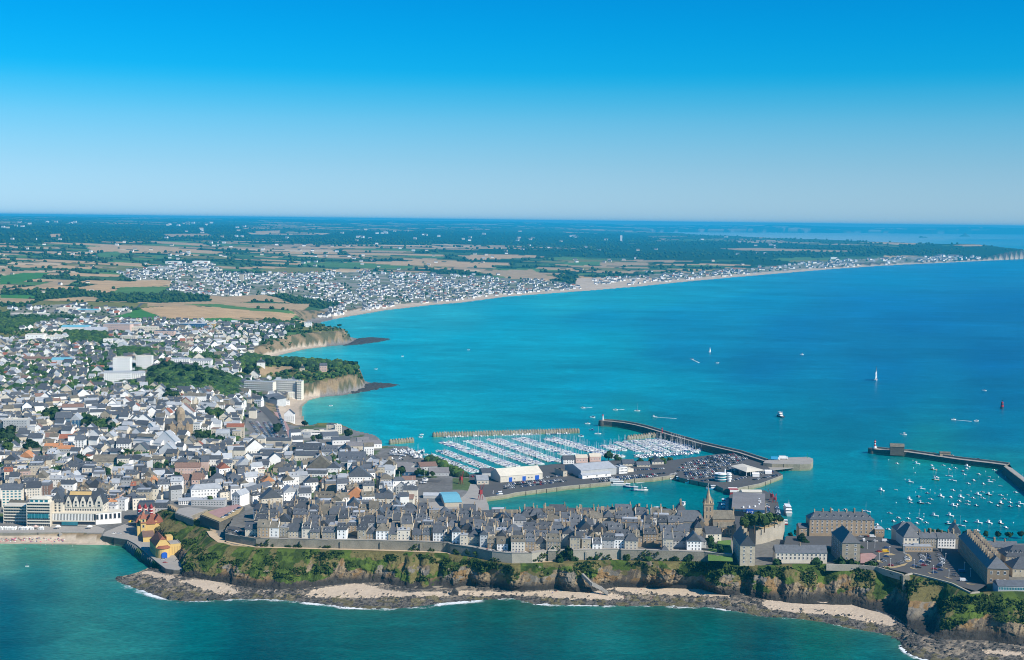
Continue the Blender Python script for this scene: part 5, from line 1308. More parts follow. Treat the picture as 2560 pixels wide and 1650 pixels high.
WIN={'w':_window_mesh("window",'frame_white','glass_dark'),'s':_window_mesh("window",'beige_wall','glass_dark'),'b':_window_mesh("window",'frame_white','glass_blue',False),'d':_window_mesh("window",'deck_grey','glass_dark',False)}
def add_win(t,x,y,z,w,h,rz=0,k='w',name="window"):
 o=bpy.data.objects.new(name,WIN[k]);link(o,t)
 o.location=(x,y,z);o.scale=(w,1,h)
 if rz:
  o.rotation_euler=(0,0,rz)
 return o
def win_grid(t,x0,x1,y,z0,z1,nx,nz,ww,wh,k='w',face='front',skip=0.0):
 """face front: along x at y; right/left: along y at x (args reused)"""
 for j in range(nz):
  for i in range(nx):
   if skip and random.random()<skip:
    continue
   u=x0+(x1-x0)*(i+.5)/nx
   z=z0+(z1-z0)*(j+.5)/nz-wh/2
   if face=='front':
    add_win(t,u,y,z,ww,wh,0,k)
   elif face=='right':
    add_win(t,y,u,z,ww,wh,math.pi/2,k)
   else:
    add_win(t,y,u,z,ww,wh,-math.pi/2,k)
def walls(w,d,h,rh=0,ax='x',m='white_wall',name="wall",clip=0):
 mb=MB();a=w/2
 mb.box(-a,a,0,d,-5,h)
 if rh:
  r_=rh*(1-clip);q=clip
  if ax=='x':
   for s_ in(-1,1):
    if name=="wall_up":
     a2=s_*(a-.22);g=.55
     mb.poly([(a2-.25,-.1,h),(a2+.25,-.1,h),(a2+.25,-.1,h+g),(a2+.25,d/2,h+rh+g+.1),(a2+.25,d+.1,h+g),(a2+.25,d+.1,h),(a2-.25,d+.1,h),(a2-.25,d+.1,h+g),(a2-.25,d/2,h+rh+g+.1),(a2-.25,-.1,h+g)],[(0,1,2,9),(9,2,3,8),(8,3,4,7),(7,4,5,6),(1,5,4,3,2),(0,9,8,7,6)])
    mb.poly([(s_*a,0,h),(s_*a,d,h),(s_*a,d/2+d/2*q,h+r_),(s_*a,d/2-d/2*q,h+r_),(s_*(a-.3),0,h),(s_*(a-.3),d,h),(s_*(a-.3),d/2+d/2*q,h+r_),(s_*(a-.3),d/2-d/2*q,h+r_)],[(0,1,2,3)if s_>0 else(3,2,1,0),(4,5,6,7),(0,3,7,4),(1,5,6,2)])
  else:
   for y_,s_ in((0,1),(d,-1)):
    mb.poly([(-a,y_,h),(a,y_,h),(a*q,y_,h+r_),(-a*q,y_,h+r_),(-a,y_+.3*s_,h),(a,y_+.3*s_,h),(a*q,y_+.3*s_,h+r_),(-a*q,y_+.3*s_,h+r_)],[(0,1,2,3)if s_>0 else(3,2,1,0),(4,5,6,7),(0,3,7,4),(1,5,6,2)])
 return mb.build("wall",[M(m)])
def roof_mesh(kind,w,d,h,rh,m,over=.35,m2='zinc'):
 mb=MB();a=w/2
 if kind=='gable':
  mb.gable(-a,a,0,d,h,rh,0,'x',over,.22)
 elif kind=='gabley':
  mb.gable(-a,a,0,d,h,rh,0,'y',over,.22)
 elif kind=='hip':
  if w>=d:
   mb.gable(-a,a,0,d,h,rh,0,'x',over,.2,hip=d/2*.9)
  else:
   mb.gable(-a,a,0,d,h,rh,0,'y',over,.2,hip=w/2*.9)
 elif kind=='mansard':
  i_=min(1.6,rh*.5)
  b0=[(-a-.2,-.2,h),(a+.2,-.2,h),(a+.2,d+.2,h),(-a-.2,d+.2,h)]
  b1=[(-a+i_*.3,i_,h+rh),(a-i_*.3,i_,h+rh),(a-i_*.3,d-i_,h+rh),(-a+i_*.3,d-i_,h+rh)]
  mb.poly(b0+b1,[(0,1,5,4),(1,2,6,5),(2,3,7,6),(3,0,4,7),(3,2,1,0)],0)
  c=[(-a*.7,d*.35,h+rh+.5),(a*.7,d*.35,h+rh+.5),(a*.7,d*.65,h+rh+.5),(-a*.7,d*.65,h+rh+.5)]
  mb.poly(b1+c,[(0,1,5,4),(1,2,6,5),(2,3,7,6),(3,0,4,7),(4,5,6,7)],1)
  return mb.build("roof",[M(m),M(m2)])
 else:
  mb.box(-a-.1,a+.1,-.1,d+.1,h,h+.35,0)
  mb.box(-a+.4,a-.4,.4,d-.4,h+.352,h+.40,1)
  mb.box(-a*.3,a*.05,d*.4,d*.7,h+.4,h+1.8,1)
  return mb.build("roof",[M('concrete')if m=='zinc' else M(m),M(m)])
 return mb.build("roof",[M(m)])
def _chimney(hh,ww=1.0,dd=.7):
 mb=MB();mb.box(-ww/2,ww/2,-dd/2,dd/2,-2.5,hh,0);mb.box(-ww/2-.08,ww/2+.08,-dd/2-.08,dd/2+.08,hh,hh+.18,0)
 for q in(-.25,.25):
  mb.cyl(q*ww,0,hh+.18,hh+.7,.13,.11,5,1)
 return mb.build("chimney",[M('chimney_stone'),M('orange_tile')])
CHIM=[_chimney(2.2,2.0,.9),_chimney(2.9,2.8,1.0),_chimney(1.8,1.6,.8)]
def _dormer(m,glass='glass_dark'):
 mb=MB();mb.box(-.65,.65,0,2.2,0,1.25,0)
 mb.box(-.45,.45,-.03,0,.2,1.1,2)
 mb.poly([(-.8,-.2,1.2),(.8,-.2,1.2),(.8,2.6,1.2),(-.8,2.6,1.2),(0,-.2,1.9),(0,2.8,1.9)],[(0,1,4),(1,2,5,4),(3,0,4,5),(2,3,5)],1)
 return mb.build("dormer",[M('white_wall'),M(m),M(glass)])
DORM={'slate':_dormer('slate'),'lichen_slate':_dormer('lichen_slate'),'zinc':_dormer('zinc'),'red_tile':_dormer('red_tile'),'brown_tile':_dormer('brown_tile'),'orange_tile':_dormer('orange_tile')}
def building(name,label,cat,loc,rz,w,d,h,roof='gable',rh=3.5,wm_='white_wall',rm='slate',nx=0,nz=0,ww=1.0,wh=1.5,wk='w',chim=(),dorm=0,side=0,group=None,z0w=.8,sidek=None,skip=0.0,lside=0):
 t=thing(name,loc,label,cat,group,rz)
 ax='x' if roof in('gable',)else 'y'
 obj("wall",walls(w,d,h,rh if roof in('gable','gabley')else 0,ax,wm_,"wall_up" if name=="old_town_house" and len(chim)>1 else "wall"),t)
 R_=obj("roof",roof_mesh(roof,w,d,h,rh,rm),t)
 if nx:
  win_grid(t,-w/2+.4,w/2-.4,0,z0w,h-.2,nx,nz,ww,wh,wk,skip=skip)
 if side:
  win_grid(t,.6,d-.6,w/2,z0w,h-.2,side,nz or 2,ww,wh,sidek or wk,'right',skip=.25 if skip else 0)
 if lside:
  win_grid(t,.6,d-.6,-w/2,z0w,h-.2,lside,nz or 2,ww,wh,sidek or wk,'left')
 if roof in('gable','gabley')and h+rh>7 and side:
  pass
 for k,c in enumerate(chim):
  if roof=='gable' or(roof=='hip' and w>=d):
   x_,y_,zt=c*(w/2-.6),d/2,h+rh
  elif roof in('gabley','hip'):
   x_,y_,zt=0,d/2+c*(d/2-.6),h+rh
  elif roof=='mansard':
   x_,y_,zt=c*(w/2-.6),d/2,h+rh
  else:
   x_,y_,zt=c*(w/2-.6),d/2,h+.3
  o=bpy.data.objects.new("chimney",CHIM[(k+int(w))%3]);link(o,t)
  o.location=(x_,y_,zt)
  if roof!='gabley':
   o.rotation_euler=(0,0,math.pi/2)
 for k in range(dorm):
  u=-w/2+w*(k+.5)/dorm
  o=bpy.data.objects.new("dormer",DORM.get(rm,DORM['slate']));link(o,t)
  if roof=='mansard':
   o.location=(u,.1,h+.3)
  else:
   o.location=(u,d*.16,h+rh*.32+.1)
 return t
def bpx(name,label,cat,px,py,wpx,hpx,d,rz,roof,rh,wm_,rm,nx=0,nz=0,z=None,**kw):
 """building whose front wall stands at a photo pixel; sizes in photo pixels, depth and roof in metres"""
 loc=P(px,py,z)if z is not None else Vector(hit(px,py)[0])
 s_=loc.y/FOC
 return building(name,label,cat,loc,math.radians(rz),wpx*s_,d,hpx*s_/.97,roof,rh,wm_,rm,nx,nz,**kw)
bpx("barracks","long four-storey brown stone barracks with slate roof and row of chimneys, nearest the moored boats","barracks",2104,1336,164,37,15,0,'hip',5.5,'stone_brown','slate',13,4,z=28,ww=1.3,wh=1.9,chim=(-.82,-.55,-.3,-.05,.2,.45,.7),dorm=9)
bpx("annexe","low dark roofed annexe on the left end of the long brown barracks","building",2010,1334,24,14,12,0,'gable',3,'stone_brown','slate',2,1,z=28)
bpx("annexe","low flat annexe on the right end of the long brown barracks","building",2199,1339,24,15,12,0,'flat',1,'stone_brown','zinc',3,1,z=28)
bpx("barracks_block","tall narrow grey block with a steep hipped slate roof in front of the long barracks","barracks",2127,1403,46,46,36,0,'hip',7.5,'stone_grey','slate',2,4,z=27,ww=1.5,wh=1.8,chim=(.1,),lside=6)
bpx("long_house","long two-storey cream building with paired windows on the cliff edge","building",2003,1402,131,20,12,0,'gable',5,'cream_wall','slate',12,2,z=26,ww=1.3,wh=2.0,dorm=0,chim=(0,))
bpx("stone_lodging","tall dark stone building with steep slate roof at the rampart's right end","building",1868,1411,38,48,34,0,'gabley',8,'stone_grey','slate',2,5,z=26,ww=1.1,wh=1.6,chim=(-.9,-.3,.4),lside=5)
bpx("slate_house","broad hipped slate roof behind the cream fronted house of the right quarter","house",2272,1347,62,20,16,0,'hip',6,'beige_wall','slate',8,2,z=28)
bpx("terrace_house","cream fronted house with a tall pyramid slate roof, left end of the barracks terrace","house",2279,1367,42,24,22,0,'hip',9,'cream_wall','slate',4,2,z=28,ww=1.3,wh=2)
bpx("terrace_house","grey stone terrace in the middle, right of the cream pyramid-roofed house","house",2321,1368,43,23,10,0,'gable',4,'stone_grey','slate',6,3,z=28,chim=(-1,-.3,.4,1))
bpx("terrace_house","white terrace house on the right end of the barracks terrace","house",2366,1369,45,23,10,0,'gable',4,'white_wall','slate',6,3,z=28,chim=(-.4,.4,1))
bpx("guardhouse","low brown stone guardhouse with a glazed roof light above the car park","building",2297,1380,70,13,9,0,'flat',1,'stone_brown','zinc',9,1,z=28,ww=1.1,wh=1.7)
lb_=bpx("long_barracks","very long dark-sided barracks running back from the cliff with a double row of ridge chimneys","barracks",2494,1464,53,43,104,-7,'hip',7.5,'stone_brown','slate',3,2,z=28,ww=1.5,wh=2.2)
for k in range(13):
 for s_ in(-1,1):
  o=bpy.data.objects.new("chimney",CHIM[1]);link(o,lb_);o.location=(s_*2.6,12+k*6.6,18.6)
for j in range(3):
 for k in range(22):
  add_win(lb_,-8.0,3+k*4.5,1.6+j*3.8,1.1,1.8,-math.pi/2,'s')
bpx("slate_house","dark slate roof gable at the head of the very long barracks","house",2388,1352,26,22,14,-12,'gabley',7,'stone_grey','slate',2,2,z=28,chim=(0,))
bpx("slate_house","long low slate roofed row behind the shrubs on the far right","house",2490,1378,110,10,11,-3,'gable',4,'stone_grey','slate',10,1,z=28,chim=(-.6,0,.5))
bpx("slate_house","slate hall with five dark dormers right of the very long barracks","building",2556,1402,84,10,22,-3,'hip',7,'stone_grey','slate',8,1,z=28,dorm=7)
bpx("slate_house","dark hipped slate roof below the five-dormer hall on the right edge","building",2570,1436,78,14,20,-3,'hip',7,'stone_grey','slate',6,1,z=28)
bpx("glazed_hall","low hall with a wall of blue glass in the bottom right corner of the quarter","building",2540,1478,90,12,13,-3,'gable',3,'grey_wall','slate',22,1,z=28,ww=1.1,wh=2.2,wk='b',z0w=.3)
bpx("slate_house","slate roofed house beyond the right edge of the frame by the barracks","building",2660,1430,70,20,16,0,'hip',6,'stone_grey','slate',5,2,z=28)
sheet("car_park",[(2165,1385),(2250,1366),(2395,1372),(2468,1462),(2440,1478),(2330,1444),(2266,1432),(2185,1413)],28,M('asphalt'),lift=.02)
sheet("barracks_yard",[(1965,1340),(2190,1341),(2250,1352),(2250,1366),(2165,1384),(2080,1372),(1960,1362)],28,M('asphalt'),lift=.02)
VERG=[[(2195,1378),(2218,1375),(2222,1381),(2196,1382)],[(2262,1385),(2272,1385),(2280,1394),(2279,1403),(2270,1406),(2262,1403),(2272,1399),(2272,1391)],[(2192,1400),(2200,1401),(2208,1407),(2194,1405)],[(2206,1415),(2232,1417),(2256,1411),(2270,1407),(2262,1414),(2238,1420),(2210,1420)],[(2276,1418),(2294,1424),(2290,1424),(2275,1420)],[(2318,1430),(2330,1434),(2324,1435)],[(2356,1418),(2372,1423),(2366,1423)],[(2360,1441),(2382,1447),(2370,1446)],[(2414,1458),(2440,1462),(2420,1461)],[(2209,1386),(2228,1383),(2240,1388),(2215,1389)]]
for v_ in VERG:
 sheet("verge",v_,28,M('dry_grass'),lift=.14)
sheet("pink_court",[(2151,1384),(2180,1382),(2192,1389),(2185,1396),(2160,1408),(2151,1408)],28,M('paving_pink'),lift=.05)
par_=thing("parapet_wall",P(2262,1441,28),"low pale stone parapet along the clifftop car park with a square corner buttress","wall")
mb=MB();pts=[(2066,1415),(2147,1417),(2190,1421),(2262,1442),(2270,1440),(2282,1437),(2330,1449),(2378,1462),(2426,1486),(2450,1484)]
pw=poly_px([(a,b-1)for a,b in pts],28)
for i in range(len(pw)-1):
 wall_run(mb,pw[i],pw[i+1],24,29.1,1.5)
child(obj("wall",mb.build("wall",[M('bright_stone')])),par_)
mb=MB();c_=P(2264,1441,28);mb.box(c_.x-2.5,c_.x+2.5,c_.y-2.2,c_.y+2,6,28.9);child(obj("buttress",mb.build("buttress",[M('quay_stone')])),par_)
def lamp(px,py,z,hgt,lb,grp):
 t=thing("street_lamp",P(px,py,z)if z is not None else Vector(hit(px,py)[0]),lb,"street lamp",grp)
 link(bpy.data.objects.new("pole",LAMPP),t).scale=(1,1,hgt);o=bpy.data.objects.new("lamp_head",LAMPH);link(o,t);o.location=(0,0,hgt)
mb=MB();mb.cyl(0,0,0,1,.12,.08,6);LAMPP=mb.build("pole",BM('white_paint'))
mb=MB();mb.box(-.45,.45,-.25,.25,0,.22);LAMPH=mb.build("lamp_head",BM('white_paint'))
LP_=[(2198,1403),(2226,1417),(2264,1403),(2285,1419),(2333,1434),(2372,1446),(2364,1403),(2356,1417),(2168,1373),(2187,1371),(2224,1386),(2261,1384),(2258,1383),(2353,1380),(2315,1403),(2411,1426),(2426,1442)]
for k,(a,b)in enumerate(sorted(LP_)):
 lamp(a,b,28,6.5,"white lamp post, %s from the left in the clifftop car park"%ordn(k+1),"lamp posts of the clifftop car park")
ch=thing("stone_church",P(1812,1337,31),"large old stone church with a square tower and short spire above the basin","church")
mb=MB()
def rel(px,py,z,base):
 p=P(px,py,z);return p-base.location
L_=52.0
cx0,cx1=-36.0,9.0
mb.box(-10,cx1,0,15,-3,6.8);mb.box(-10,cx1,4,19,6.8,13)
mb.poly([(cx1,4,13),(cx1,19,13),(cx1,11.5,19.5),(cx1-1,4,13),(cx1-1,19,13),(cx1-1,11.5,19.5)],[(0,1,2),(5,4,3),(0,2,5,3),(1,4,5,2)])
mb.box(cx1-.6,cx1+.5,10.6,12.4,18,22);mb.box(cx1-1.4,cx1+.7,-.4,1.2,-3,9)
for k in range(6):
 mb.box(-9+k*3.1,-8.2+k*3.1,-1.2,0,-3,5.6)
obj("nave_wall",mb.build("nave_wall",[M('stone_brown')]),ch)
mb=MB();mb.gable(-10,cx1-.2,4,19,13,6,0,'x',.3,.25)
mb.poly([(-10,-.5,6.6),(cx1,-.5,6.6),(cx1,4,10.2),(-10,4,10.2),(-10,-.5,6.3),(cx1,-.5,6.3)],[(0,1,2,3),(4,5,1,0)])
obj("nave_roof",mb.build("nave_roof",[M('lichen_slate')]),ch)
for k in range(5):
 add_win(ch,-7.4+k*3.1,0,1.6,1.2,3.2,0,'s')
mb=MB();mb.box(-17.5,-9.5,6,14,-3,25);mb.box(-18,-9,5.5,14.5,25,25.8)
for x_ in(-17.3,-10.3):
 for y_ in(6.2,13.2):
  mb.box(x_,x_+.6,y_,y_+.6,25.8,28)
obj("tower",mb.build("tower",[M('stone_brown')]),ch)
mb=MB();mb.cyl(-13.5,10,25.8,39.5,3.1,.12,8)
for x_,y_ in((-16.9,6.6),(-10.1,6.6),(-16.9,13.4),(-10.1,13.4)):
 mb.cyl(x_,y_,25.8,30.5,.8,.1,6)
obj("spire",mb.build("spire",[M('chimney_stone')]),ch)
for x_ in(-15,-12):
 add_win(ch,x_,6,19,.9,4,0,'s');add_win(ch,x_,6,13,.9,3,0,'s')
add_win(ch,-9.5,8.5,19,.9,4,math.pi/2,'s');add_win(ch,-9.5,11.5,19,.9,4,math.pi/2,'s')
mb=MB();mb.box(-42,-17.5,3,17,-3,11);mb.box(-44,-18,-3,3,-3,6);mb.cyl(-42,10,-3,11,7,7,10)
obj("choir_wall",mb.build("choir_wall",[M('stone_grey')]),ch)
mb=MB();mb.gable(-43,-17.5,3,17,11,8,0,'x',.4,.25,hip=4)
mb.poly([(-44,-3.4,6),(-18,-3.4,6),(-18,3,9.5),(-44,3,9.5)],[(0,1,2,3)]);mb.gable(-27,-21,-6,10,8,5,0,'y',.3,.25)
obj("choir_roof",mb.build("choir_roof",[M('slate')]),ch)
mb=MB();mb.box(-27,-21,-6,3,-3,8);obj("transept_wall",mb.build("transept_wall",[M('stone_grey')]),ch)
bpx("turreted_house","dark slate turreted house left of the church roof on the basin edge","house",1702,1300,22,26,10,0,'hip',6,'stone_grey','slate',3,3,z=31,chim=(-.5,.6))
bpx("presbytery","grey stone house with a steep gable standing against the church choir","house",1815-62,1338,24,22,14,4,'gabley',6,'stone_brown','lichen_slate',2,2,z=31,chim=(0,))
bpx("presbytery","small pale stone house with lean-to in front of the church porch","house",1812-28,1352,40,18,12,6,'gable',5,'cream_wall','slate',3,2,z=31,chim=(.9,))
sheet("church_lawn",[(1795,1352),(1828,1350),(1826,1366),(1792,1366)],31,M('lawn'),lift=.05)
sheet("church_garden",[(1770,1372),(1828,1366),(1832,1404),(1770,1402)],30.2,M('lawn'),lift=.1)
bastion([(1890,1326),(1905,1324),(1925,1319),(1942,1313),(1957,1305),(1962,1301),(1952,1294),(1880,1292),(1856,1300),(1862,1318)],36.5,16,"pale stone bastion with a clump of trees inside, right of the church",'dry_grass','bright_stone')
def block_floors(name,label,px0,px1,py,hpx,d,nfl,z,cat="hotel",wm_='cream_wall',attic=False,nwin=12):
 a=P(px0,py,z);b=P(px1,py,z);w=(b-a).length;s_=a.y/FOC;h=hpx*s_/.97
 t=thing(name,(a+b)/2,label,cat)
 mb=MB();mb.box(-w/2,w/2,1.2,d,-4,h);obj("wall",mb.build("wall",[M('beige_wall')]),t)
 fh=h/nfl
 for k in range(nfl):
  mb=MB();mb.box(-w/2,w/2,0,1.2,k*fh+fh*.92,k*fh+fh*1.0);mb.box(-w/2,w/2,-.1,.12,k*fh+fh*.92,k*fh+fh*1.28 if k<nfl-1 else h+.4)
  obj("balcony",mb.build("balcony",[M(wm_)]),t)
  for i in range(nwin):
   add_win(t,-w/2+w*(i+.5)/nwin,1.2,k*fh+.3+(fh*.28 if k else 0),w/nwin*.62,fh*.55,0,'d')
 mb=MB();mb.box(-w/2,w/2,.2,d,h+.01,h+.3);obj("roof",mb.build("roof",[M('pale_sheet')]),t)
 mb=MB();mb.box(-w/2-.3,-w/2,0,1.5,-2,h+.4);mb.box(w/2,w/2+.3,0,1.5,-2,h+.4);obj("side_wall",mb.build("side_wall",[M(wm_)]),t)
 return t,w,h
block_floors("seaside_hotel","low cream balconied wing on the far left of the seafront spa",9,66,1309,43,15,6,8,nwin=14)
t_,w_,h_=block_floors("seaside_hotel","taller cream balconied wing with a turquoise glazed band, middle of the seafront spa",67,125,1316,57,16,8,8,nwin=12)
mb=MB();mb.box(-w_/2+1,w_/2-1,-.25,-.11,h_*.36,h_*.55);obj("glazed_band",mb.build("glazed_band",[M('glass_blue')]),t_)
for k in range(7):
 mb=MB();x_=-w_/2+1+k*(w_-2)/6;mb.box(x_-.12,x_+.12,-.4,-.2,h_*.35,h_*.56);obj("mullion",mb.build("mullion",[M('turquoise_sheet')]),t_)
mb=MB();mb.box(-w_*.42,w_*.40,3,12,h_+.3,h_+3.6);obj("attic_wall",mb.build("attic_wall",[M('cream_wall')]),t_)
mb=MB();mb.gable(-w_*.44,w_*.42,2.6,12.4,h_+3.6,2.4,0,'x',.3,.2,hip=4);obj("attic_roof",mb.build("attic_roof",[M('pale_sheet')]),t_)
for k in range(4):
 add_win(t_,-w_*.32+k*w_*.21,3,h_+.7,3.4,2.2,0,'b')
a_,b_=P(127,1312,8),P(255,1312,8);w=(b_-a_).length;gh=thing("grand_hotel",(a_+b_)/2,"grand seafront hotel with steep slate roof and four tall pointed gables","hotel")
mb=MB();mb.box(-w/2,w/2,6,22,-4,19);obj("wall",mb.build("wall",[M('cream_wall')]),gh)
mb=MB();mb.gable(-w/2+9,w/2,6,22,19,10.5,0,'x',.4,.3,hip=3.5);obj("roof",mb.build("roof",[M('slate')]),gh)
mb=MB();mb.poly([(-w/2+14,10.9,26.3),(w/2-13,10.9,26.3),(w/2-13,13.4,29.3),(-w/2+14,13.4,29.3)],[(0,1,2,3)]);obj("lichen_patch",mb.build("lichen_patch",[M('ochre_wall')]),gh)
def gable_front(t,x,wd,y,z0,z1,zt,m='cream_wall',rm='slate'):
 mb=MB();pts=[(x-wd/2,z0),(x+wd/2,z0),(x+wd/2,z1),(x+wd*.16,zt-1),(x,zt),(x-wd*.16,zt-1),(x-wd/2,z1)]
 n=len(pts);p3=[(a,y,c)for a,c in pts]+[(a,y+.5,c)for a,c in pts]
 mb.poly(p3,[tuple(range(n)),tuple(range(2*n-1,n-1,-1))]+[(i,i+n,(i+1)%n+n,(i+1)%n)for i in range(n)]);obj("gable",mb.build("gable",[M(m)]),t)
 mb=MB();mb.poly([(x-wd/2,y+.5,z1),(x,y+.5,zt-.1),(x,y+7,zt-.1),(x-wd/2,y+7,z1),(x+wd/2,y+.5,z1),(x+wd/2,y+7,z1)],[(0,1,2,3),(1,4,5,2)]);obj("gable_roof",mb.build("gable_roof",[M(rm)]),t)
 add_win(t,x,y,z0+1,wd*.34,1.8,0,'d');add_win(t,x,y,z0+3.8,wd*.3,2.2,0,'d')
for px_k in(166.5,185.5,203.5,222):
 gable_front(gh,(px_k-191)*.372,5.6,5.4,15.6,19.5,26)
mb=MB();mb.box(-w/2-.5,-w/2+9.6,4.6,18,-4,21);obj("pavilion_wall",mb.build("pavilion_wall",[M('cream_wall')]),gh)
mb=MB();mb.gable(-w/2-.5,-w/2+9.6,4.6,18,21,9.5,0,'y',.3,.3,hip=1.2);obj("pavilion_roof",mb.build("pavilion_roof",[M('slate')]),gh)
for j in range(5):
 for i in range(2):
  add_win(gh,-w/2+2.8+i*3.8,4.6,11.5+j*2.6-(0 if j<4 else.2),1.7,1.7,0,'d')
for j in range(2):
 for i in range(15):
  add_win(gh,-w/2+12+i*2.35,6,12.4+j*3.1,1.2,1.7,0,'d')
for k in range(3):
 for j in range(3):
  add_win(gh,w/2,8.5+k*4.5,9.5+j*3.2,1.2,1.8,math.pi/2,'d')
gable_front(gh,w/2-4,7,5.4,15.6,20,27)
mb=MB();mb.box(-w/2-.5,w/2-6,-1.2,6,-4,10.8);obj("podium_wall",mb.build("podium_wall",[M('glass_dark')]),gh)
mb=MB();mb.box(-w/2-.8,w/2-5.5,-1.7,6.3,10.81,11.5);mb.box(-w/2-.8,w/2-5.5,-1.9,-1.21,3.4,4.6);mb.box(-w/2-.8,w/2-5.5,-1.7,-1.21,-2,.4);obj("podium_band",mb.build("podium_band",[M('cream_wall')]),gh)
fin=MB();fin.box(-.32,.32,-1.75,-1.21,4.61,10.8);fin_me=fin.build("fin",[M('white_wall')])
for k in range(30):
 o=bpy.data.objects.new("fin",fin_me);link(o,gh);o.location=(-w/2+.2+k*1.38,0,0)
mb=MB();mb.box(-13,2,-3,-1.91,0.2,3.3);obj("glass_veranda",mb.build("glass_veranda",[M('glass_blue')]),gh)
rp=thing("podium_wing",P(238,1311,8),"low white wing of the grand hotel, bending back from its right corner","hotel wing",None,math.radians(24))
mb=MB();mb.box(0,24,-.5,9,-4,10.5);obj("wall",mb.build("wall",[M('white_wall')]),rp)
mb=MB();mb.box(-.3,24.3,-.8,9.3,10.51,11.2);obj("roof",mb.build("roof",[M('pale_sheet')]),rp)
for k in range(6):
 add_win(rp,2+k*4,-.5,4.6,2.2,4.8,0,'d')
bpx("glass_fronted_block","cream block with green glass bays behind the left seafront wing","apartment block",30,1268,50,44,14,10,'gable',4,'cream_wall','slate',5,6,wk='b',ww=2.2,side=2)
bpx("apartment_house","cream apartment house with stepped balconies right of the green glass block","apartment block",84,1262,34,42,16,16,'gable',5,'cream_wall','slate',5,6,side=3)
bpx("brown_block","dark brown fronted block with a blank white side wall behind the spa","apartment block",112,1246,22,32,16,6,'mansard',3,'brown_tile','slate',3,5,side=0)
quay("promenade","long stone sea wall and promenade in front of the seafront hotels","promenade",[(-700,1333),(0,1331),(56,1331),(149,1330),(211,1331),(256,1332),(262,1322),(240,1314),(-700,1316)],7.6,'rampart_stone','concrete',0)
quay("casino_terrace","dark stone sea wall and terrace carrying the yellow casino theatre","sea wall",[(256,1339),(319,1349),(339,1360),(371,1387),(395,1407),(414,1421),(434,1424),(456,1424),(452,1395),(420,1340),(395,1300),(340,1300),(290,1318),(262,1330)],7.4,'dark_stone','concrete',-2)
mb=MB();mb.box(-1,1,0,1.8,0,1.9,0);mb.gable(-1,1,0,1.8,1.9,.7,0,'y',.1,.08);mb.box(-.4,.4,-.03,0,0,1.6,1);hut_me=mb.build("beach_hut",BM('white_paint','deck_grey'))
for k in range(30):
 a=(1+k*3.2)if k<13 else(49+(k-13)*3.6 if k<23 else 99+(k-23)*2.6)
 if k>=27:
  continue
 obj("beach_hut",hut_me,None,P(a,1324+random.uniform(-1.2,1.2),7.62),random.uniform(-.3,.3),"white gabled beach hut, %s from the left on the promenade"%ordn(k+1),"beach hut","white beach huts")
for a,b,m_,lb in((89,1322,'pink_wall',"pink canopy tent among the beach huts"),(296,1303,'red_paint',"red and white round parasol stall on the square by the casino"),(327,1310,'yellow_paint',"bright yellow awning beside the casino tower"),(145,1322,'white_paint',"white kiosk under the grand hotel's podium"),(224,1322,'white_paint',"white kiosk at the foot of the hotel's right wing")):
 t=thing("kiosk",P(a,b,7.6 if b>1315 else 8),lb,"kiosk");mb=MB();mb.cyl(0,0,2.2,3.8,2.8,.2,8);obj("canopy",mb.build("canopy",BM(m_)),t)
 mb=MB();[mb.bar((2*math.cos(q),2*math.sin(q),0),(2*math.cos(q),2*math.sin(q),2.3),.08)for q in(0,1.57,3.14,4.71)];obj("post",mb.build("post",BM('white_paint')),t)['kind']='stuff'
sheet("beach_ramp",[(165,1345),(256,1338),(262,1332),(250,1336),(200,1340)],3,M('concrete'),lift=.1)
mb=MB();p,q=P(150,1331,7.6),P(172,1341,2.2)
for k in range(14):
 c=p.lerp(q,k/14);mb.box(c.x-.3,c.x+.6,c.y-2.2,c.y-.3,0,c.z)
st_=thing("beach_stairs",(p.x,p.y,0),"stone stairs leading from the promenade down to the beach","stairs");o=child(obj("step",mb.build("step",BM('concrete'))),st_);o['kind']='stuff'
def person_mesh(top,leg='car_blue',arms=.2):
 """small standing figure with tapered limbs, about 1.7 m"""
 mb=MB()
 for s_ in(-1,1):
  mb.bar((s_*.09,0,0),(s_*.08,0,.82),.075,1,6);mb.bar((s_*.2,0,1.38),(s_*(.26+arms),.02,.85),.045,2,6)
 mb.cyl(0,0,.8,1.42,.16,.2,8,0);mb.cyl(0,0,1.42,1.52,.06,.06,6,2);mb.cyl(0,0,1.52,1.74,.1,.08,8,2)
 return mb.build("person",BM(top,leg,'skin'))
mat('skin',(.45,.28,.2),.7,.1,1);mat('pink_cloth',(.7,.15,.25),.8,.1,1)
PME=[person_mesh('red_paint'),person_mesh('white_paint'),person_mesh('pink_cloth','car_black'),person_mesh('blue_paint','skin'),person_mesh('skin','red_paint')]
PWH=['in red','in white','in pink','in blue','in red swimwear']
for k in range(46):
 a=random.uniform(-5,160);b=random.uniform(1345.5,1354)
 h_=hit(a,b)[0];obj("person",PME[k%5],None,(h_[0],h_[1],h_[2]),random.uniform(0,6),"beachgoer %s on the sand below the seafront hotels"%PWH[k%5],"person","beachgoers %s on the front beach"%PWH[k%5])
for k,(a,b)in enumerate([(102,1366),(114,1364),(131,1365),(67,1414),(116,1376),(125,1381),(181,1368),(64,1375)]):
 obj("person",PME[k%5],None,P(a,b,-.9),0,"swimmer wading in the shallow green water off the beach","person","swimmers in the front bay")
for k,(a,b)in enumerate([(1604,1477),(1590,1480),(1617,1481),(1632,1495),(1428,1478),(1390,1482),(1381,1485),(1639,1493),(1627,1497),(1560,1496),(1500,1488)]):
 p=P(a,b,1.6);obj("person",PME[(k*3)%5],None,p,0,"person %s on the sand cove below the old town"%PWH[(k*3)%5],"person","people %s on the cove"%PWH[(k*3)%5]).scale=(1.1,1.1,1.1)
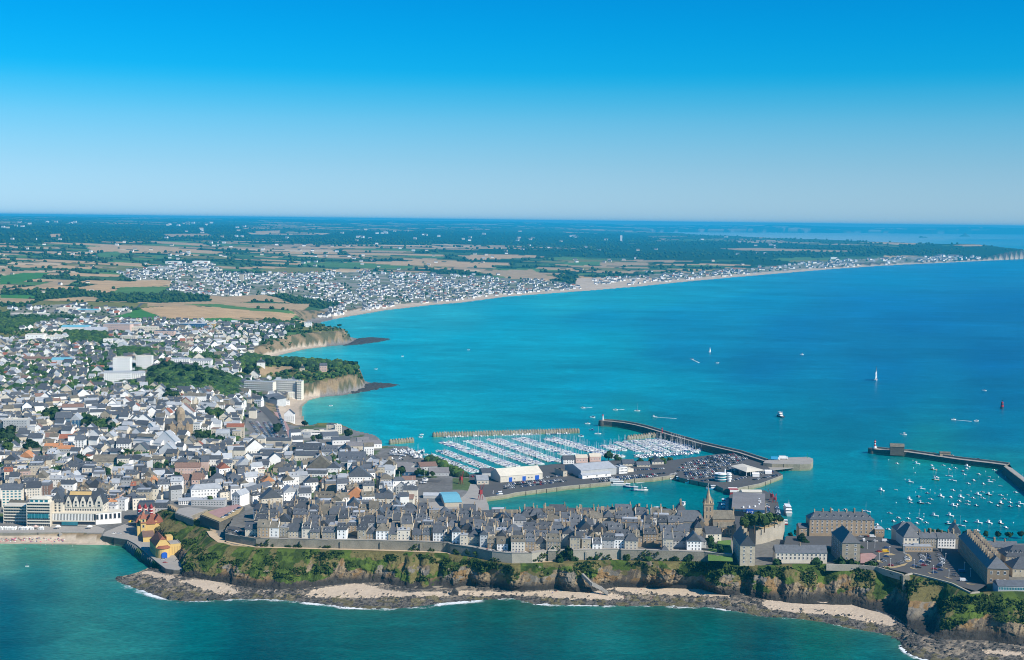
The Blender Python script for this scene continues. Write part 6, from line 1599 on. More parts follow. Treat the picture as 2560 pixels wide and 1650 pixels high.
mb=MB();mb.poly([(-.5,-.9,.05),(.5,-.9,.05),(.5,.9,.05),(-.5,.9,.05)],[(0,1,2,3)])
TW=[MB()for _ in range(3)]
for k in range(75):
 a=random.uniform(-10,165);b=random.uniform(1344.5,1355);h_=hit(a,b)[0];mbk=TW[k%3];s_=random.uniform(.3,.7)
 mbk.box(h_[0]-s_,h_[0]+s_,h_[1]-.5,h_[1]+.5,h_[2],h_[2]+random.uniform(.1,.5))
for k in range(3):
 obj("beach_towels",TW[k].build("beach_towels",BM(['pink_cloth','white_paint','canvas_blue'][k])),kind='stuff')
yh=thing("yellow_theatre",P(408,1392,7.4),"yellow rendered theatre hall with red tiled roof and a big blue arched door","theatre",None,math.radians(26))
mb=MB();mb.box(-6.2,6.2,0,27,-4,9.6)
mb.poly([(-6.2,0,9.6),(6.2,0,9.6),(2.6,0,15),(-2.6,0,15),(-6.2,.5,9.6),(6.2,.5,9.6),(2.6,.5,15),(-2.6,.5,15)],[(0,1,2,3),(7,6,5,4),(0,3,7,4),(2,1,5,6),(3,2,6,7)])
mb.cyl(0,.2,-2,8.2,5.6,5.6,20)
obj("wall",mb.build("wall",[M('yellow_wall')]),yh)
mb=MB();mb.poly([(-6.6,-.3,9.4),(-6.6,27.3,9.4),(0,24,17.2),(0,3,17.2),(6.6,-.3,9.4),(6.6,27.3,9.4),(-2.7,-.4,15.1),(2.7,-.4,15.1)],[(0,6,3,2,1),(3,7,4,5,2),(6,7,3),(1,2,5)]);obj("roof",mb.build("roof",[M('red_tile')]),yh)
mb=MB();mb.cyl(0,.2,8.21,9.8,6.3,4.0,20);obj("apse_roof",mb.build("apse_roof",[M('red_tile')]),yh)
mb=MB();n=9;pts=[(-2.4,-5.62,.2),(2.4,-5.62,.2)]+[(2.4*math.cos(math.pi*k/(n-1)),-5.62,3.8+1.5*math.sin(math.pi*k/(n-1)))for k in range(n)]
mb.poly(pts+[(a,b+.7,c)for a,b,c in pts],[tuple(range(len(pts)))]+[(i,i+len(pts),(i+1)%len(pts)+len(pts),(i+1)%len(pts))for i in range(len(pts))])
obj("door",mb.build("door",[M('blue_paint')]),yh)
mb=MB();mb.box(6.6,15.5,2.5,16,-4,9.8);obj("annex_wall",mb.build("annex_wall",[M('yellow_wall')]),yh)
mb=MB();mb.box(6.9,15.2,2.8,15.7,9.81,10);mb.box(6.5,15.6,2.4,2.8,9.81,10.4);mb.box(15.2,15.6,2.8,16,9.81,10.4);obj("annex_roof",mb.build("annex_roof",[M('concrete')]),yh)
mb=MB();[mb.box(8+k*2.2,8.7+k*2.2,2.38,2.5,1.2,7.5)for k in range(4)];obj("slot_window",mb.build("slot_window",[M('ochre_wall')]),yh)['kind']='stuff'
mb=MB();mb.box(6.6,12,18,26,-4,13);obj("stage_wall",mb.build("stage_wall",[M('yellow_wall')]),yh)
for k in range(6):
 add_win(yh,-6.2,3+k*4,3,1.2,3,-math.pi/2,'d')
cs=thing("yellow_casino",P(366,1338,7.4),"yellow casino with clustered red tiled roofs and a pointed corner tower","casino",None,math.radians(18))
mb=MB();mb.box(-8,12,-2,24,-3,9);mb.box(-6,10,4,24,9,12);mb.box(-4,6,-26,-2,-3,4.2);obj("wall",mb.build("wall",[M('yellow_wall')]),cs)
mb=MB();mb.gable(-1,8,-2,14,11,6,0,'y',.4,.25,hip=2.4);mb.gable(6.5,15,4,20,10.6,5.5,0,'y',.4,.25,hip=2.6);mb.gable(-9,13,12,25,10,5,0,'x',.4,.25,hip=4);obj("roof",mb.build("roof",[M('red_tile')]),cs)
mb=MB();mb.box(6.8,14.5,4.5,19.5,-3,10.6);mb.box(-.7,7.7,-1.9,13,9,11);obj("wing_wall",mb.build("wing_wall",[M('yellow_wall')]),cs)
mb=MB();mb.box(-5,-.2,-2.6,2.4,-3,16);obj("tower",mb.build("tower",[M('yellow_wall')]),cs)
mb=MB();mb.poly([(-5.5,-3.1,12),(.3,-3.1,12),(.3,2.9,12),(-5.5,2.9,12),(-5,-2.6,12.8),(-.2,-2.6,12.8),(-.2,2.4,12.8),(-5,2.4,12.8)],[(0,1,5,4),(1,2,6,5),(2,3,7,6),(3,0,4,7),(3,2,1,0)])
mb.poly([(-5.6,-3.2,16.01),(.4,-3.2,16.01),(.4,3,16.01),(-5.6,3,16.01),(-2.6,-.1,23)],[(0,1,4),(1,2,4),(2,3,4),(3,0,4),(3,2,1,0)]);obj("tower_roof",mb.build("tower_roof",[M('red_tile')]),cs)
for z_ in(3,8,13.2):
 add_win(cs,-2.6,-2.6,z_,1.6,2.2,0,'d')
for k in range(6):
 add_win(cs,-4,-24+k*4,2,1.2,2.6,-math.pi/2,'d')
mb=MB();mb.box(-4.2,6.2,-26.2,-2.2,4.21,4.8);obj("terrace_band",mb.build("terrace_band",[M('brown_tile')]),cs)
rt=thing("turreted_block",P(364,1302,8),"apartment block with three tall dark red bay turrets behind the yellow casino","apartment block",None,math.radians(8))
mb=MB();mb.box(-8,8,0,14,-3,13.5);obj("wall",mb.build("wall",[M('pink_wall')]),rt)
mb=MB();mb.poly([(-8.3,-.3,13.5),(8.3,-.3,13.5),(8.3,14.3,13.5),(-8.3,14.3,13.5),(-7,2.5,17.5),(7,2.5,17.5),(7,12,17.5),(-7,12,17.5)],[(0,1,5,4),(1,2,6,5),(2,3,7,6),(3,0,4,7),(4,5,6,7)],0);obj("roof",mb.build("roof",[M('slate')]),rt)
mat('oxblood',(.28,.03,.035),.7,.1,1)
for x_ in(-5.4,0,5.4):
 mb=MB();mb.cyl(x_,-.6,-2,13.6,1.6,1.6,8,0)
 for k in range(4):
  mb.cyl(x_,-.6,2.2+k*3,3.0+k*3,1.72,1.72,8,1)
 mb.cyl(x_,-.6,13.6,17,1.8,.1,8,0);obj("bay_turret",mb.build("bay_turret",BM('oxblood','white_paint')),rt)
bpx("mansion_block","dark slate mansard house with white framed bays between the red turrets and the green hill","apartment block",401,1296,34,26,16,4,'mansard',5,'grey_wall','slate',4,3,z=9,dorm=4,side=2)
dc=thing("domed_church",Vector(hit(450,1094)[0]),"big brown granite church with a dome, square belfry and turreted facade","church",None,math.radians(10))
mb=MB();mb.box(-8,8,0,3,-4,15);[mb.box(x_-1.8,x_+1.8,-.8,3,-4,18)for x_ in(-9.5,9.5)];mb.box(-3.2,3.2,-1,3,-4,17);mb.poly([(-3.2,-1,17),(3.2,-1,17),(0,-1,20),(-3.2,3,17),(3.2,3,17),(0,3,20)],[(0,1,2),(5,4,3),(0,2,5,3),(1,4,5,2)])
obj("facade",mb.build("facade",[M('stone_brown')]),dc)
mb=MB();[mb.cyl(x_,1.1,18,21.5,1.9,.2,4)for x_ in(-9.5,9.5)];obj("turret_roof",mb.build("turret_roof",[M('chimney_stone')]),dc)
mb=MB();mb.box(-2.6,2.6,3,8.2,10,30);mb.cyl(0,5.6,30,34,2.8,1.4,8);obj("belfry",mb.build("belfry",[M('stone_brown')]),dc)
add_win(dc,0,-1,1,2.4,5,0,'s','door')
for x_ in(-6,6):
 add_win(dc,x_,0,1,1.6,3,0,'s','door')
for x_,z_ in((-1.2,22),(1.2,22),(-1.2,16.5),(1.2,16.5)):
 add_win(dc,x_,3,z_,.9,3.6,0,'s')
for x_ in(-6,6):
 add_win(dc,x_,0,9,1.2,3,0,'s')
for x_ in(-1.8,0,1.8):
 add_win(dc,x_,-1,9,.9,4.5,0,'s')
mb=MB();mb.box(-8,8,3,44,-4,12);mb.box(-22,14,24,38,-4,14);obj("nave_wall",mb.build("nave_wall",[M('stone_brown')]),dc)
mb=MB();mb.gable(-8,8,3,44,12,7,0,'y',.4,.3);mb.gable(-22,14,24,38,14,6,0,'x',.4,.3,hip=2);obj("nave_roof",mb.build("nave_roof",[M('slate')]),dc)
mb=MB();mb.cyl(-2,31,14,26,6.2,6.2,12,0)
for k in range(7):
 a0=k/7*math.pi/2;a1=(k+1)/7*math.pi/2
 mb.cyl(-2,31,26+9*math.sin(a0),26+9*math.sin(a1),6.4*math.cos(a0)+.05,max(6.4*math.cos(a1),.1),16,0)
mb.cyl(-2,31,35,38,.7,.3,6);obj("dome",mb.build("dome",[M('chimney_stone')]),dc)
bpx("pale_shed","long pale corrugated shed with blue doors on the quay between marina and basin","warehouse",1304,1202,118,15,27,25,'gable',6.5,'pale_sheet','pale_sheet',z=5)
t_=[o_ for o_ in COL.objects if o_.name.startswith("pale_shed")][0]
for x_,w_ in((-16,4.2),(1,4.2),(17,5)):
 mb=MB();mb.box(x_,x_+w_,-.12,-.01,0,5);obj("door",mb.build("door",BM('blue_paint')),t_)
for x_ in(-9,9,13):
 add_win(t_,x_,0,2.5,1.4,1.2,0,'d')
bpx("grey_hangar","big blue-grey industrial hangar with a white front on the basin quay","warehouse",1497,1190,104,17,38,27,'gable',4.5,'grey_wall','zinc',z=5)
bpx("white_lean_to","low white lean-to along the front of the blue-grey hangar","warehouse",1492,1194,84,8,9,27,'gable',1.5,'white_wall','zinc',3,1,z=5,ww=2)
bpx("white_office","two-storey white office at the right end of the blue-grey hangar","office",1558,1184,24,16,12,24,'flat',1,'white_wall','zinc',6,2,z=5)
bpx("white_office","low cream store right of the white office on the quay","office",1577,1180,16,7,9,24,'flat',1,'cream_wall','pale_sheet',z=5)
bpx("grey_shed","small grey-green roofed shed left of the pale corrugated shed","warehouse",1207,1211,30,10,22,8,'gable',4,'beige_wall','zinc',3,1,z=5,ww=2)
bpx("ochre_store","small square beige store building beside the blue-grey hangar","store",1413,1191,12,13,20,28,'flat',1,'beige_wall','lichen_slate',1,1,z=5)
bpx("dark_roof_store","dark roofed store tucked left of the pale corrugated shed","store",1222,1190,34,8,20,12,'gable',3.5,'grey_wall','slate',z=5)
bpx("turquoise_roof_shed","long shed with a pale turquoise sheet roof at the basin's left corner","warehouse",1133,1266,44,10,52,9,'gable',2.6,'beige_wall','turquoise_sheet',z=5)
bpx("slipway_shed","low pale roofed shed in front of the turquoise roof","warehouse",1080,1246,44,7,12,0,'gable',2,'grey_wall','zinc',z=5)
bpx("white_cottage","small white gabled house among the boats stored on land","house",1022,1209,34,9,12,5,'gable',3.5,'white_wall','brown_tile',3,1,z=6)
bpx("marina_house","white fronted marina house with slate roof at the pontoon heads","house",1422,1160,28,11,12,10,'gable',4,'white_wall','slate',4,2,z=5)
bpx("marina_block","left pale stone marina block with a pediment behind the hangar","building",1455,1157,30,12,14,10,'gable',3,'pink_wall','beige_wall',4,1,z=5,dorm=0)
bpx("marina_block","right pale stone marina block with a pediment behind the hangar","building",1489,1154,28,12,14,10,'gable',3,'pink_wall','beige_wall',4,1,z=5)
bpx("sailing_club","dark low roofed club house beside the marina trees","club house",1572,1165,30,6,14,6,'gable',4,'beige_wall','slate',3,1,z=5)
bpx("sailing_club","dark gabled club house with white gable right of the marina trees","club house",1645,1161,30,7,16,8,'gabley',5,'cream_wall','slate',3,1,z=5)
bpx("sailing_club","long low slate roof between the two club houses","club house",1609,1167,34,5,10,6,'gable',3,'beige_wall','slate',4,1,z=5)
fh=thing("ferry_hall",P(1868,1187,5),"open ferry hall with a broad folded white roof on columns","ferry terminal")
rq=[P(1825,1165,11.5),P(1866,1180,11),P(1911,1175,11),P(1856,1159,11.5),P(1868,1168,14)]
mb=MB();mb.poly(rq+[q-Vector((0,0,.5))for q in rq[:4]],[(0,1,4),(1,2,4),(2,3,4),(3,0,4),(5,6,1,0),(6,7,2,1),(8,7,6,5)]);child(obj("roof",mb.build("roof",BM('pale_sheet'))),fh)
mb=MB();
for i in range(4):
 for q in(0,.25,.5,.75):
  c=rq[i].lerp(rq[(i+1)%4],q);c=c.lerp(rq[4],.08);mb.bar((c.x,c.y,5),(c.x,c.y,11),.3,0,5)
o=child(obj("column",mb.build("column",BM('white_paint'))),fh);o['kind']='stuff'
cw=rq[4];mb=MB();mb.box(cw.x-10,cw.x+12,cw.y-6,cw.y+8,5,10.4);child(obj("glazed_wall",mb.build("glazed_wall",BM('glass_dark'))),fh)
ho=thing("harbour_office",P(1803,1205,5),"round white and glass harbour office with stacked balconies","harbour office")
for k in range(3):
 mb=MB();mb.cyl(0,6,k*3,k*3+2.2,6.6,6.6,24,0);obj("glazing",mb.build("glazing",BM('glass_blue')),ho)
 mb=MB();mb.cyl(0,6,k*3+2.2,k*3+3,7.2,7.2,24,0);obj("balcony",mb.build("balcony",BM('white_paint')),ho)
mb=MB();mb.cyl(1.5,6,9,9.6,4.4,4.2,20);mb.cyl(5.2,7,9,14,.7,.7,8);obj("roof",mb.build("roof",BM('white_paint')),ho)
mb=MB();mb.cyl(9.5,4.5,0,10,2.6,2.6,14);[mb.cyl(9.5,4.5,2.6+k*2.6,3.2+k*2.6,3.4,3.4,14)for k in range(3)];obj("stair_tower",mb.build("stair_tower",BM('white_paint')),ho)
for a,b,lb in((1890,1192,"white peaked tent on the quay before the ferry hall"),(1921,1185,"white box tent near the round end of the harbour platform")):
 t=thing("tent",P(a,b,5),lb,"tent");mb=MB();mb.box(-4,4,0,6,0,3);mb.gable(-4,4,0,6,3,1.5,0,'x',.2,.1);obj("canopy",mb.build("canopy",BM('white_paint')),t)
fm=thing("fish_market",P(1870,1285,5),"fish market hall with a curved grey roof and a blue lettered front panel","market hall")
rz_=12.5
rp_=[P(1829,1271,rz_),P(1912,1275,rz_),P(1913,1234,rz_),P(1833,1230,rz_)]
mb=MB();n=8;pts=[]
for k in range(n+1):
 u=k/n;a=rp_[0].lerp(rp_[3],u);b=rp_[1].lerp(rp_[2],u);zc=rz_+2.4*math.sin(math.pi*(u*.8+.1))-.7
 pts+=[(a.x,a.y,zc),(b.x,b.y,zc),(a.x,a.y,zc-.6),(b.x,b.y,zc-.6)]
fs=[]
for k in range(n):
 i=k*4;fs+=[(i,i+1,i+5,i+4),(i+2,i,i+4,i+6),(i+1,i+3,i+7,i+5)]
fs+=[(2,3,1,0)]
mb.poly(pts,fs);child(obj("roof",mb.build("roof",BM('grey_sheet'))),fm)
q_=[(p.x,p.y)for p in rp_];c_=sum((Vector(p)for p in q_),Vector((0,0)))/4
mb=MB();mb.prism([tuple(c_+(Vector(p)-c_)*.97)for p in q_],3,rz_-.7);child(obj("wall",mb.build("wall",BM('cream_wall'))),fm)
f0=rp_[0];f1=rp_[1];dx=(f1-f0).normalized();ang=math.atan2(dx.y,dx.x);fwid=(f1-f0).length
fc_=f0 .lerp(f1,.5)
def fpanel(name,u0,u1,z0,z1,m,out=.2):
 a=f0 .lerp(f1,u0);b=f0 .lerp(f1,u1);nn=Vector((dx.y,-dx.x,0))*out
 mb=MB();mb.poly([(a.x+nn.x,a.y+nn.y,z0),(b.x+nn.x,b.y+nn.y,z0),(b.x+nn.x,b.y+nn.y,z1),(a.x+nn.x,a.y+nn.y,z1),(a.x-nn.x,a.y-nn.y,z0),(b.x-nn.x,b.y-nn.y,z0),(b.x-nn.x,b.y-nn.y,z1),(a.x-nn.x,a.y-nn.y,z1)],[(0,1,2,3),(4,0,3,7),(1,5,6,2),(3,2,6,7)])
 return child(obj(name,mb.build(name,BM(m))),fm)
fpanel("blue_fascia",.35,1.0,9.6,12.2,'blue_sheet',.5);fpanel("sign_panel",.45,.66,6.2,12.6,'blue_paint',.9);fpanel("white_door",.72,.99,7,9.2,'white_paint',.6);fpanel("dark_bay",.0,.44,5,10,'glass_dark',.3);fpanel("dark_bay",.67,.99,5,6.9,'glass_dark',.3)
def text(body,size,m,name="lettering",depth=.05):
 cu=bpy.data.curves.new(name,'FONT');cu.body=body;cu.size=size;cu.extrude=depth;cu.align_x='CENTER';cu.align_y='CENTER'
 cu.materials.append(M(m));o_=bpy.data.objects.new('tmp',cu);me=bpy.data.meshes.new_from_object(o_);bpy.data.objects.remove(o_);return me
o=bpy.data.objects.new("lettering",text("617",4.6,'white_paint'));link(o);tp=f0 .lerp(f1,.555)+Vector((dx.y,-dx.x,0))*1.0
o.matrix_world=Matrix.Translation((tp.x,tp.y,9.2))@Matrix.Rotation(ang,4,'Z')@Matrix.Rotation(math.pi/2,4,'X')
child(o,fm)
mb=MB()
for u,v_ in((.67,.55),(.66,.42),(.71,.42),(.71,.35),(.67,.25),(.55,.12),(.38,.08),(.2,.05)):
 a=rp_[0].lerp(rp_[1],u+.15).lerp(rp_[3].lerp(rp_[2],u+.15),v_);mb.cyl(a.x,a.y,rz_+.4,rz_+2.1,1.1,.8,8)
o=child(obj("roof_vent",mb.build("roof_vent",BM('white_paint'))),fm);o['kind']='stuff'
bpx("quay_store","pale round ended store behind the fish market hall","store",1880,1236,50,6,10,0,'gable',1.5,'cream_wall','pale_sheet',z=5)
lg=thing("lock_gate",P(1836,1228,5),"red framed lock gate between the two quays","lock gate");mb=MB();mb.box(-5,5,-.5,.5,-6,1);mb.box(-5,5,.5,12,.5,1);obj("gate",mb.build("gate",BM('oxblood')),lg)
mb=MB();mb.box(-5,5,-.8,-.5,-1,1.6);mb.box(-5,5,11,12,1,2);obj("walkway",mb.build("walkway",BM('white_paint')),lg)
def crane(px,py,z,h,lb,ry=.9,m='oxblood'):
 t=thing("dock_crane",P(px,py,z),lb,"crane","dock cranes",ry)
 mb=MB()
 for x_,y_ in((-2,-2),(2,-2),(2,2),(-2,2)):
  mb.bar((x_,y_,0),(x_*.5,y_*.5,h*.35),.3)
 mb.box(-1.6,1.6,-1.6,1.6,h*.35,h*.42);obj("portal",mb.build("portal",BM(m)),t)
 mb=MB();mb.box(-1.3,1.8,-1.2,1.2,h*.42,h*.6);obj("cab",mb.build("cab",BM(m)),t)
 mb=MB()
 for s_ in(-.6,.6):
  mb.bar((1,s_,h*.5),(5,0,h),.16);mb.bar((-.5,s_,h*.6),(0,0,h*.85),.14)
 mb.bar((0,0,h*.85),(5,0,h),.1)
 for k in range(6):
  mb.bar((1+k*.65,-.5+k*.08,h*(.5+k*.08)),(1.3+k*.65,.5-k*.08,h*(.55+k*.08)),.09)
 obj("jib",mb.build("jib",BM(m)),t)
crane(1152,1212,5,15,"tall dark red dock crane beside the boatyard shed")
crane(1201,1249,5,17,"tall dark red dock crane on the basin's left corner",.6)
crane(1930,1250,5,11,"red quay crane with white post on the fish quay",2.5);crane(1937,1256,5,9,"small red quay derrick right of the fish market",1)
for a,b,m_,lb in((1937,1150,'sky_blue_paint',"blue lorry body on the stone jetty"),(1957,1148,'white_paint',"white lorry on the stone jetty, right of the blue one")):
 t=thing("lorry",P(a,b,8.5),lb,"lorry");mb=MB();mb.box(-5,3.5,-1.4,1.4,1,4.2);obj("body",mb.build("body",BM(m_)),t);mb=MB();mb.box(3.7,6,-1.3,1.3,.6,3.4);obj("cab",mb.build("cab",BM('car_white')),t)
 mb=MB();[mb.box(x_,x_+1,-1.3,1.3,0,1)for x_ in(-4,-2,4)];obj("wheels",mb.build("wheels",BM('rubber')),t)['kind']='stuff'
ls=thing("landing_stage",P(1960,1170,3),"pale landing stage on dark piles below the stone jetty","landing stage")
mb=MB();q4=[P(1905,1178,4),P(1985,1169,4),P(1989,1163,4),P(1900,1168,4)];mb.prism([(q.x,q.y)for q in q4],3.4,4);q5=[P(1900,1166,4.5),P(2020,1163,4.5),P(2022,1160,4.5),P(1900,1161,4.5)];mb.prism([(q.x,q.y)for q in q5],3.8,4.5)
child(obj("deck",mb.build("deck",BM('concrete'))),ls)
mb=MB()
for k in range(12):
 for r_ in(0,1):
  q=q4[0].lerp(q4[1],k/11).lerp(q4[3].lerp(q4[2],k/11),.15+r_*.7);mb.bar((q.x,q.y,-2),(q.x,q.y,3.4),.35,0,6)
o=child(obj("pile",mb.build("pile",BM('hull_dark'))),ls);o['kind']='stuff'
bpx("pier_house","dark stone house with a gabled roof on the harbour breakwater","house",2243,1129,34,12,8,-9,'gable',3.5,'dark_stone','lichen_slate',0,0,z=6.5)
bpx("pier_house","small low stone hut half way along the harbour breakwater","house",2363,1140,26,7,5,-9,'gable',1.5,'chimney_stone','lichen_slate',0,0,z=6.5)
for a,b,wp,hp,d_,rz,rf,rh_,wm_,rm_,lb in[(1004,1180,44,12,24,-8,'gable',3.5,'grey_wall','grey_sheet',"dark roofed marina hall beside the round trees"),(1072,1176,44,10,26,14,'gable',3,'grey_wall','brown_tile',"brown flat-pitched marina hall nearest the pontoon heads"),(1032,1190,52,10,22,4,'gable',3,'blue_sheet','grey_sheet',"marina hall with blue walls behind the cars"),(1098,1190,50,8,24,6,'gable',4,'grey_wall','grey_sheet',"grey multi-gabled marina hall at the left end of the quay"),(932,1121,46,11,22,12,'gable',3,'white_wall','grey_sheet',"white walled pavilion with charcoal roof at the tip of the shore point"),(896,1127,60,12,26,8,'gable',3.5,'beige_wall','grey_sheet',"larger beige walled pavilion with charcoal roof behind the boulders"),(853,1112,44,12,20,12,'gable',3,'white_wall','slate',"slate roofed leisure hall right of the striped hotel"),(828,1098,40,8,22,20,'gable',4,'grey_wall','slate',"dark curved roof hall attached to the striped hotel"),(776,1124,62,8,20,-6,'hip',4,'grey_wall','zinc',"pale hipped zinc roof between the roundabout and the slate halls"),(908,1110,30,10,14,12,'gable',2.5,'grey_wall','grey_sheet',"small charcoal roof at the back of the shore point")]:
 bpx("leisure_hall",lb,"hall",a,b,wp,hp,d_,rz,rf,rh_,wm_,rm_,5,1)
hh=bpx("striped_hotel","long white hotel with dark window bands by the nearer beach","hotel",810,1093,66,14,12,16,'flat',1,'white_wall','pale_sheet')
for z_ in(2.8,6.0):
 for k in range(9):
  add_win(hh,-15+k*3.75,0,z_,3.4,1.2,0,'d')
hs=bpx("striped_hotel","grey gable block of the white hotel carrying blue sign letters","hotel",764,1094,24,14,20,-4,'flat',1,'grey_wall','pale_sheet')
o=bpy.data.objects.new("lettering",text("A",4.2,'canvas_blue'));link(o,hs);o.location=(-3,-.1,5.2);o.rotation_euler=(math.pi/2,0,0)
o=bpy.data.objects.new("lettering",text("hotel",2.2,'canvas_blue'));link(o,hs);o.location=(1.6,-.1,5.0);o.rotation_euler=(math.pi/2,0,0)
bpx("striped_hotel","cream and rust stepped end tower of the white hotel","hotel",846,1086,18,22,12,16,'flat',1,'cream_wall','pale_sheet',3,4,side=2)
bpx("striped_hotel","dark cubic top block behind the white hotel","hotel",826,1080,20,18,10,0,'flat',1,'beige_wall','slate',2,3)
for a,b,wp,hp,d_,rz,nx_,nz_,lb in[(646,985,78,30,14,-12,14,6,"long white balconied apartment block at the foot of the headland"),(712,988,60,36,14,-6,11,7,"taller white stepped apartment block, right of the long balconied one"),(748,1000,12,46,16,-4,2,8,"slim white end tower of the headland apartments"),(736,996,34,16,14,30,6,3,"low cream apartment wing facing the nearer beach")]:
 t=bpx("apartment_block",lb,"apartment block",a,b,wp,hp,d_,rz,'flat',1,'cream_wall','zinc',nx_,nz_,ww=1.8,wh=1.5,wk='d')
 w_=wp*t.location.y/FOC;h_=hp*t.location.y/FOC
 for j in range(nz_):
  mb=MB();mb.box(-w_/2+.3,w_/2-.3,-1.1,-.03,h_/nz_*j+.1,h_/nz_*j+.9);obj("balcony",mb.build("balcony",BM('white_wall')),t)
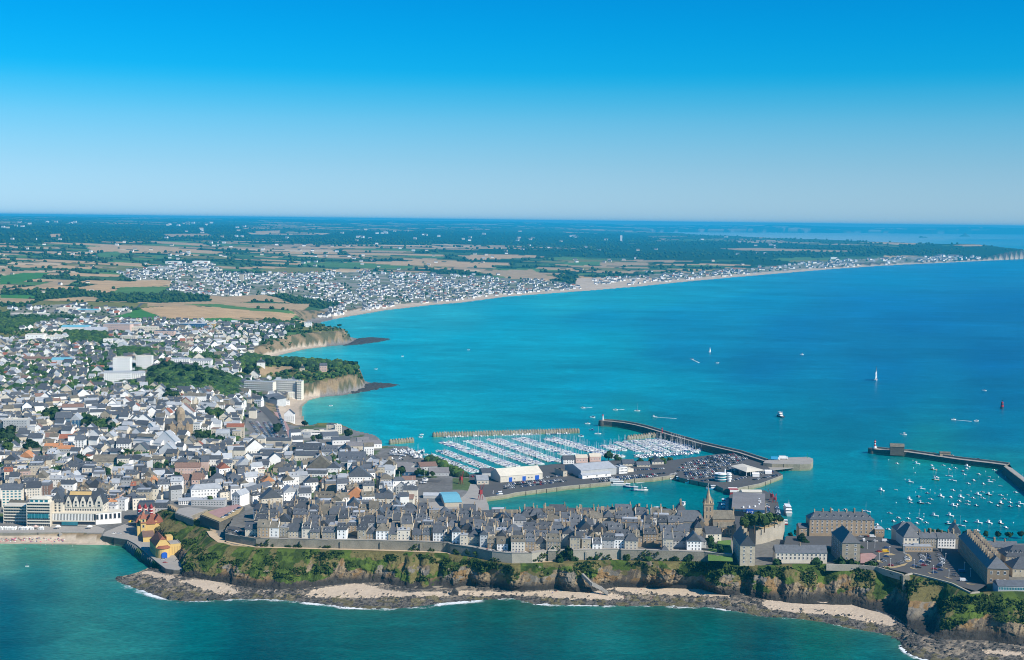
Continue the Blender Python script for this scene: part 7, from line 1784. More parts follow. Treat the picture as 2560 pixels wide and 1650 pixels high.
LOW=[("office_slab",38,1090,58,40,14,6,'flat',1,'grey_wall','pale_sheet',9,6,"tall blue-banded office slab near the left edge"),("gabled_block",158,1074,40,28,16,6,'gable',7,'blue_sheet','slate',8,4,"left of the twin dark gabled blocks with white gable frames"),("gabled_block",188,1074,26,24,22,10,'gabley',7,'blue_sheet','zinc',3,4,"right of the twin dark gabled blocks with white gable frames"),("white_block",304,938,42,42,22,8,'flat',1,'white_wall','pale_sheet',8,7,"tall white cubic apartment tower on the hill, left of two"),("white_block",360,922,38,30,22,8,'flat',1,'white_wall','pale_sheet',7,6,"white cubic apartment tower on the hill, right of two"),("white_block",294,958,66,26,12,14,'gable',2.5,'white_wall','zinc',12,5,"long white five-storey housing bar below the cubic towers"),("white_block",344,953,32,20,12,6,'gable',2.5,'white_wall','zinc',6,4,"short white housing bar right of the long white one"),("white_block",450,912,46,14,22,8,'flat',1,'white_wall','zinc',8,3,"white terraced residence at the left edge of the grassy slope"),("white_block",495,915,66,14,20,4,'gable',2,'white_wall','zinc',11,3,"long white residence with grey roofs above the park trees"),("school",291,829,70,18,20,-6,'flat',1,'pink_wall','zinc',14,3,"long pink school building below the green fields"),("school",322,824,50,14,14,-4,'flat',1,'pink_wall','zinc',8,3,"pink school wing in the middle of the campus"),("school",358,830,72,12,18,6,'flat',1,'cream_wall','pale_sheet',12,2,"cream school wing stretching right of the pink one"),("school",480,820,60,10,30,0,'flat',1,'blue_sheet','zinc',10,1,"low teal glazed college hall at the campus right end"),("school",517,818,40,8,14,0,'flat',1,'ochre_wall','pale_sheet',8,1,"low orange classroom row right of the teal hall"),("school",410,840,50,12,16,0,'flat',1,'pink_wall','slate',8,2,"small pink block behind the sports hall"),("sports_hall",185,830,64,12,40,6,'gable',3,'white_wall','turquoise_sheet',8,1,"white sports hall with blue-tinted saw roof by the playing field"),("sports_hall",236,833,52,8,34,6,'gable',5,'grey_wall','zinc',0,0,"silver pitched gym roof right of the saw-roofed hall"),("white_block",86,855,44,18,26,8,'flat',1,'white_wall','pale_sheet',4,2,"bright white cubic hall near the playing field"),("white_block",130,854,66,12,24,4,'flat',1,'white_wall','pale_sheet',10,2,"low white wing right of the bright cubic hall"),("white_block",269,864,22,16,14,8,'flat',1,'white_wall','pale_sheet',5,3,"small white block at the right end of the dark wood"),("white_block",320,853,38,12,16,0,'flat',1,'cream_wall','pale_sheet',8,3,"cream block behind the small white one"),("white_block",375,860,56,9,18,0,'flat',1,'white_wall','zinc',9,2,"long low white block right of the cream one"),("factory",100,905,92,8,12,-3,'gable',3,'beige_wall','brown_tile',12,1,"long brown-red roofed arcade building in the left suburb"),("factory",150,909,44,9,22,4,'gable',3,'grey_wall','turquoise_sheet',0,0,"pale blue roofed shed right of the arcade building"),("factory",165,780,50,9,30,0,'flat',1,'cream_wall','pale_sheet',8,2,"cream industrial block above the left woods"),("factory",205,781,70,6,30,0,'gable',2,'grey_wall','turquoise_sheet',8,1,"long blue-grey industrial roof right of the cream block"),("factory",285,776,46,5,20,0,'flat',1,'white_wall','pale_sheet',4,1,"white industrial roof at the right end of the estate"),("factory",70,790,90,5,30,0,'flat',1,'grey_wall','pale_sheet',4,1,"flat pale industrial roofs at the left estate edge"),("stone_barn",262,1174,60,20,22,8,'gable',6,'stone_grey','lichen_slate',6,2,"big stone barn with a lichen stained roof in the lower town"),("white_tower_house",199,1132,24,32,12,4,'gable',5,'white_wall','slate',3,6,"tall narrow white house with bright side gable in the lower town"),("white_tower_house",308,1135,34,26,18,10,'gable',5,'white_wall','slate',5,4,"broad white gabled block with bright blank right side"),("tan_warehouse",130,1133,40,16,16,6,'gable',3,'pink_wall','orange_tile',6,2,"pinkish warehouse with orange tiled roof"),("tan_warehouse",160,1140,36,18,18,6,'gable',2.5,'grey_wall','orange_tile',6,2,"lower orange roofed warehouse with round windows"),("cream_block",181,1215,52,20,14,2,'flat',1,'cream_wall','zinc',6,4,"square cream block with small scattered windows behind the grand hotel"),("slate_hall",180,1184,50,18,24,4,'hip',8,'cream_wall','slate',8,3,"big dark slate hall with wide hipped roof in the lower town"),("blue_front_block",306,1200,50,24,14,6,'gable',3,'grey_wall','zinc',8,4,"pale blue-grey apartment front with curved bay by the market car park"),("mansard_house",347,1196,26,18,14,4,'mansard',6,'pink_wall','slate',3,2,"pink-walled house with a tall blue slate mansard"),("courthouse",464,1212,32,13,12,2,'gable',5,'pink_wall','brown_tile',6,2,"left brown tiled wing of the old courthouse"),("courthouse",492,1217,26,18,16,2,'gable',6,'pink_wall','brown_tile',3,2,"taller brown tiled gabled hall of the old courthouse"),("courthouse",540,1217,44,16,16,0,'hip',6,'stone_brown','slate',8,2,"slate roofed public hall right of the brown tiled one"),("cream_block",560,1190,40,32,16,10,'hip',3,'cream_wall','slate',6,5,"tall cream corner block in the centre of the lower town"),("cream_block",512,1186,18,32,14,8,'gable',5,'pink_wall','slate',0,0,"tall narrow block with blank pinkish gable in the lower town"),("white_terrace",610,1256,22,26,44,-24,'gabley',4,'white_wall','slate',2,4,"long white terrace climbing away beside the bastions"),("white_terrace",590,1266,24,28,18,-20,'gabley',4,'white_wall','zinc',3,4,"white end house of the long terrace beside the bastions"),("blue_white_block",520,1266,84,14,14,2,'flat',1,'grey_wall','zinc',12,2,"long low blue-shaded white block behind the first bastion"),("white_terrace",470,1262,46,10,12,14,'gable',2,'white_wall','zinc',8,2,"curving white terrace with dormers left of the blue-shaded block"),("white_block",418,1246,26,16,14,8,'flat',1,'white_wall','pale_sheet',0,0,"plain white flat-roofed cube above the red turrets"),("white_block",397,1268,10,22,8,14,'gabley',4,'white_wall','slate',0,0,"narrow bright white gable right of the red turrets"),("white_long_house",648,1300,36,26,15,-26,'gable',4,'white_wall','slate',9,4,"long bright white barracks house behind the dry grass bastion"),("arch_roof_hall",556,1104,34,20,16,8,'mansard',4,'grey_wall','zinc',4,3,"round zinc roofed block right of the church square"),("white_block",573,1114,26,18,14,4,'flat',1,'white_wall','zinc',4,3,"white villa with dark windows below the round zinc roof"),("cream_gable_house",631,1046,18,20,14,4,'gabley',5,'cream_wall','slate',0,0,"cream gabled house standing alone above the shore car park"),("cream_gable_house",652,1122,22,26,12,4,'gabley',4,'cream_wall','zinc',1,2,"tall cream gable at the foot of the shore car park"),("cream_gable_house",635,1108,22,20,14,4,'flat',1,'cream_wall','zinc',0,0,"cream cube left of the tall cream gable"),("cream_gable_house",622,1008,12,10,10,4,'gable',3,'beige_wall','slate',1,1,"small beige pavilion at the top of the shore road"),("long_hotel",677,1150,54,20,12,2,'mansard',3,'cream_wall','slate',9,3,"long cream hotel front with slate mansard and zinc top"),("slate_hall",770,1146,62,22,16,-2,'gable',7,'grey_wall','slate',9,2,"long grey granite hall with dark slate roof and dormers"),("slate_hall",822,1149,40,20,16,4,'gable',6,'grey_wall','slate',4,2,"second slate hall with cream gable right of the long granite one"),("slate_hall",868,1144,36,16,18,14,'gabley',7,'cream_wall','slate',3,2,"slate hall with a broad cream gable by the boatyard road"),("slate_hall",880,1172,70,18,34,6,'gable',9,'grey_wall','slate',8,1,"huge dark slate roof with a cream gable in the harbour district"),("slate_hall",800,1165,28,18,16,4,'gabley',6,'cream_wall','zinc',2,2,"cream gabled slate house in front of the granite hall"),("mansard_block",790,1203,52,18,14,0,'mansard',4,'white_wall','slate',7,2,"white block with seven round dormers in a slate mansard"),("white_block",826,1205,16,12,12,0,'flat',1,'white_wall','zinc',2,2,"low white house right of the seven-dormer block"),("white_block",878,1208,28,16,14,0,'flat',1,'white_wall','zinc',3,2,"white flat-roofed block with terrace near the harbour district"),("white_block",851,1210,22,16,14,0,'gable',3,'pink_wall','zinc',3,2,"pinkish white house left of the terrace block"),("grey_arcade",744,1240,60,20,12,-2,'flat',1,'grey_wall','zinc',10,2,"long shaded grey school front with pointed cornice"),("slate_hall",748,1268,50,12,14,0,'hip',4,'beige_wall','slate',7,1,"low slate roofed hall with pale dentils in the old town's back row"),("slate_hall",808,1254,48,10,16,0,'gable',5,'cream_wall','lichen_slate',7,1,"yellow gabled hall with mossy roof in the old town's back row"),("stone_curved_block",699,1188,34,20,22,0,'hip',4,'stone_grey','lichen_slate',0,0,"blunt grey stone block with a rounded mossy roof"),("white_gable_house",730,1178,20,16,16,6,'gabley',5,'white_wall','slate',1,1,"white gabled house right of the blunt stone block"),("white_gable_house",968,1252,28,16,14,10,'gabley',5,'white_wall','slate',3,2,"white gabled house with six windows near the turquoise roof"),("white_gable_house",948,1256,20,12,14,14,'gabley',4,'white_wall','slate',1,1,"white gable with round window left of the six-window house"),("white_block",905,1228,48,12,14,4,'flat',1,'white_wall','zinc',8,1,"long white flat-roofed block with a glazed roof edge"),("manor",808,930,18,16,10,4,'gable',4,'pink_wall','slate',4,2,"stone manor with slate dormers alone on the first headland"),("farmhouse",755,928,12,8,8,4,'gabley',4,'beige_wall','slate',1,1,"beige farmhouse beside trees on the first headland"),("farmhouse",770,818,18,11,12,4,'gable',2,'white_wall','zinc',4,2,"white villa near the edge of the second headland"),("farmhouse",729,818,16,6,10,4,'gable',3,'white_wall','slate',2,1,"white cottage left of the villa on the second headland"),("farmhouse",652,916,20,10,14,8,'gabley',5,'white_wall','slate',1,1,"white gabled house at the neck of the first headland"),("farmhouse",628,883,14,9,12,8,'gable',3,'cream_wall','slate',2,1,"cream beach house at the head of the farther cove"),("shore_house",716,1012,18,10,10,20,'flat',1,'white_wall','zinc',2,2,"white house at the top of the nearer beach"),("shore_terrace",660,1004,30,10,34,-30,'gabley',4,'grey_wall','slate',0,0,"long slate roofed terrace below the headland apartments"),("shore_terrace",683,1010,26,12,22,-30,'gabley',4,'grey_wall','slate',0,0,"second slate roofed terrace nearer the beach"),("church",603,702,10,16,20,0,'gabley',5,'beige_wall','slate',0,0,"small distant church tower among the houses of the far bay town"),("water_tower",1553,604,5,15,8,0,'flat',1,'white_wall','white_wall',0,0,"slim white water tower on the far wooded ridge"),("white_block",2085,648,16,5,20,0,'flat',1,'white_wall','pale_sheet',0,0,"white block among trees above the far beach"),("supermarket",430,660,34,6,60,0,'flat',1,'white_wall','pale_sheet',0,0,"white retail shed with a red sign in the far plain"),("supermarket",500,658,38,5,60,0,'flat',1,'white_wall','pale_sheet',0,0,"longer white retail shed right of the red-signed one"),("supermarket",520,677,60,4,50,0,'flat',1,'cream_wall','pale_sheet',0,0,"low pale warehouse at the edge of the far housing estate"),("supermarket",400,672,66,4,60,0,'flat',1,'grey_wall','pale_sheet',0,0,"wide flat warehouse roofs in front of the white retail shed"),]
occ=[]
def reserve(t,w,d):
 c=Vector((0,d/2));c.rotate(Matrix.Rotation(t.rotation_euler.z,2));r=math.hypot(w,d)/2
 ca,sa=math.cos(t.rotation_euler.z),math.sin(t.rotation_euler.z)
 occ.append((t.location.x,t.location.y,w/2+1.2,d+1.2,ca,sa,34 if 'church' in t.name else 15))
for nm,a,b,wp,hp,d_,rz,rf,rh_,wm_,rm_,nx_,nz_,lb in LOW:
 t=bpx(nm,lb,nm.replace('_',' ')if nm not in('white_block','school')else('apartment block' if nm=='white_block' else 'school'),a,b,wp,hp,d_,rz,rf,rh_,wm_,rm_,nx_,nz_,wk='b' if wm_=='blue_sheet' else 'w',dorm={'slate_hall':5,'mansard_block':7,'long_hotel':8,'mansard_house':2}.get(nm,0),chim=(-.9,.9)if 'house' in nm else((-.5,)if nm=='slate_hall' else()),side=2 if nm in('white_tower_house','cream_block','white_long_house')else 0,ww=1.3,wh=1.6)
 reserve(t,wp*t.location.y/FOC,d_)
for o_ in list(COL.objects):
 if o_.parent is None and o_.type=='EMPTY' and o_.name.split('.')[0]in('domed_church','striped_hotel','apartment_block','leisure_hall','seaside_hotel','grand_hotel','glass_fronted_block','apartment_house','brown_block','turreted_block','mansion_block','white_cottage','turquoise_roof_shed','slipway_shed','podium_wing'):
  n_=o_.name.split('.')[0]
  w_,d_={'domed_church':(44,46),'grand_hotel':(50,24),'seaside_hotel':(22,16),'podium_wing':(50,12),'turquoise_roof_shed':(20,52)}.get(n_,(24,20))
  reserve(o_,w_,d_)
def free(x,y,r):
 for ox,oy,hw,dd,ca,sa,fr_ in occ:
  dx,dy=x-ox,y-oy
  lx=dx*ca+dy*sa;ly=-dx*sa+dy*ca
  if abs(lx)<hw+r*.7 and-r-(fr_ if r>3 else 1)<ly<dd+r:
   return False
 return True
WALLS_OLD=['stone_grey']*7+['stone_brown']*3+['beige_wall']*3+['cream_wall']*2+['white_wall','grey_wall']
ROOF_OLD=['slate']*13+['lichen_slate']*2+['zinc']*2
WNAME={'stone_grey':'grey stone','stone_brown':'brown stone','beige_wall':'beige','cream_wall':'cream','white_wall':'white','grey_wall':'pale grey','pink_wall':'pinkish'}
RNAME={'slate':'slate','lichen_slate':'mossy slate','zinc':'zinc','red_tile':'red tiled','brown_tile':'brown tiled','orange_tile':'orange tiled'}
ry=lambda x:float(np.interp(x,[p[0]for p in RAMP_W],[p[1]for p in RAMP_W]))
ROWNAME=["front row on the rampart","second row behind the rampart","third row behind the rampart","fourth row behind the rampart","fifth row behind the rampart","sixth old town row","seventh old town row","back row over the basin"]
x_left,x_right=RAMP_W[1][0]-4,P(1745,1402,31).x
CHURCHP=poly_px([(1688,1352),(1700,1285),(1860,1285),(1860,1420),(1770,1420),(1745,1375),(1760,1350)],31)
SQP=poly_px([(1612,1312),(1640,1294),(1668,1294),(1655,1312)],31)
nold=0
occ2=[]
for r in range(8):
 off=[7.0,21,35,49,63,78,92,105][r]
 x=x_left+(0 if r else 8);k=0
 while x<x_right+(30 if r>2 else 0):
  w=random.uniform(7.5,14.5)if r else random.uniform(6.5,12)
  xc=x+w/2
  gap=0 if random.random()<.72 else random.uniform(.8,3.2)
  street=(r in(1,3,5))*1.0
  y=ry(xc)+off+random.uniform(-1.2,1.6)
  if r==0:
   pxc,_=proj(xc,y,31);pxc=float(pxc)
   if 1180<pxc<1380:
    y+=6
   if pxc<600:
    x+=w;continue
  skip_p=.04 if r else.16
  bx,by=proj(xc,y,31)
  if random.random()<skip_p or in_poly(np.array([xc]),np.array([y+3]),CHURCHP)[0]or in_poly(np.array([xc]),np.array([y+4]),SQP)[0]or by<1288 or(bx<655 and by<1330)or not free(xc,y+5,4):
   x+=w+gap;continue
  zg=float(ground(xc,y+4))
  if zg<27:
   x+=w+gap;continue
  d=random.uniform(8.5,12.5)
  fl=random.choice([2,3,3,4,4])if r<6 else random.choice([3,3,4])
  if r==0 and pxc<1130:
   fl=random.choice([2,2,3])
  h=fl*random.uniform(2.55,2.85)+.4
  q=random.random()
  roof='gable' if q<.66 else('gabley' if q<.82 else('hip' if q<.9 else('mansard' if q<.96 else 'flat')))
  rh=random.uniform(3.6,5.6)if roof in('gable','hip')else(random.uniform(3.5,5)if roof=='gabley' else 2.8)
  if roof=='gabley':
   rh=w/2*random.uniform(.9,1.15)
  wm_=random.choice(WALLS_OLD+(['white_wall']*5+['cream_wall']*3 if r==0 else[]))
  rm_='zinc' if roof=='flat' else random.choice(ROOF_OLD[:15]if roof!='mansard' else['slate'])
  ch_=random.choice([(-.95,),(.95,),(-.95,.95),(-.95,.95),(.95,)])if roof in('gable','hip')else random.choice([(.5,),(-.6,),()])
  dm=random.choice([0,1,2,2,3])if roof=='gable' and w>7 else(2 if roof=='mansard' else 0)
  nx_=max(2,int(w/2.7))
  vis_front=r==0 or random.random()<.55
  k+=1
  lab="%s house with %s %sroof%s, %s from left in %s"%(WNAME[wm_],RNAME[rm_],'flat ' if roof=='flat' else '','' if not dm else ' and dormers',ordn(min(k,89)),ROWNAME[r])
  if len(lab.split())>16:
   lab=lab.replace(' and dormers','')
  if len(lab.split())>16:
   lab=lab.replace(' house with',' house,')
  building("old_town_house",lab,"house",(xc,y,zg),math.radians(random.gauss(0,3.5)+(8 if by<1310 and bx<900 else 0)),w+.15,d,h,roof,rh,wm_,rm_,nx_,min(fl,4)if r==0 else 2,ww=.95,wh=1.45,chim=ch_,dorm=dm,side=1 if random.random()<.5 and r<4 else 0,group="houses of the old town",z0w=.8 if r==0 else h*.45,skip=.12)
  occ2 .append((xc,y,w,d))
  nold+=1
  x+=w+gap
print("old town",nold)
EXCL=[[(945,1075),(1070,1075),(1070,1152),(985,1150)],[(-300,1288),(345,1288),(345,1420),(-300,1420)],[(597,1090),(612,1010),(618,985),(640,985),(634,1020),(620,1060),(618,1120),(600,1130)],[(612,1030),(690,1000),(735,1105),(770,1118),(700,1124),(612,1104)],[(608,965),(625,962),(700,1050),(735,1108),(700,1060),(655,1010)],[(445,1082),(512,1088),(515,1106),(445,1104)],[(360,1172),(450,1180),(452,1200),(372,1196)],[(70,1165),(95,1210),(75,1212),(60,1190)],[(262,1320),(285,1285),(340,1285),(345,1340)],[(395,1265),(640,1262),(700,1330),(560,1380),(440,1400),(380,1330)],[(880,1150),(1000,1120),(1130,1190),(1200,1200),(1240,1300),(1130,1300),(985,1225),(1000,1195)],[(120,1075),(145,1068),(140,1050),(80,1040),(100,1060)],[(700,1060),(960,1060),(1000,1130),(900,1140),(760,1130)],[(-50,1190),(-50,1235),(12,1235),(12,1190)]]
PARKS=[[(205,1050),(270,1065),(290,1085),(240,1095),(205,1085)],[(500,1040),(560,1030),(570,1060),(530,1070)],[(0,1090),(35,1092),(32,1115),(0,1125)],[(0,1120),(40,1120),(40,1140),(0,1140)],[(110,1040),(140,1030),(150,1055),(115,1060)],[(65,1120),(90,1120),(90,1140),(62,1138)],[(510,1092),(575,1110),(560,1130),(480,1112)],[(300,1145),(330,1150),(325,1175),(300,1160)],[(400,985),(440,1000),(470,1010),(420,1015)]]
vn_=lambda a_,b_:float(vnoise(np.array([a_]),np.array([b_]),55)[0])
cand=[]
py_=1318.0
seg=0
while py_>800:
 D_=290*FOC/(py_-536);step_py=15.5*(py_-536)**2/(290*FOC)*(1.0 if py_>1000 else 1.35)
 px_=-260+random.uniform(0,10)
 s_=D_/FOC
 while px_<1010:
  w=random.uniform(8,15)if py_>985 else random.uniform(8,12)
  if py_<985 and random.random()<.54+.25*(vn_(px_/60,py_/22)-.5):
   px_+=w/s_;continue
  cand.append((px_+w/s_/2,py_+random.uniform(-2,2)*14/(D_/1000)*.3,w,seg))
  px_+=(w+(0 if random.random()<.55 else random.uniform(1,8))+(6 if py_<985 else 0))/s_
 py_-=step_py;seg+=1
ca_=np.array([(c[0],c[1])for c in cand])
ok=in_poly(ca_[:,0],ca_[:,1],NEARTOWN)
for e_ in EXCL+PARKS+[WOODS[3],WOODS[4],WOODS[7],COVER[24][0],COVER[25][0],COVER[26][0]]:
 ok&=~in_poly(ca_[:,0],ca_[:,1],e_)
sel=[cand[i]for i in np.nonzero(ok)[0]]
H3=hit([c[0]for c in sel],[c[1]for c in sel])
WALLS_LOW=['white_wall']*13+['cream_wall']*6+['beige_wall']*3+['grey_wall']*2+['stone_grey']*2+['pink_wall','stone_brown']
ROOF_LOW=['slate']*26+['zinc']*9+['lichen_slate']*5+['red_tile','brown_tile','orange_tile']
spots=[]
for(a,b,w,sg),h3 in zip(sel,H3):
 if h3[2]<4.5 or not free(h3[0],h3[1]+5,5)or(h3[0]/h3[1]>-.30 and in_poly(np.array([h3[0]]),np.array([h3[1]]),HEAD_POLY)[0]):
  continue
 spots.append((h3[1],h3[0],h3[2],w,sg,a,b))
spots.sort()
def quick_house(V,Fc,Mi,x,y,z,rz,w,d,h,rh,ax,wi,ri,base=-3):
 """box with a gable roof, appended to flat lists"""
 if ax=='y':
  rz+=math.pi/2;w,d=d,w
 ca,sa=math.cos(rz),math.sin(rz);a=w/2;b=d/2;n=len(V)
 for lx,ly,lz in((-a,-b,base),(a,-b,base),(a,b,base),(-a,b,base),(-a,-b,h),(a,-b,h),(a,b,h),(-a,b,h),(-a,0,h+rh),(a,0,h+rh),(-a-.3,-b-.4,h-.15),(a+.3,-b-.4,h-.15),(a+.3,b+.4,h-.15),(-a-.3,b+.4,h-.15),(-a-.3,0,h+rh+.15),(a+.3,0,h+rh+.15)):
  V.append((x+lx*ca-ly*sa,y+lx*sa+ly*ca,z+lz))
 for f in((0,1,5,4),(1,2,6,5),(2,3,7,6),(3,0,4,7)):
  Fc.append([n+i for i in f]);Mi.append(wi)
 for f in((5,6,9),(7,4,8)):
  Fc.append([n+i for i in f]);Mi.append(wi)
 for f in((10,11,15,14),(12,13,14,15)):
  Fc.append([n+i for i in f]);Mi.append(ri)
V1,F1,M1=[],[],[]
WIDX=['white_wall','cream_wall','beige_wall','grey_wall','stone_grey','slate','zinc','lichen_slate','red_tile','brown_tile','glass_dark','chimney_stone']
nlow=0
rows_seen={}
LAND=[(38,1090,"blue-banded office slab"),(172,1074,"twin dark gabled blocks"),(450,1094,"domed church"),(262,1174,"lichen stained stone barn"),(191,1300,"grand seafront hotel"),(364,1302,"red turreted block"),(181,1215,"square cream block"),(199,1132,"tall narrow white house"),(308,1135,"broad white gabled block"),(306,1200,"pale blue-grey apartment front"),(478,1212,"brown tiled courthouse"),(560,1190,"tall cream corner block"),(610,1250,"long white terrace"),(677,1150,"long cream hotel front"),(770,1146,"long granite slate hall"),(790,1203,"seven-dormer white block"),(880,1172,"huge dark slate roof"),(744,1240,"shaded grey school front"),(180,1184,"big hipped slate hall"),(968,1252,"six-window white gable"),(520,1266,"long blue-shaded block"),(652,1122,"tall cream gable"),(145,1135,"orange roofed warehouses"),(84,1262,"stepped cream apartment house")]
used_lab={}
for(y,x,z,w,sg,a,b)in spots:
 near=y<2300
 if random.random()<.13 and b>850:
  w*=random.uniform(1.5,2.3)
 d=random.uniform(8,13);fl=random.choice([2,3,3,4,4,5])if b>1010 else random.choice([1,2,2])
 h=fl*2.75+.5
 q=random.random()
 dens=b>1010
 roof=('gable' if q<.5 else 'gabley' if q<.72 else 'hip' if q<.8 else 'mansard' if q<.88 else 'flat')if dens else('gable' if q<.6 else 'gabley')
 rh=random.uniform(2.8,4.6)if roof in('gable','hip')else(w/2*.85 if roof=='gabley' else 2.6)
 wm_=random.choice(WALLS_LOW);rm_='zinc' if roof=='flat' and random.random()<.7 else random.choice(ROOF_LOW)
 rz=(.12+.35*math.sin(x/55)+.2*math.sin(y/70+1))*.7+random.choice([0,0,0,.25,-.2])
 if roof=='mansard':
  rm_='slate'
 if a>-40 and a<1000 and nlow<296:
  lm=min(LAND,key=lambda q_:math.hypot((q_[0]-a),(q_[1]-b)*1.8))
  side_=('left' if a<lm[0]else 'right')if abs(a-lm[0])>abs(b-lm[1])*1.2 else('front' if b>lm[1]else 'rear')
  rel_={'left':'left of','right':'right of','front':'in front of','rear':'behind'}[side_]
  core="%s %s with %s %sroof"%(WNAME[wm_],{1:'cottage',2:'low house',3:'house',4:'tall house',5:'five-storey house'}[fl],RNAME[rm_],{'flat':'flat ','hip':'hipped ','mansard':'mansard ','gabley':'front-gabled ','gable':''}[roof])
  key=core+rel_+lm[2];used_lab[key]=used_lab.get(key,0)+1
  lab="%s %s the %s"%(core,rel_,lm[2])
  if used_lab[key]>1:
   lab="%s, %s nearest one %s the %s"%(core.replace(' with ',', '),ordn(used_lab[key]),rel_,lm[2])
  building("town_house",lab,"house",(x,y,z),rz,w+.2,d,h,roof,rh,wm_,rm_,max(2,int(w/3)),min(fl,3),ww=1.0,wh=1.5,chim=random.choice([(.95,),(-.95,),(-.95,.95),()])if roof!='flat' else(),dorm=random.choice([0,0,2,3])if roof in('gable','mansard')else 0,side=1 if random.random()<.35 else 0,group="houses of the lower town",skip=.1)
  nlow+=1
 else:
  ax='y' if roof=='gabley' else 'x'
  wi=WIDX.index(wm_)if wm_ in WIDX else 0;ri=WIDX.index(rm_)if rm_ in WIDX else 5
  quick_house(V1,F1,M1,x,y+d/2,z,rz,w,d,h,rh if roof not in('flat','mansard')else.4,ax,wi,ri)
  if y<2600:
   ca,sa=math.cos(rz),math.sin(rz)
   nw=int(w/2.8)
   for fz in range(min(fl,3)):
    for i in range(nw):
     lx=-w/2+w*(i+.5)/nw;n=len(V1)
     for ux,uz in((-.5,0),(.5,0),(.5,1.4),(-.5,1.4)):
      V1 .append((x+(lx+ux)*ca+(d/2+.06)*sa-(d/2)*0,y+d/2+(lx+ux)*sa-(d/2+.06)*ca,z+1+fz*2.75+uz))
     F1 .append([n,n+1,n+2,n+3]);M1 .append(10)
   if roof in('gable','gabley')and random.random()<.7:
    n=len(V1);cx_,cy_=x+(w/2-.6)*ca,y+d/2+(w/2-.6)*sa
    if ax=='y':
     cx_,cy_=x,y+d/2
    for zz2 in(h,h+rh+1.6):
     for ux,uy in((-.5,-.5),(.5,-.5),(.5,.5),(-.5,.5)):
      V1 .append((cx_+ux,cy_+uy,z+zz2))
    for f in((0,1,5,4),(1,2,6,5),(2,3,7,6),(3,0,4,7),(4,5,6,7)):
     F1 .append([n+i for i in f]);M1 .append(11)
print("low",nlow,"of",len(spots))
ntown=0
gpick=RNG.random(len(GPX))
for ti,w_ in enumerate(TOWNS):
 k=np.nonzero(in_poly(GPX,GPY,w_)&(_gh>1.5))[0]
 area_n=[1500,160,620,50][ti]
 bbx=(min(p[0]for p in w_),max(p[0]for p in w_),min(p[1]for p in w_),max(p[1]for p in w_))
 n_=0
 cl_=RNG.random((area_n*3,2))
 P2=np.stack([bbx[0]+cl_[:,0]*(bbx[1]-bbx[0]),bbx[2]+cl_[:,1]*(bbx[3]-bbx[2])],1)
 P2=P2[in_poly(P2[:,0],P2[:,1],w_)]
 P2=P2[fbm(P2[:,0]/40,P2[:,1]/16,300+ti,3)>.40][:area_n]
 Hh=hit(P2[:,0],P2[:,1])
 for(x,y,z)in Hh:
  if z<1.0:
   continue
  s_=max(1.0,y/5200)
  q=random.random()
  wi=0 if q<.7 else(1 if q<.88 else 3);q=random.random();ri=5 if q<.8 else(6 if q<.93 else 8)
  quick_house(V1,F1,M1,x,y,z,random.uniform(-.5,.5)+(0 if random.random()<.7 else 1.4),random.uniform(9,13)*s_,random.uniform(8,9)*s_,random.uniform(3.5,6)*s_,random.uniform(3,4.2)*s_,'x',wi,ri)
cl_=RNG.random((900,2));P2=np.stack([cl_[:,0]*2000-50,556+180*cl_[:,1]**1.6],1)
P2=P2[fbm(P2[:,0]/60,P2[:,1]/10,333,3)>.55]
for(x,y,z)in hit(P2[:,0],P2[:,1]):
 if z>8 and y<26000:
  s_=max(1.0,y/5200);quick_house(V1,F1,M1,x,y,z,random.uniform(-.5,.5),13*s_,8*s_,4.5*s_,3*s_,'x',random.choice([0,0,1,2]),random.choice([5,5,6,7]))
me=bpy.data.meshes.new("distant_houses");me.from_pydata(V1,[],F1)
for m_ in WIDX:
 me.materials.append(M(m_))
me.polygons.foreach_set('material_index',np.array(M1,np.int32));me.update()
obj("distant_houses",me,kind='stuff')
print("far houses",len(F1))
def road(name,pts,w,m='asphalt',lift=.12):
 hp_=hit([p[0]for p in pts],[p[1]for p in pts])
 V=[];
 q=[Vector(h)for h in hp_];qq=[]
 for i in range(len(q)-1):
  n_=max(1,int((q[i+1]-q[i]).length/6))
  qq+=[q[i].lerp(q[i+1],k/n_)for k in range(n_)]
 qq.append(q[-1])
 for i,p in enumerate(qq):
  d=(qq[min(i+1,len(qq)-1)]-qq[max(i-1,0)]);nn=Vector((-d.y,d.x,0)).normalized()*w/2
  for s_ in(-1,0,1):
   c=p+nn*s_;V.append((c.x,c.y,float(ground(c.x,c.y))+lift+.25))
 F=[]
 for i in range(len(qq)-1):
  F+=[(i*3,i*3+1,i*3+4,i*3+3),(i*3+1,i*3+2,i*3+5,i*3+4)]
 me=bpy.data.meshes.new(name);me.from_pydata(V,[],F);me.materials.append(M(m));me.update()
 return obj(name,me,kind='structure')
road("road",[(616,968),(628,985),(650,1012),(678,1040),(705,1070),(716,1095),(735,1108),(760,1118)],14)
road("cycle_path",[(688,1030),(706,1050),(718,1072),(728,1096),(742,1108)],6,'paving_pink',.16)
road("road",[(628,985),(612,1030),(603,1070),(598,1095),(590,1120),(600,1160)],9)
road("road",[(68,1168),(84,1180),(94,1200),(92,1215)],9)
road("road",[(735,1108),(800,1130),(880,1128),(930,1140),(960,1165),(1000,1196),(1100,1204)],11)
road("road",[(460,815),(520,825),(490,850),(470,870)],10)
road("road",[(738,1180),(750,1200),(752,1222)],8)
road("road",[(228,806),(240,798),(345,768),(355,758)],8)
isl=thing("abbey_island",P(2412,591.5,0),"distant island with a pointed abbey silhouette in the far bay","island")
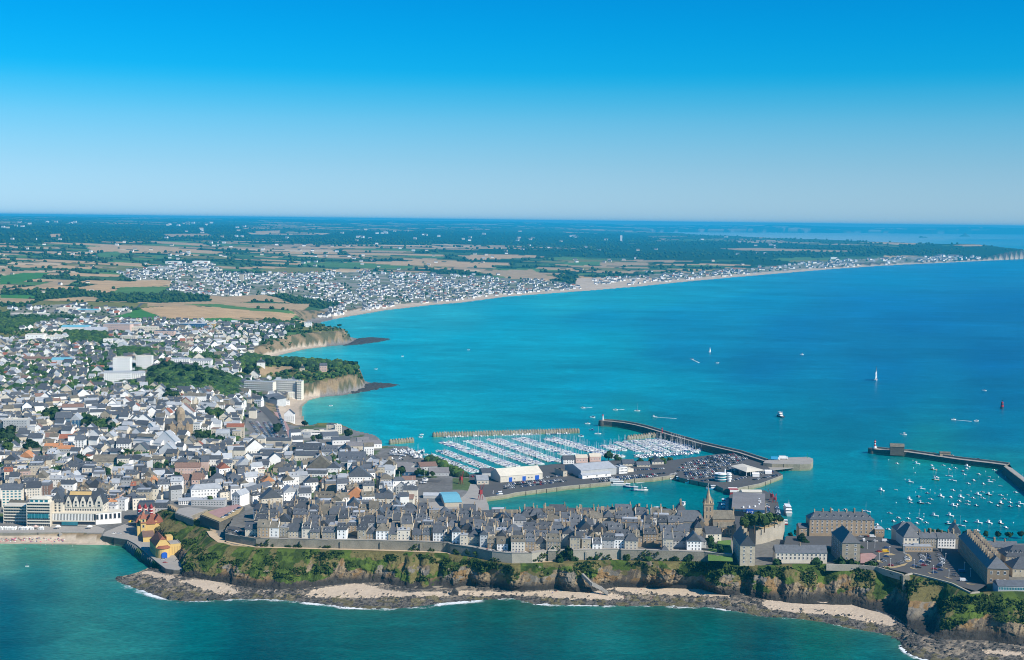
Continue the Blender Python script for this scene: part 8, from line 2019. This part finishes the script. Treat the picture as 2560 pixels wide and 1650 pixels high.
mb=MB();mb.cyl(0,0,-5,55,150,70,12);mb.cyl(0,0,55,80,65,40,10);mb.box(-30,30,-12,12,78,105);mb.cyl(0,0,100,150,10,1,6);obj("rock",mb.build("rock",[mat('far_rock',(.07,.09,.06),.9,.2,.01)]),isl)
isl=thing("rock_islet",P(2308,594.5,0),"low wooded rock islet left of the abbey island","island")
mb=MB();mb.cyl(0,0,-5,28,130,60,10);mb.cyl(-50,0,-5,45,60,25,8);obj("rock",mb.build("rock",[M('far_rock')]),isl)
def crown_mesh(seed,m,n=230,shape='round'):
 rs=np.random.default_rng(seed)
 k=9;cl=rs.normal(size=(k,3));cl/=np.linalg.norm(cl,axis=1)[:,None];cl*=(.35+.45*rs.random((k,1)))
 cl[:,2]*=.75
 pts=[]
 for i in range(n):
  c=cl[i%k];o_=rs.normal(size=3);o_/=np.linalg.norm(o_);pts.append(c+o_*(.30+.16*rs.random()))
 pts=np.array(pts)
 if shape=='tall':
  pts[:,:2]*=.42;pts[:,2]*=1.5
 if shape=='flat':
  pts[:,2]*=.35;pts[:,:2]*=1.15
 u=rs.normal(size=(n,3));u/=np.linalg.norm(u,axis=1)[:,None]
 nrm=pts/(np.linalg.norm(pts,axis=1)[:,None]+1e-6);u=u-.6*(u*nrm).sum(1)[:,None]*nrm;u/=np.linalg.norm(u,axis=1)[:,None]
 w=np.cross(nrm,u);s=(.17+.12*rs.random((n,1)))
 V=np.stack([pts-u*s-w*s*.7,pts+u*s-w*s*.6,pts+u*s*.6+w*s,pts-u*s*.8+w*s*.8],1).reshape(-1,3)
 V=V*np.array((1,1,1))+np.array((0,0,1.0 if shape=='round' else(1.5 if shape=='tall' else.9)))
 return mesh_np("crown",V,np.arange(n*4).reshape(-1,4),[m])
CROWN=[crown_mesh(k,M('leaf_'+'abcd'[k%4]))for k in range(6)]+[crown_mesh(20,M('leaf_d'),230,'tall'),crown_mesh(21,M('leaf_a'),200,'flat')]
mb=MB();mb.cyl(0,0,-.3,1.0,.10,.05,6);mb.bar((0,0,.5),(.3,.1,1.1),.03);mb.bar((0,0,.6),(-.25,.15,1.2),.03);mb.bar((0,0,.55),(0,-.3,1.05),.03);TRUNK=mb.build("trunk",BM('bark'))
def tree(x,y,z,r,lb,grp,k=None,hs=1.0,name="tree",lift=.4):
 t=thing(name,(x,y,z),lb,"tree",grp,random.uniform(0,6.28))
 o=bpy.data.objects.new("trunk",TRUNK);link(o,t);o.scale=(r,r,r*(1+lift))
 o=bpy.data.objects.new("crown",CROWN[k if k is not None else random.randrange(6)]);link(o,t);o.scale=(r,r,r*hs);o.location=(0,0,r*lift)
TREES=[(2001,1352,5.5,"tall dark tree left of the long brown barracks"),(2003,1362,4.5,"dark tree just below the tall one by the barracks"),(2012,1366,4.0,"bushy tree at the corner of the cream long building"),(1976,1346,2.5,"small tree on the lane beside the bastion"),(2040,1348,2.2,"round shrub in the barracks flower bed, left one"),(2046,1352,2.2,"round shrub in the barracks flower bed, middle one"),(2070,1352,2.0,"round shrub in the barracks flower bed, right one"),(2185,1412,2.5,"dark bush by the clifftop car park steps"),(2181,1394,1.6,"small shrub in the pink court bed"),(2153,1380,3.2,"bush against the tall narrow grey block"),(1003,1192,6.0,"big round tree between the marina halls, left"),(978,1190,5.0,"big round tree left of the marina halls"),(1045,1193,4.5,"round tree before the blue walled marina hall"),(1058,1194,4.5,"round tree right of the blue walled hall"),(1082,1195,3.5,"small round tree in front of the multi-gabled hall"),(1543,1160,5.0,"round dark tree right of the hangar roof"),(1521,1155,6.0,"light green tree behind the hangar"),(1450,1163,4.5,"round tree before the left marina block"),(1473,1161,4.5,"round tree before the right marina block"),(1408,1166,4.5,"tree beside the white marina house"),(1600,1166,4.5,"leftmost dark tree of the club house clump"),(1632,1168,5.5,"middle dark tree of the club house clump"),(1657,1168,5.5,"rightmost dark tree of the club house clump"),(1674,1158,4,"light bush at the head of the big car park"),(870,1098,6.5,"big rounded tree on the shore right of the striped hotel"),(762,1066,4.5,"bushy tree on the beach side of the striped hotel"),(745,1098,4,"tree at the left foot of the hotel sign block"),(797,1104,4.5,"tree below the striped hotel front"),(783,1106,4,"smaller tree below the striped hotel front"),(694,1076,6,"tall bush row between the car park and the shore road, upper"),(692,1084,6,"tall bush row between the car park and the shore road, lower"),(828,1172,7,"bright garden tree beside the cream gabled slate house"),(816,1180,6,"lower garden tree beside the huge slate roof"),(838,1178,6,"dark garden tree at the foot of the huge slate roof"),(265,1202,6.5,"large dark tree left of the pale blue apartment front"),(250,1200,5,"smaller dark tree beside the stone barn"),(305,1178,5,"dark tree beside the big barn's gable"),(200,1162,5.5,"tree beyond the hipped slate hall, left"),(212,1168,5.5,"tree beyond the hipped slate hall, right"),(70,1145,7.5,"round dark street tree near the pink tower house"),(88,1142,6,"second round street tree right of it"),(25,1145,9,"big light green tree on the left edge"),(35,1130,8,"dark park tree on the left edge above the light one"),(8,1112,9,"dark massed park tree touching the left edge"),(20,1118,9,"dark park tree under the office slab"),(112,1205,5,"tree beside the curved street"),(140,1192,5,"tree between the yellow gable and the slate hall"),(75,1215,4.5,"tree at the foot of the curved street"),(435,1240,4,"garden tree above the white cube"),(512,1238,5,"left tree of the courtyard pair behind the blue-shaded block"),(524,1236,5,"right tree of the courtyard pair behind the blue-shaded block"),(525,1262,4,"tree by the bastion road"),(467,1210,4,"tree before the brown tiled courthouse"),(425,1202,4.5,"tree at the market car park's lower edge, left"),(440,1203,4.5,"tree at the market car park's lower edge, right"),(668,1350-67,4,"bush beside the long bright white house"),(685,1318,4.5,"tree between the old town houses left of the rampart"),(787,1329,4.5,"garden tree in the old town above the rampart, left"),(806,1326,4.5,"garden tree in the old town above the rampart, right"),(750,1300,4,"dark tree in an old town courtyard"),(1237,1352,3.0,"green shrub in the gap behind the rampart cars"),(1085,1340,4,"garden tree behind the rampart's ivy"),(1860,1328,5.5,"leftmost tree inside the pale bastion"),(1872,1322,6,"second tree inside the pale bastion"),(1886,1326,6.5,"third tree inside the pale bastion"),(1898,1318,6,"fourth tree inside the pale bastion"),(1911,1324,6,"fifth tree inside the pale bastion"),(1922,1317,5.5,"sixth tree inside the pale bastion"),(1936,1314,4.5,"seventh tree inside the pale bastion"),(1950,1310,3.5,"rightmost tree inside the pale bastion"),(1663,1290,4,"yellow-green tree on the basin edge left of the church"),(1774,1362,4,"yellow-green shrub in the church garden"),(1780,1376,4,"dark shrub in the church garden"),(1800,1384,3.5,"ivy covered shrub below the church lawn"),(1419,1404,5.0,"tall dark tree rising in front of the rampart beside the gate turret"),(1488,1404,3.5,"bush against the rampart right of the tall tree"),(1399,1414,4.5,"dark bush on the cliff edge below the gate turret"),(1432,1418,4.5,"broad bush on the cliff edge right of the tall tree"),(1170,1390,3.4,"bright green bush against the rampart, left"),(1191,1395,3.4,"bright green bush against the rampart, right"),(1143,1386,3.2,"ivy mound against the rampart beside the dark tower"),(1568,1410,4.5,"bushy thicket on the cliff below the rampart step"),(1620,1412,5,"thicket on the cliff under the long white house"),(1690,1408,4,"thicket on the cliff right of the slate capped turret"),(1720,1412,5,"thicket on the cliff before the church garden"),(1790,1424,5.5,"large green thicket left of the tall stone lodging"),(1816,1436,6,"big green cliff thicket under the tall stone lodging"),(1850,1448,6,"round green cliff thicket below the cream long building"),(1940,1424,4.5,"dark thicket on the cliff below the cream building, left"),(2040,1424,5,"dark thicket on the cliff below the cream building, middle"),(2100,1424,5,"dark thicket below the tall narrow grey block"),(2130,1430,6,"dark thicket below the pink court"),(2175,1436,6,"dark cliff thicket left of the car park wall"),(2215,1452,6,"dark cliff thicket under the car park wall"),(960,1372,2,"low bush on the path below the rampart"),(1028,1366,2.6,"square clipped ivy on the rampart wall"),(782,1362,2.6,"dark climbing ivy on the left rampart"),(770,1364,2.2,"lower climbing ivy on the left rampart"),(405,1318,4,"bushy tree on the green hill above the casino, lowest left"),(415,1306,5,"bushy tree on the green hill above the casino, left"),(430,1318,5.5,"big bushy tree in the middle of the green hill"),(445,1308,5,"bushy tree high on the green hill"),(455,1325,5,"bright bush at the right of the green hill"),(468,1345,5,"dark bush in the shaded valley below the bastion"),(482,1340,5,"bush in the shaded valley, right one"),(462,1362,4.5,"bush above the yellow annex"),(453,1380,3.5,"small dark tree at the annex corner"),(640,918,5,"dark round tree at the neck of the first headland"),(672,917,7,"round dark tree behind the headland field"),(697,922,4,"small round tree in the headland field"),(733,924,7,"dark tree clump beside the headland farmhouse, left"),(742,926,7,"dark tree clump beside the headland farmhouse, right"),(826,932,4.5,"tree right of the headland manor"),(790,930,4,"tree left of the headland manor"),(640,945,8,"dark tree above the headland apartments, right"),(618,942,8,"dark tree above the headland apartments, left"),(333,948,8,"umbrella-shaped dark tree before the short white housing bar"),(2362,1350,3.5,"clipped round tree along the shore path, first"),(2414,1346,3.2,"clipped round tree along the shore path, second"),(2465,1346,3.2,"clipped round tree along the shore path, third"),(2495,1347,3.2,"clipped round tree along the shore path, fourth"),(2522,1348,3.5,"clipped round tree along the shore path, fifth"),(2553,1347,3.5,"clipped round tree along the shore path, sixth"),(2325,1342,3.5,"dark tree behind the barracks terrace, left"),(2345,1342,3.5,"dark tree behind the barracks terrace, middle"),(2357,1343,3,"dark tree behind the barracks terrace, right")]
used_t=0
for a,b,r_,lb in TREES:
 h_=hit(a,b)[0]if 'inside the pale bastion' not in lb else P(a,b,37);kk=7 if 'umbrella' in lb else None
 tree(h_[0],h_[1],h_[2],r_,lb,None,kk,lift=.1 if('bush' in lb or 'thicket' in lb or 'shrub' in lb or 'ivy' in lb)else.45,name="bush" if('bush' in lb or 'thicket' in lb or 'shrub' in lb or 'ivy' in lb)else "tree")
for a,b,lb in((876,921,"taller wind-shaped pine on the tip of the first headland"),(887,922,"shorter wind-shaped pine on the tip of the first headland"),(848,824,"lone pine on the second headland")):
 h_=hit(a,b)[0];t=thing("pine_tree",h_,lb,"pine tree");o=bpy.data.objects.new("trunk",TRUNK);link(o,t);o.scale=(5,5,9);o=bpy.data.objects.new("crown",CROWN[7]);link(o,t);o.scale=(5.5,5.5,6);o.location=(0,0,5.5)
gard=[]
for e_ in PARKS+[WOODS[3]]:
 bb=(min(p[0]for p in e_),max(p[0]for p in e_),min(p[1]for p in e_),max(p[1]for p in e_))
 n_=90 if e_ is WOODS[3]else 12
 for _ in range(n_*3):
  a=random.uniform(bb[0],bb[1]);b=random.uniform(bb[2],bb[3])
  if in_poly(np.array([a]),np.array([b]),e_)[0]:
   gard.append((a,b,'in the hillside park wood' if e_ is WOODS[3]else 'in a walled garden of the lower town'));n_-=1
   if n_<=0:
    break
PKN=['on the slope left of the domed church','behind the domed church','on the left edge under the slab','by the curved street','beside the office slab','near the pink tower house','below the church square','behind the market lot','above the domed church']
gard=[(a,b,wh if 'wood' in wh else PKN[[i for i,e_ in enumerate(PARKS)if in_poly(np.array([a]),np.array([b]),e_)[0]][0]])for a,b,wh in gard]
gi_={}
for wh_ in set(g[2]for g in gard):
 for i_,g in enumerate(sorted(q for q in gard if q[2]==wh_)):
  gi_[(g[0],g[1])]=i_+1
hg=hit([g[0]for g in gard],[g[1]for g in gard])
for(a,b,wh),h_ in zip(gard,hg):
 if used_t<150:
  tree(h_[0],h_[1],h_[2],random.uniform(4,7)*(1.25 if 'wood' in wh else 1),"leafy tree, %s from the left %s"%(ordn(min(gi_[(a,b)],89)),wh),"leafy trees "+wh);used_t+=1
import bmesh as _bm
bm=_bm.new();_bm.ops.create_icosphere(bm,subdivisions=1,radius=1)
ico_v=np.array([tuple(v_.co)for v_ in bm.verts]);ico_f=np.array([[v_.index for v_ in f.verts]for f in bm.faces]);bm.free()
ico2_v,ico2_f=None,None
bm=_bm.new();_bm.ops.create_icosphere(bm,subdivisions=2,radius=1);ico2_v=np.array([tuple(v_.co)for v_ in bm.verts]);ico2_f=np.array([[v_.index for v_ in f.verts]for f in bm.faces]);bm.free()
prob=GT*(GPX>-60)*(GPX<2620)*(_gh>1.5)
prob=prob*(~in_poly(_gx,_gy,HEAD_POLY))
prob[(GPY>800)&(GPY<1320)]*=9
prob[(_gy>5500)]*=.7
ids=RNG.choice(len(prob),40000,p=prob/prob.sum())
tx=_gx[ids]+RNG.normal(size=len(ids))*_gy[ids]/FOC*1.6;ty=_gy[ids]*(1+RNG.normal(size=len(ids))*.0012)
okm=(_gy[ids]>1450)
for e_ in EXCL:
 okm&=~in_poly(GPX[ids],GPY[ids],e_)
okm&=~((GPY[ids]>1000)&(RNG.random(len(ids))<.15))
tx,ty,ids=tx[okm],ty[okm],ids[okm]
keepf=np.array([free(a,b,1.5)if b<2600 else True for a,b in zip(tx,ty)])
tx,ty,ids=tx[keepf],ty[keepf],ids[keepf]
tz=ground(tx,ty)
rad=(2.6+3.2*RNG.random(len(tx)))*np.clip(ty/4200,.8,4.5)*np.where(GT[ids]>.6,1.15,.8)
rad=np.minimum(rad,13)*np.where(ty<2600,1.3,1)
def blobs(name,sel,vv,ff,mats):
 n=len(sel);k=len(vv)
 jit=1+.34*(RNG.random((n,k,1))-.5)
 sx=rad[sel][:,None,None]*jit*vv[None]*np.array((1,1,.85))
 an=RNG.random(n)*6.28;c,s_=np.cos(an)[:,None],np.sin(an)[:,None]
 X_=sx[...,0]*c-sx[...,1]*s_;Y_=sx[...,0]*s_+sx[...,1]*c
 Vv=np.stack([X_+tx[sel][:,None],Y_+ty[sel][:,None],sx[...,2]+(tz[sel]+rad[sel]*.62)[:,None]],-1).reshape(-1,3)
 Ff=(ff[None]+(k*np.arange(n))[:,None,None]).reshape(-1,3)
 mi_=np.repeat(RNG.integers(0,len(mats),n),len(ff))
 return obj(name,mesh_np(name,Vv,Ff,mats,mi_),kind='stuff')
nearm=np.nonzero(ty<3000)[0];farm=np.nonzero(ty>=3000)[0]
blobs("garden_trees",nearm,ico2_v,ico2_f,BM('leaf_a','leaf_b','leaf_c','leaf_d'))
blobs("woodland",farm,ico_v,ico_f,BM('leaf_a','leaf_b','leaf_d'))
print("trees",len(nearm),len(farm))
hp_k=np.nonzero((GPX>560)&(GPX<905)&(GPY>805)&(GPY<985)&(_gh>9))[0]
hp_k=hp_k[(fbm(_gx[hp_k]/25,_gy[hp_k]/25,401,3)>.5)&~in_poly(GPX[hp_k],GPY[hp_k],COVER[25][0])]
hp_k=RNG.choice(hp_k,900);pts=np.stack([_gx[hp_k],_gy[hp_k],_gh[hp_k]],1)
tufts("headland_scrub",pts,2.0+3.2*RNG.random(len(pts)),M('leaf_b'),nq=7)
hp_k=np.nonzero((GPX>2230)&(GPX<2600)&(GPY>1336)&(GPY<1352))[0]
hp_k=RNG.choice(hp_k,260);tufts("shore_path_scrub",np.stack([_gx[hp_k],_gy[hp_k],_gh[hp_k]],1),1.6+1.4*RNG.random(len(hp_k)),M('leaf_b'),nq=7)
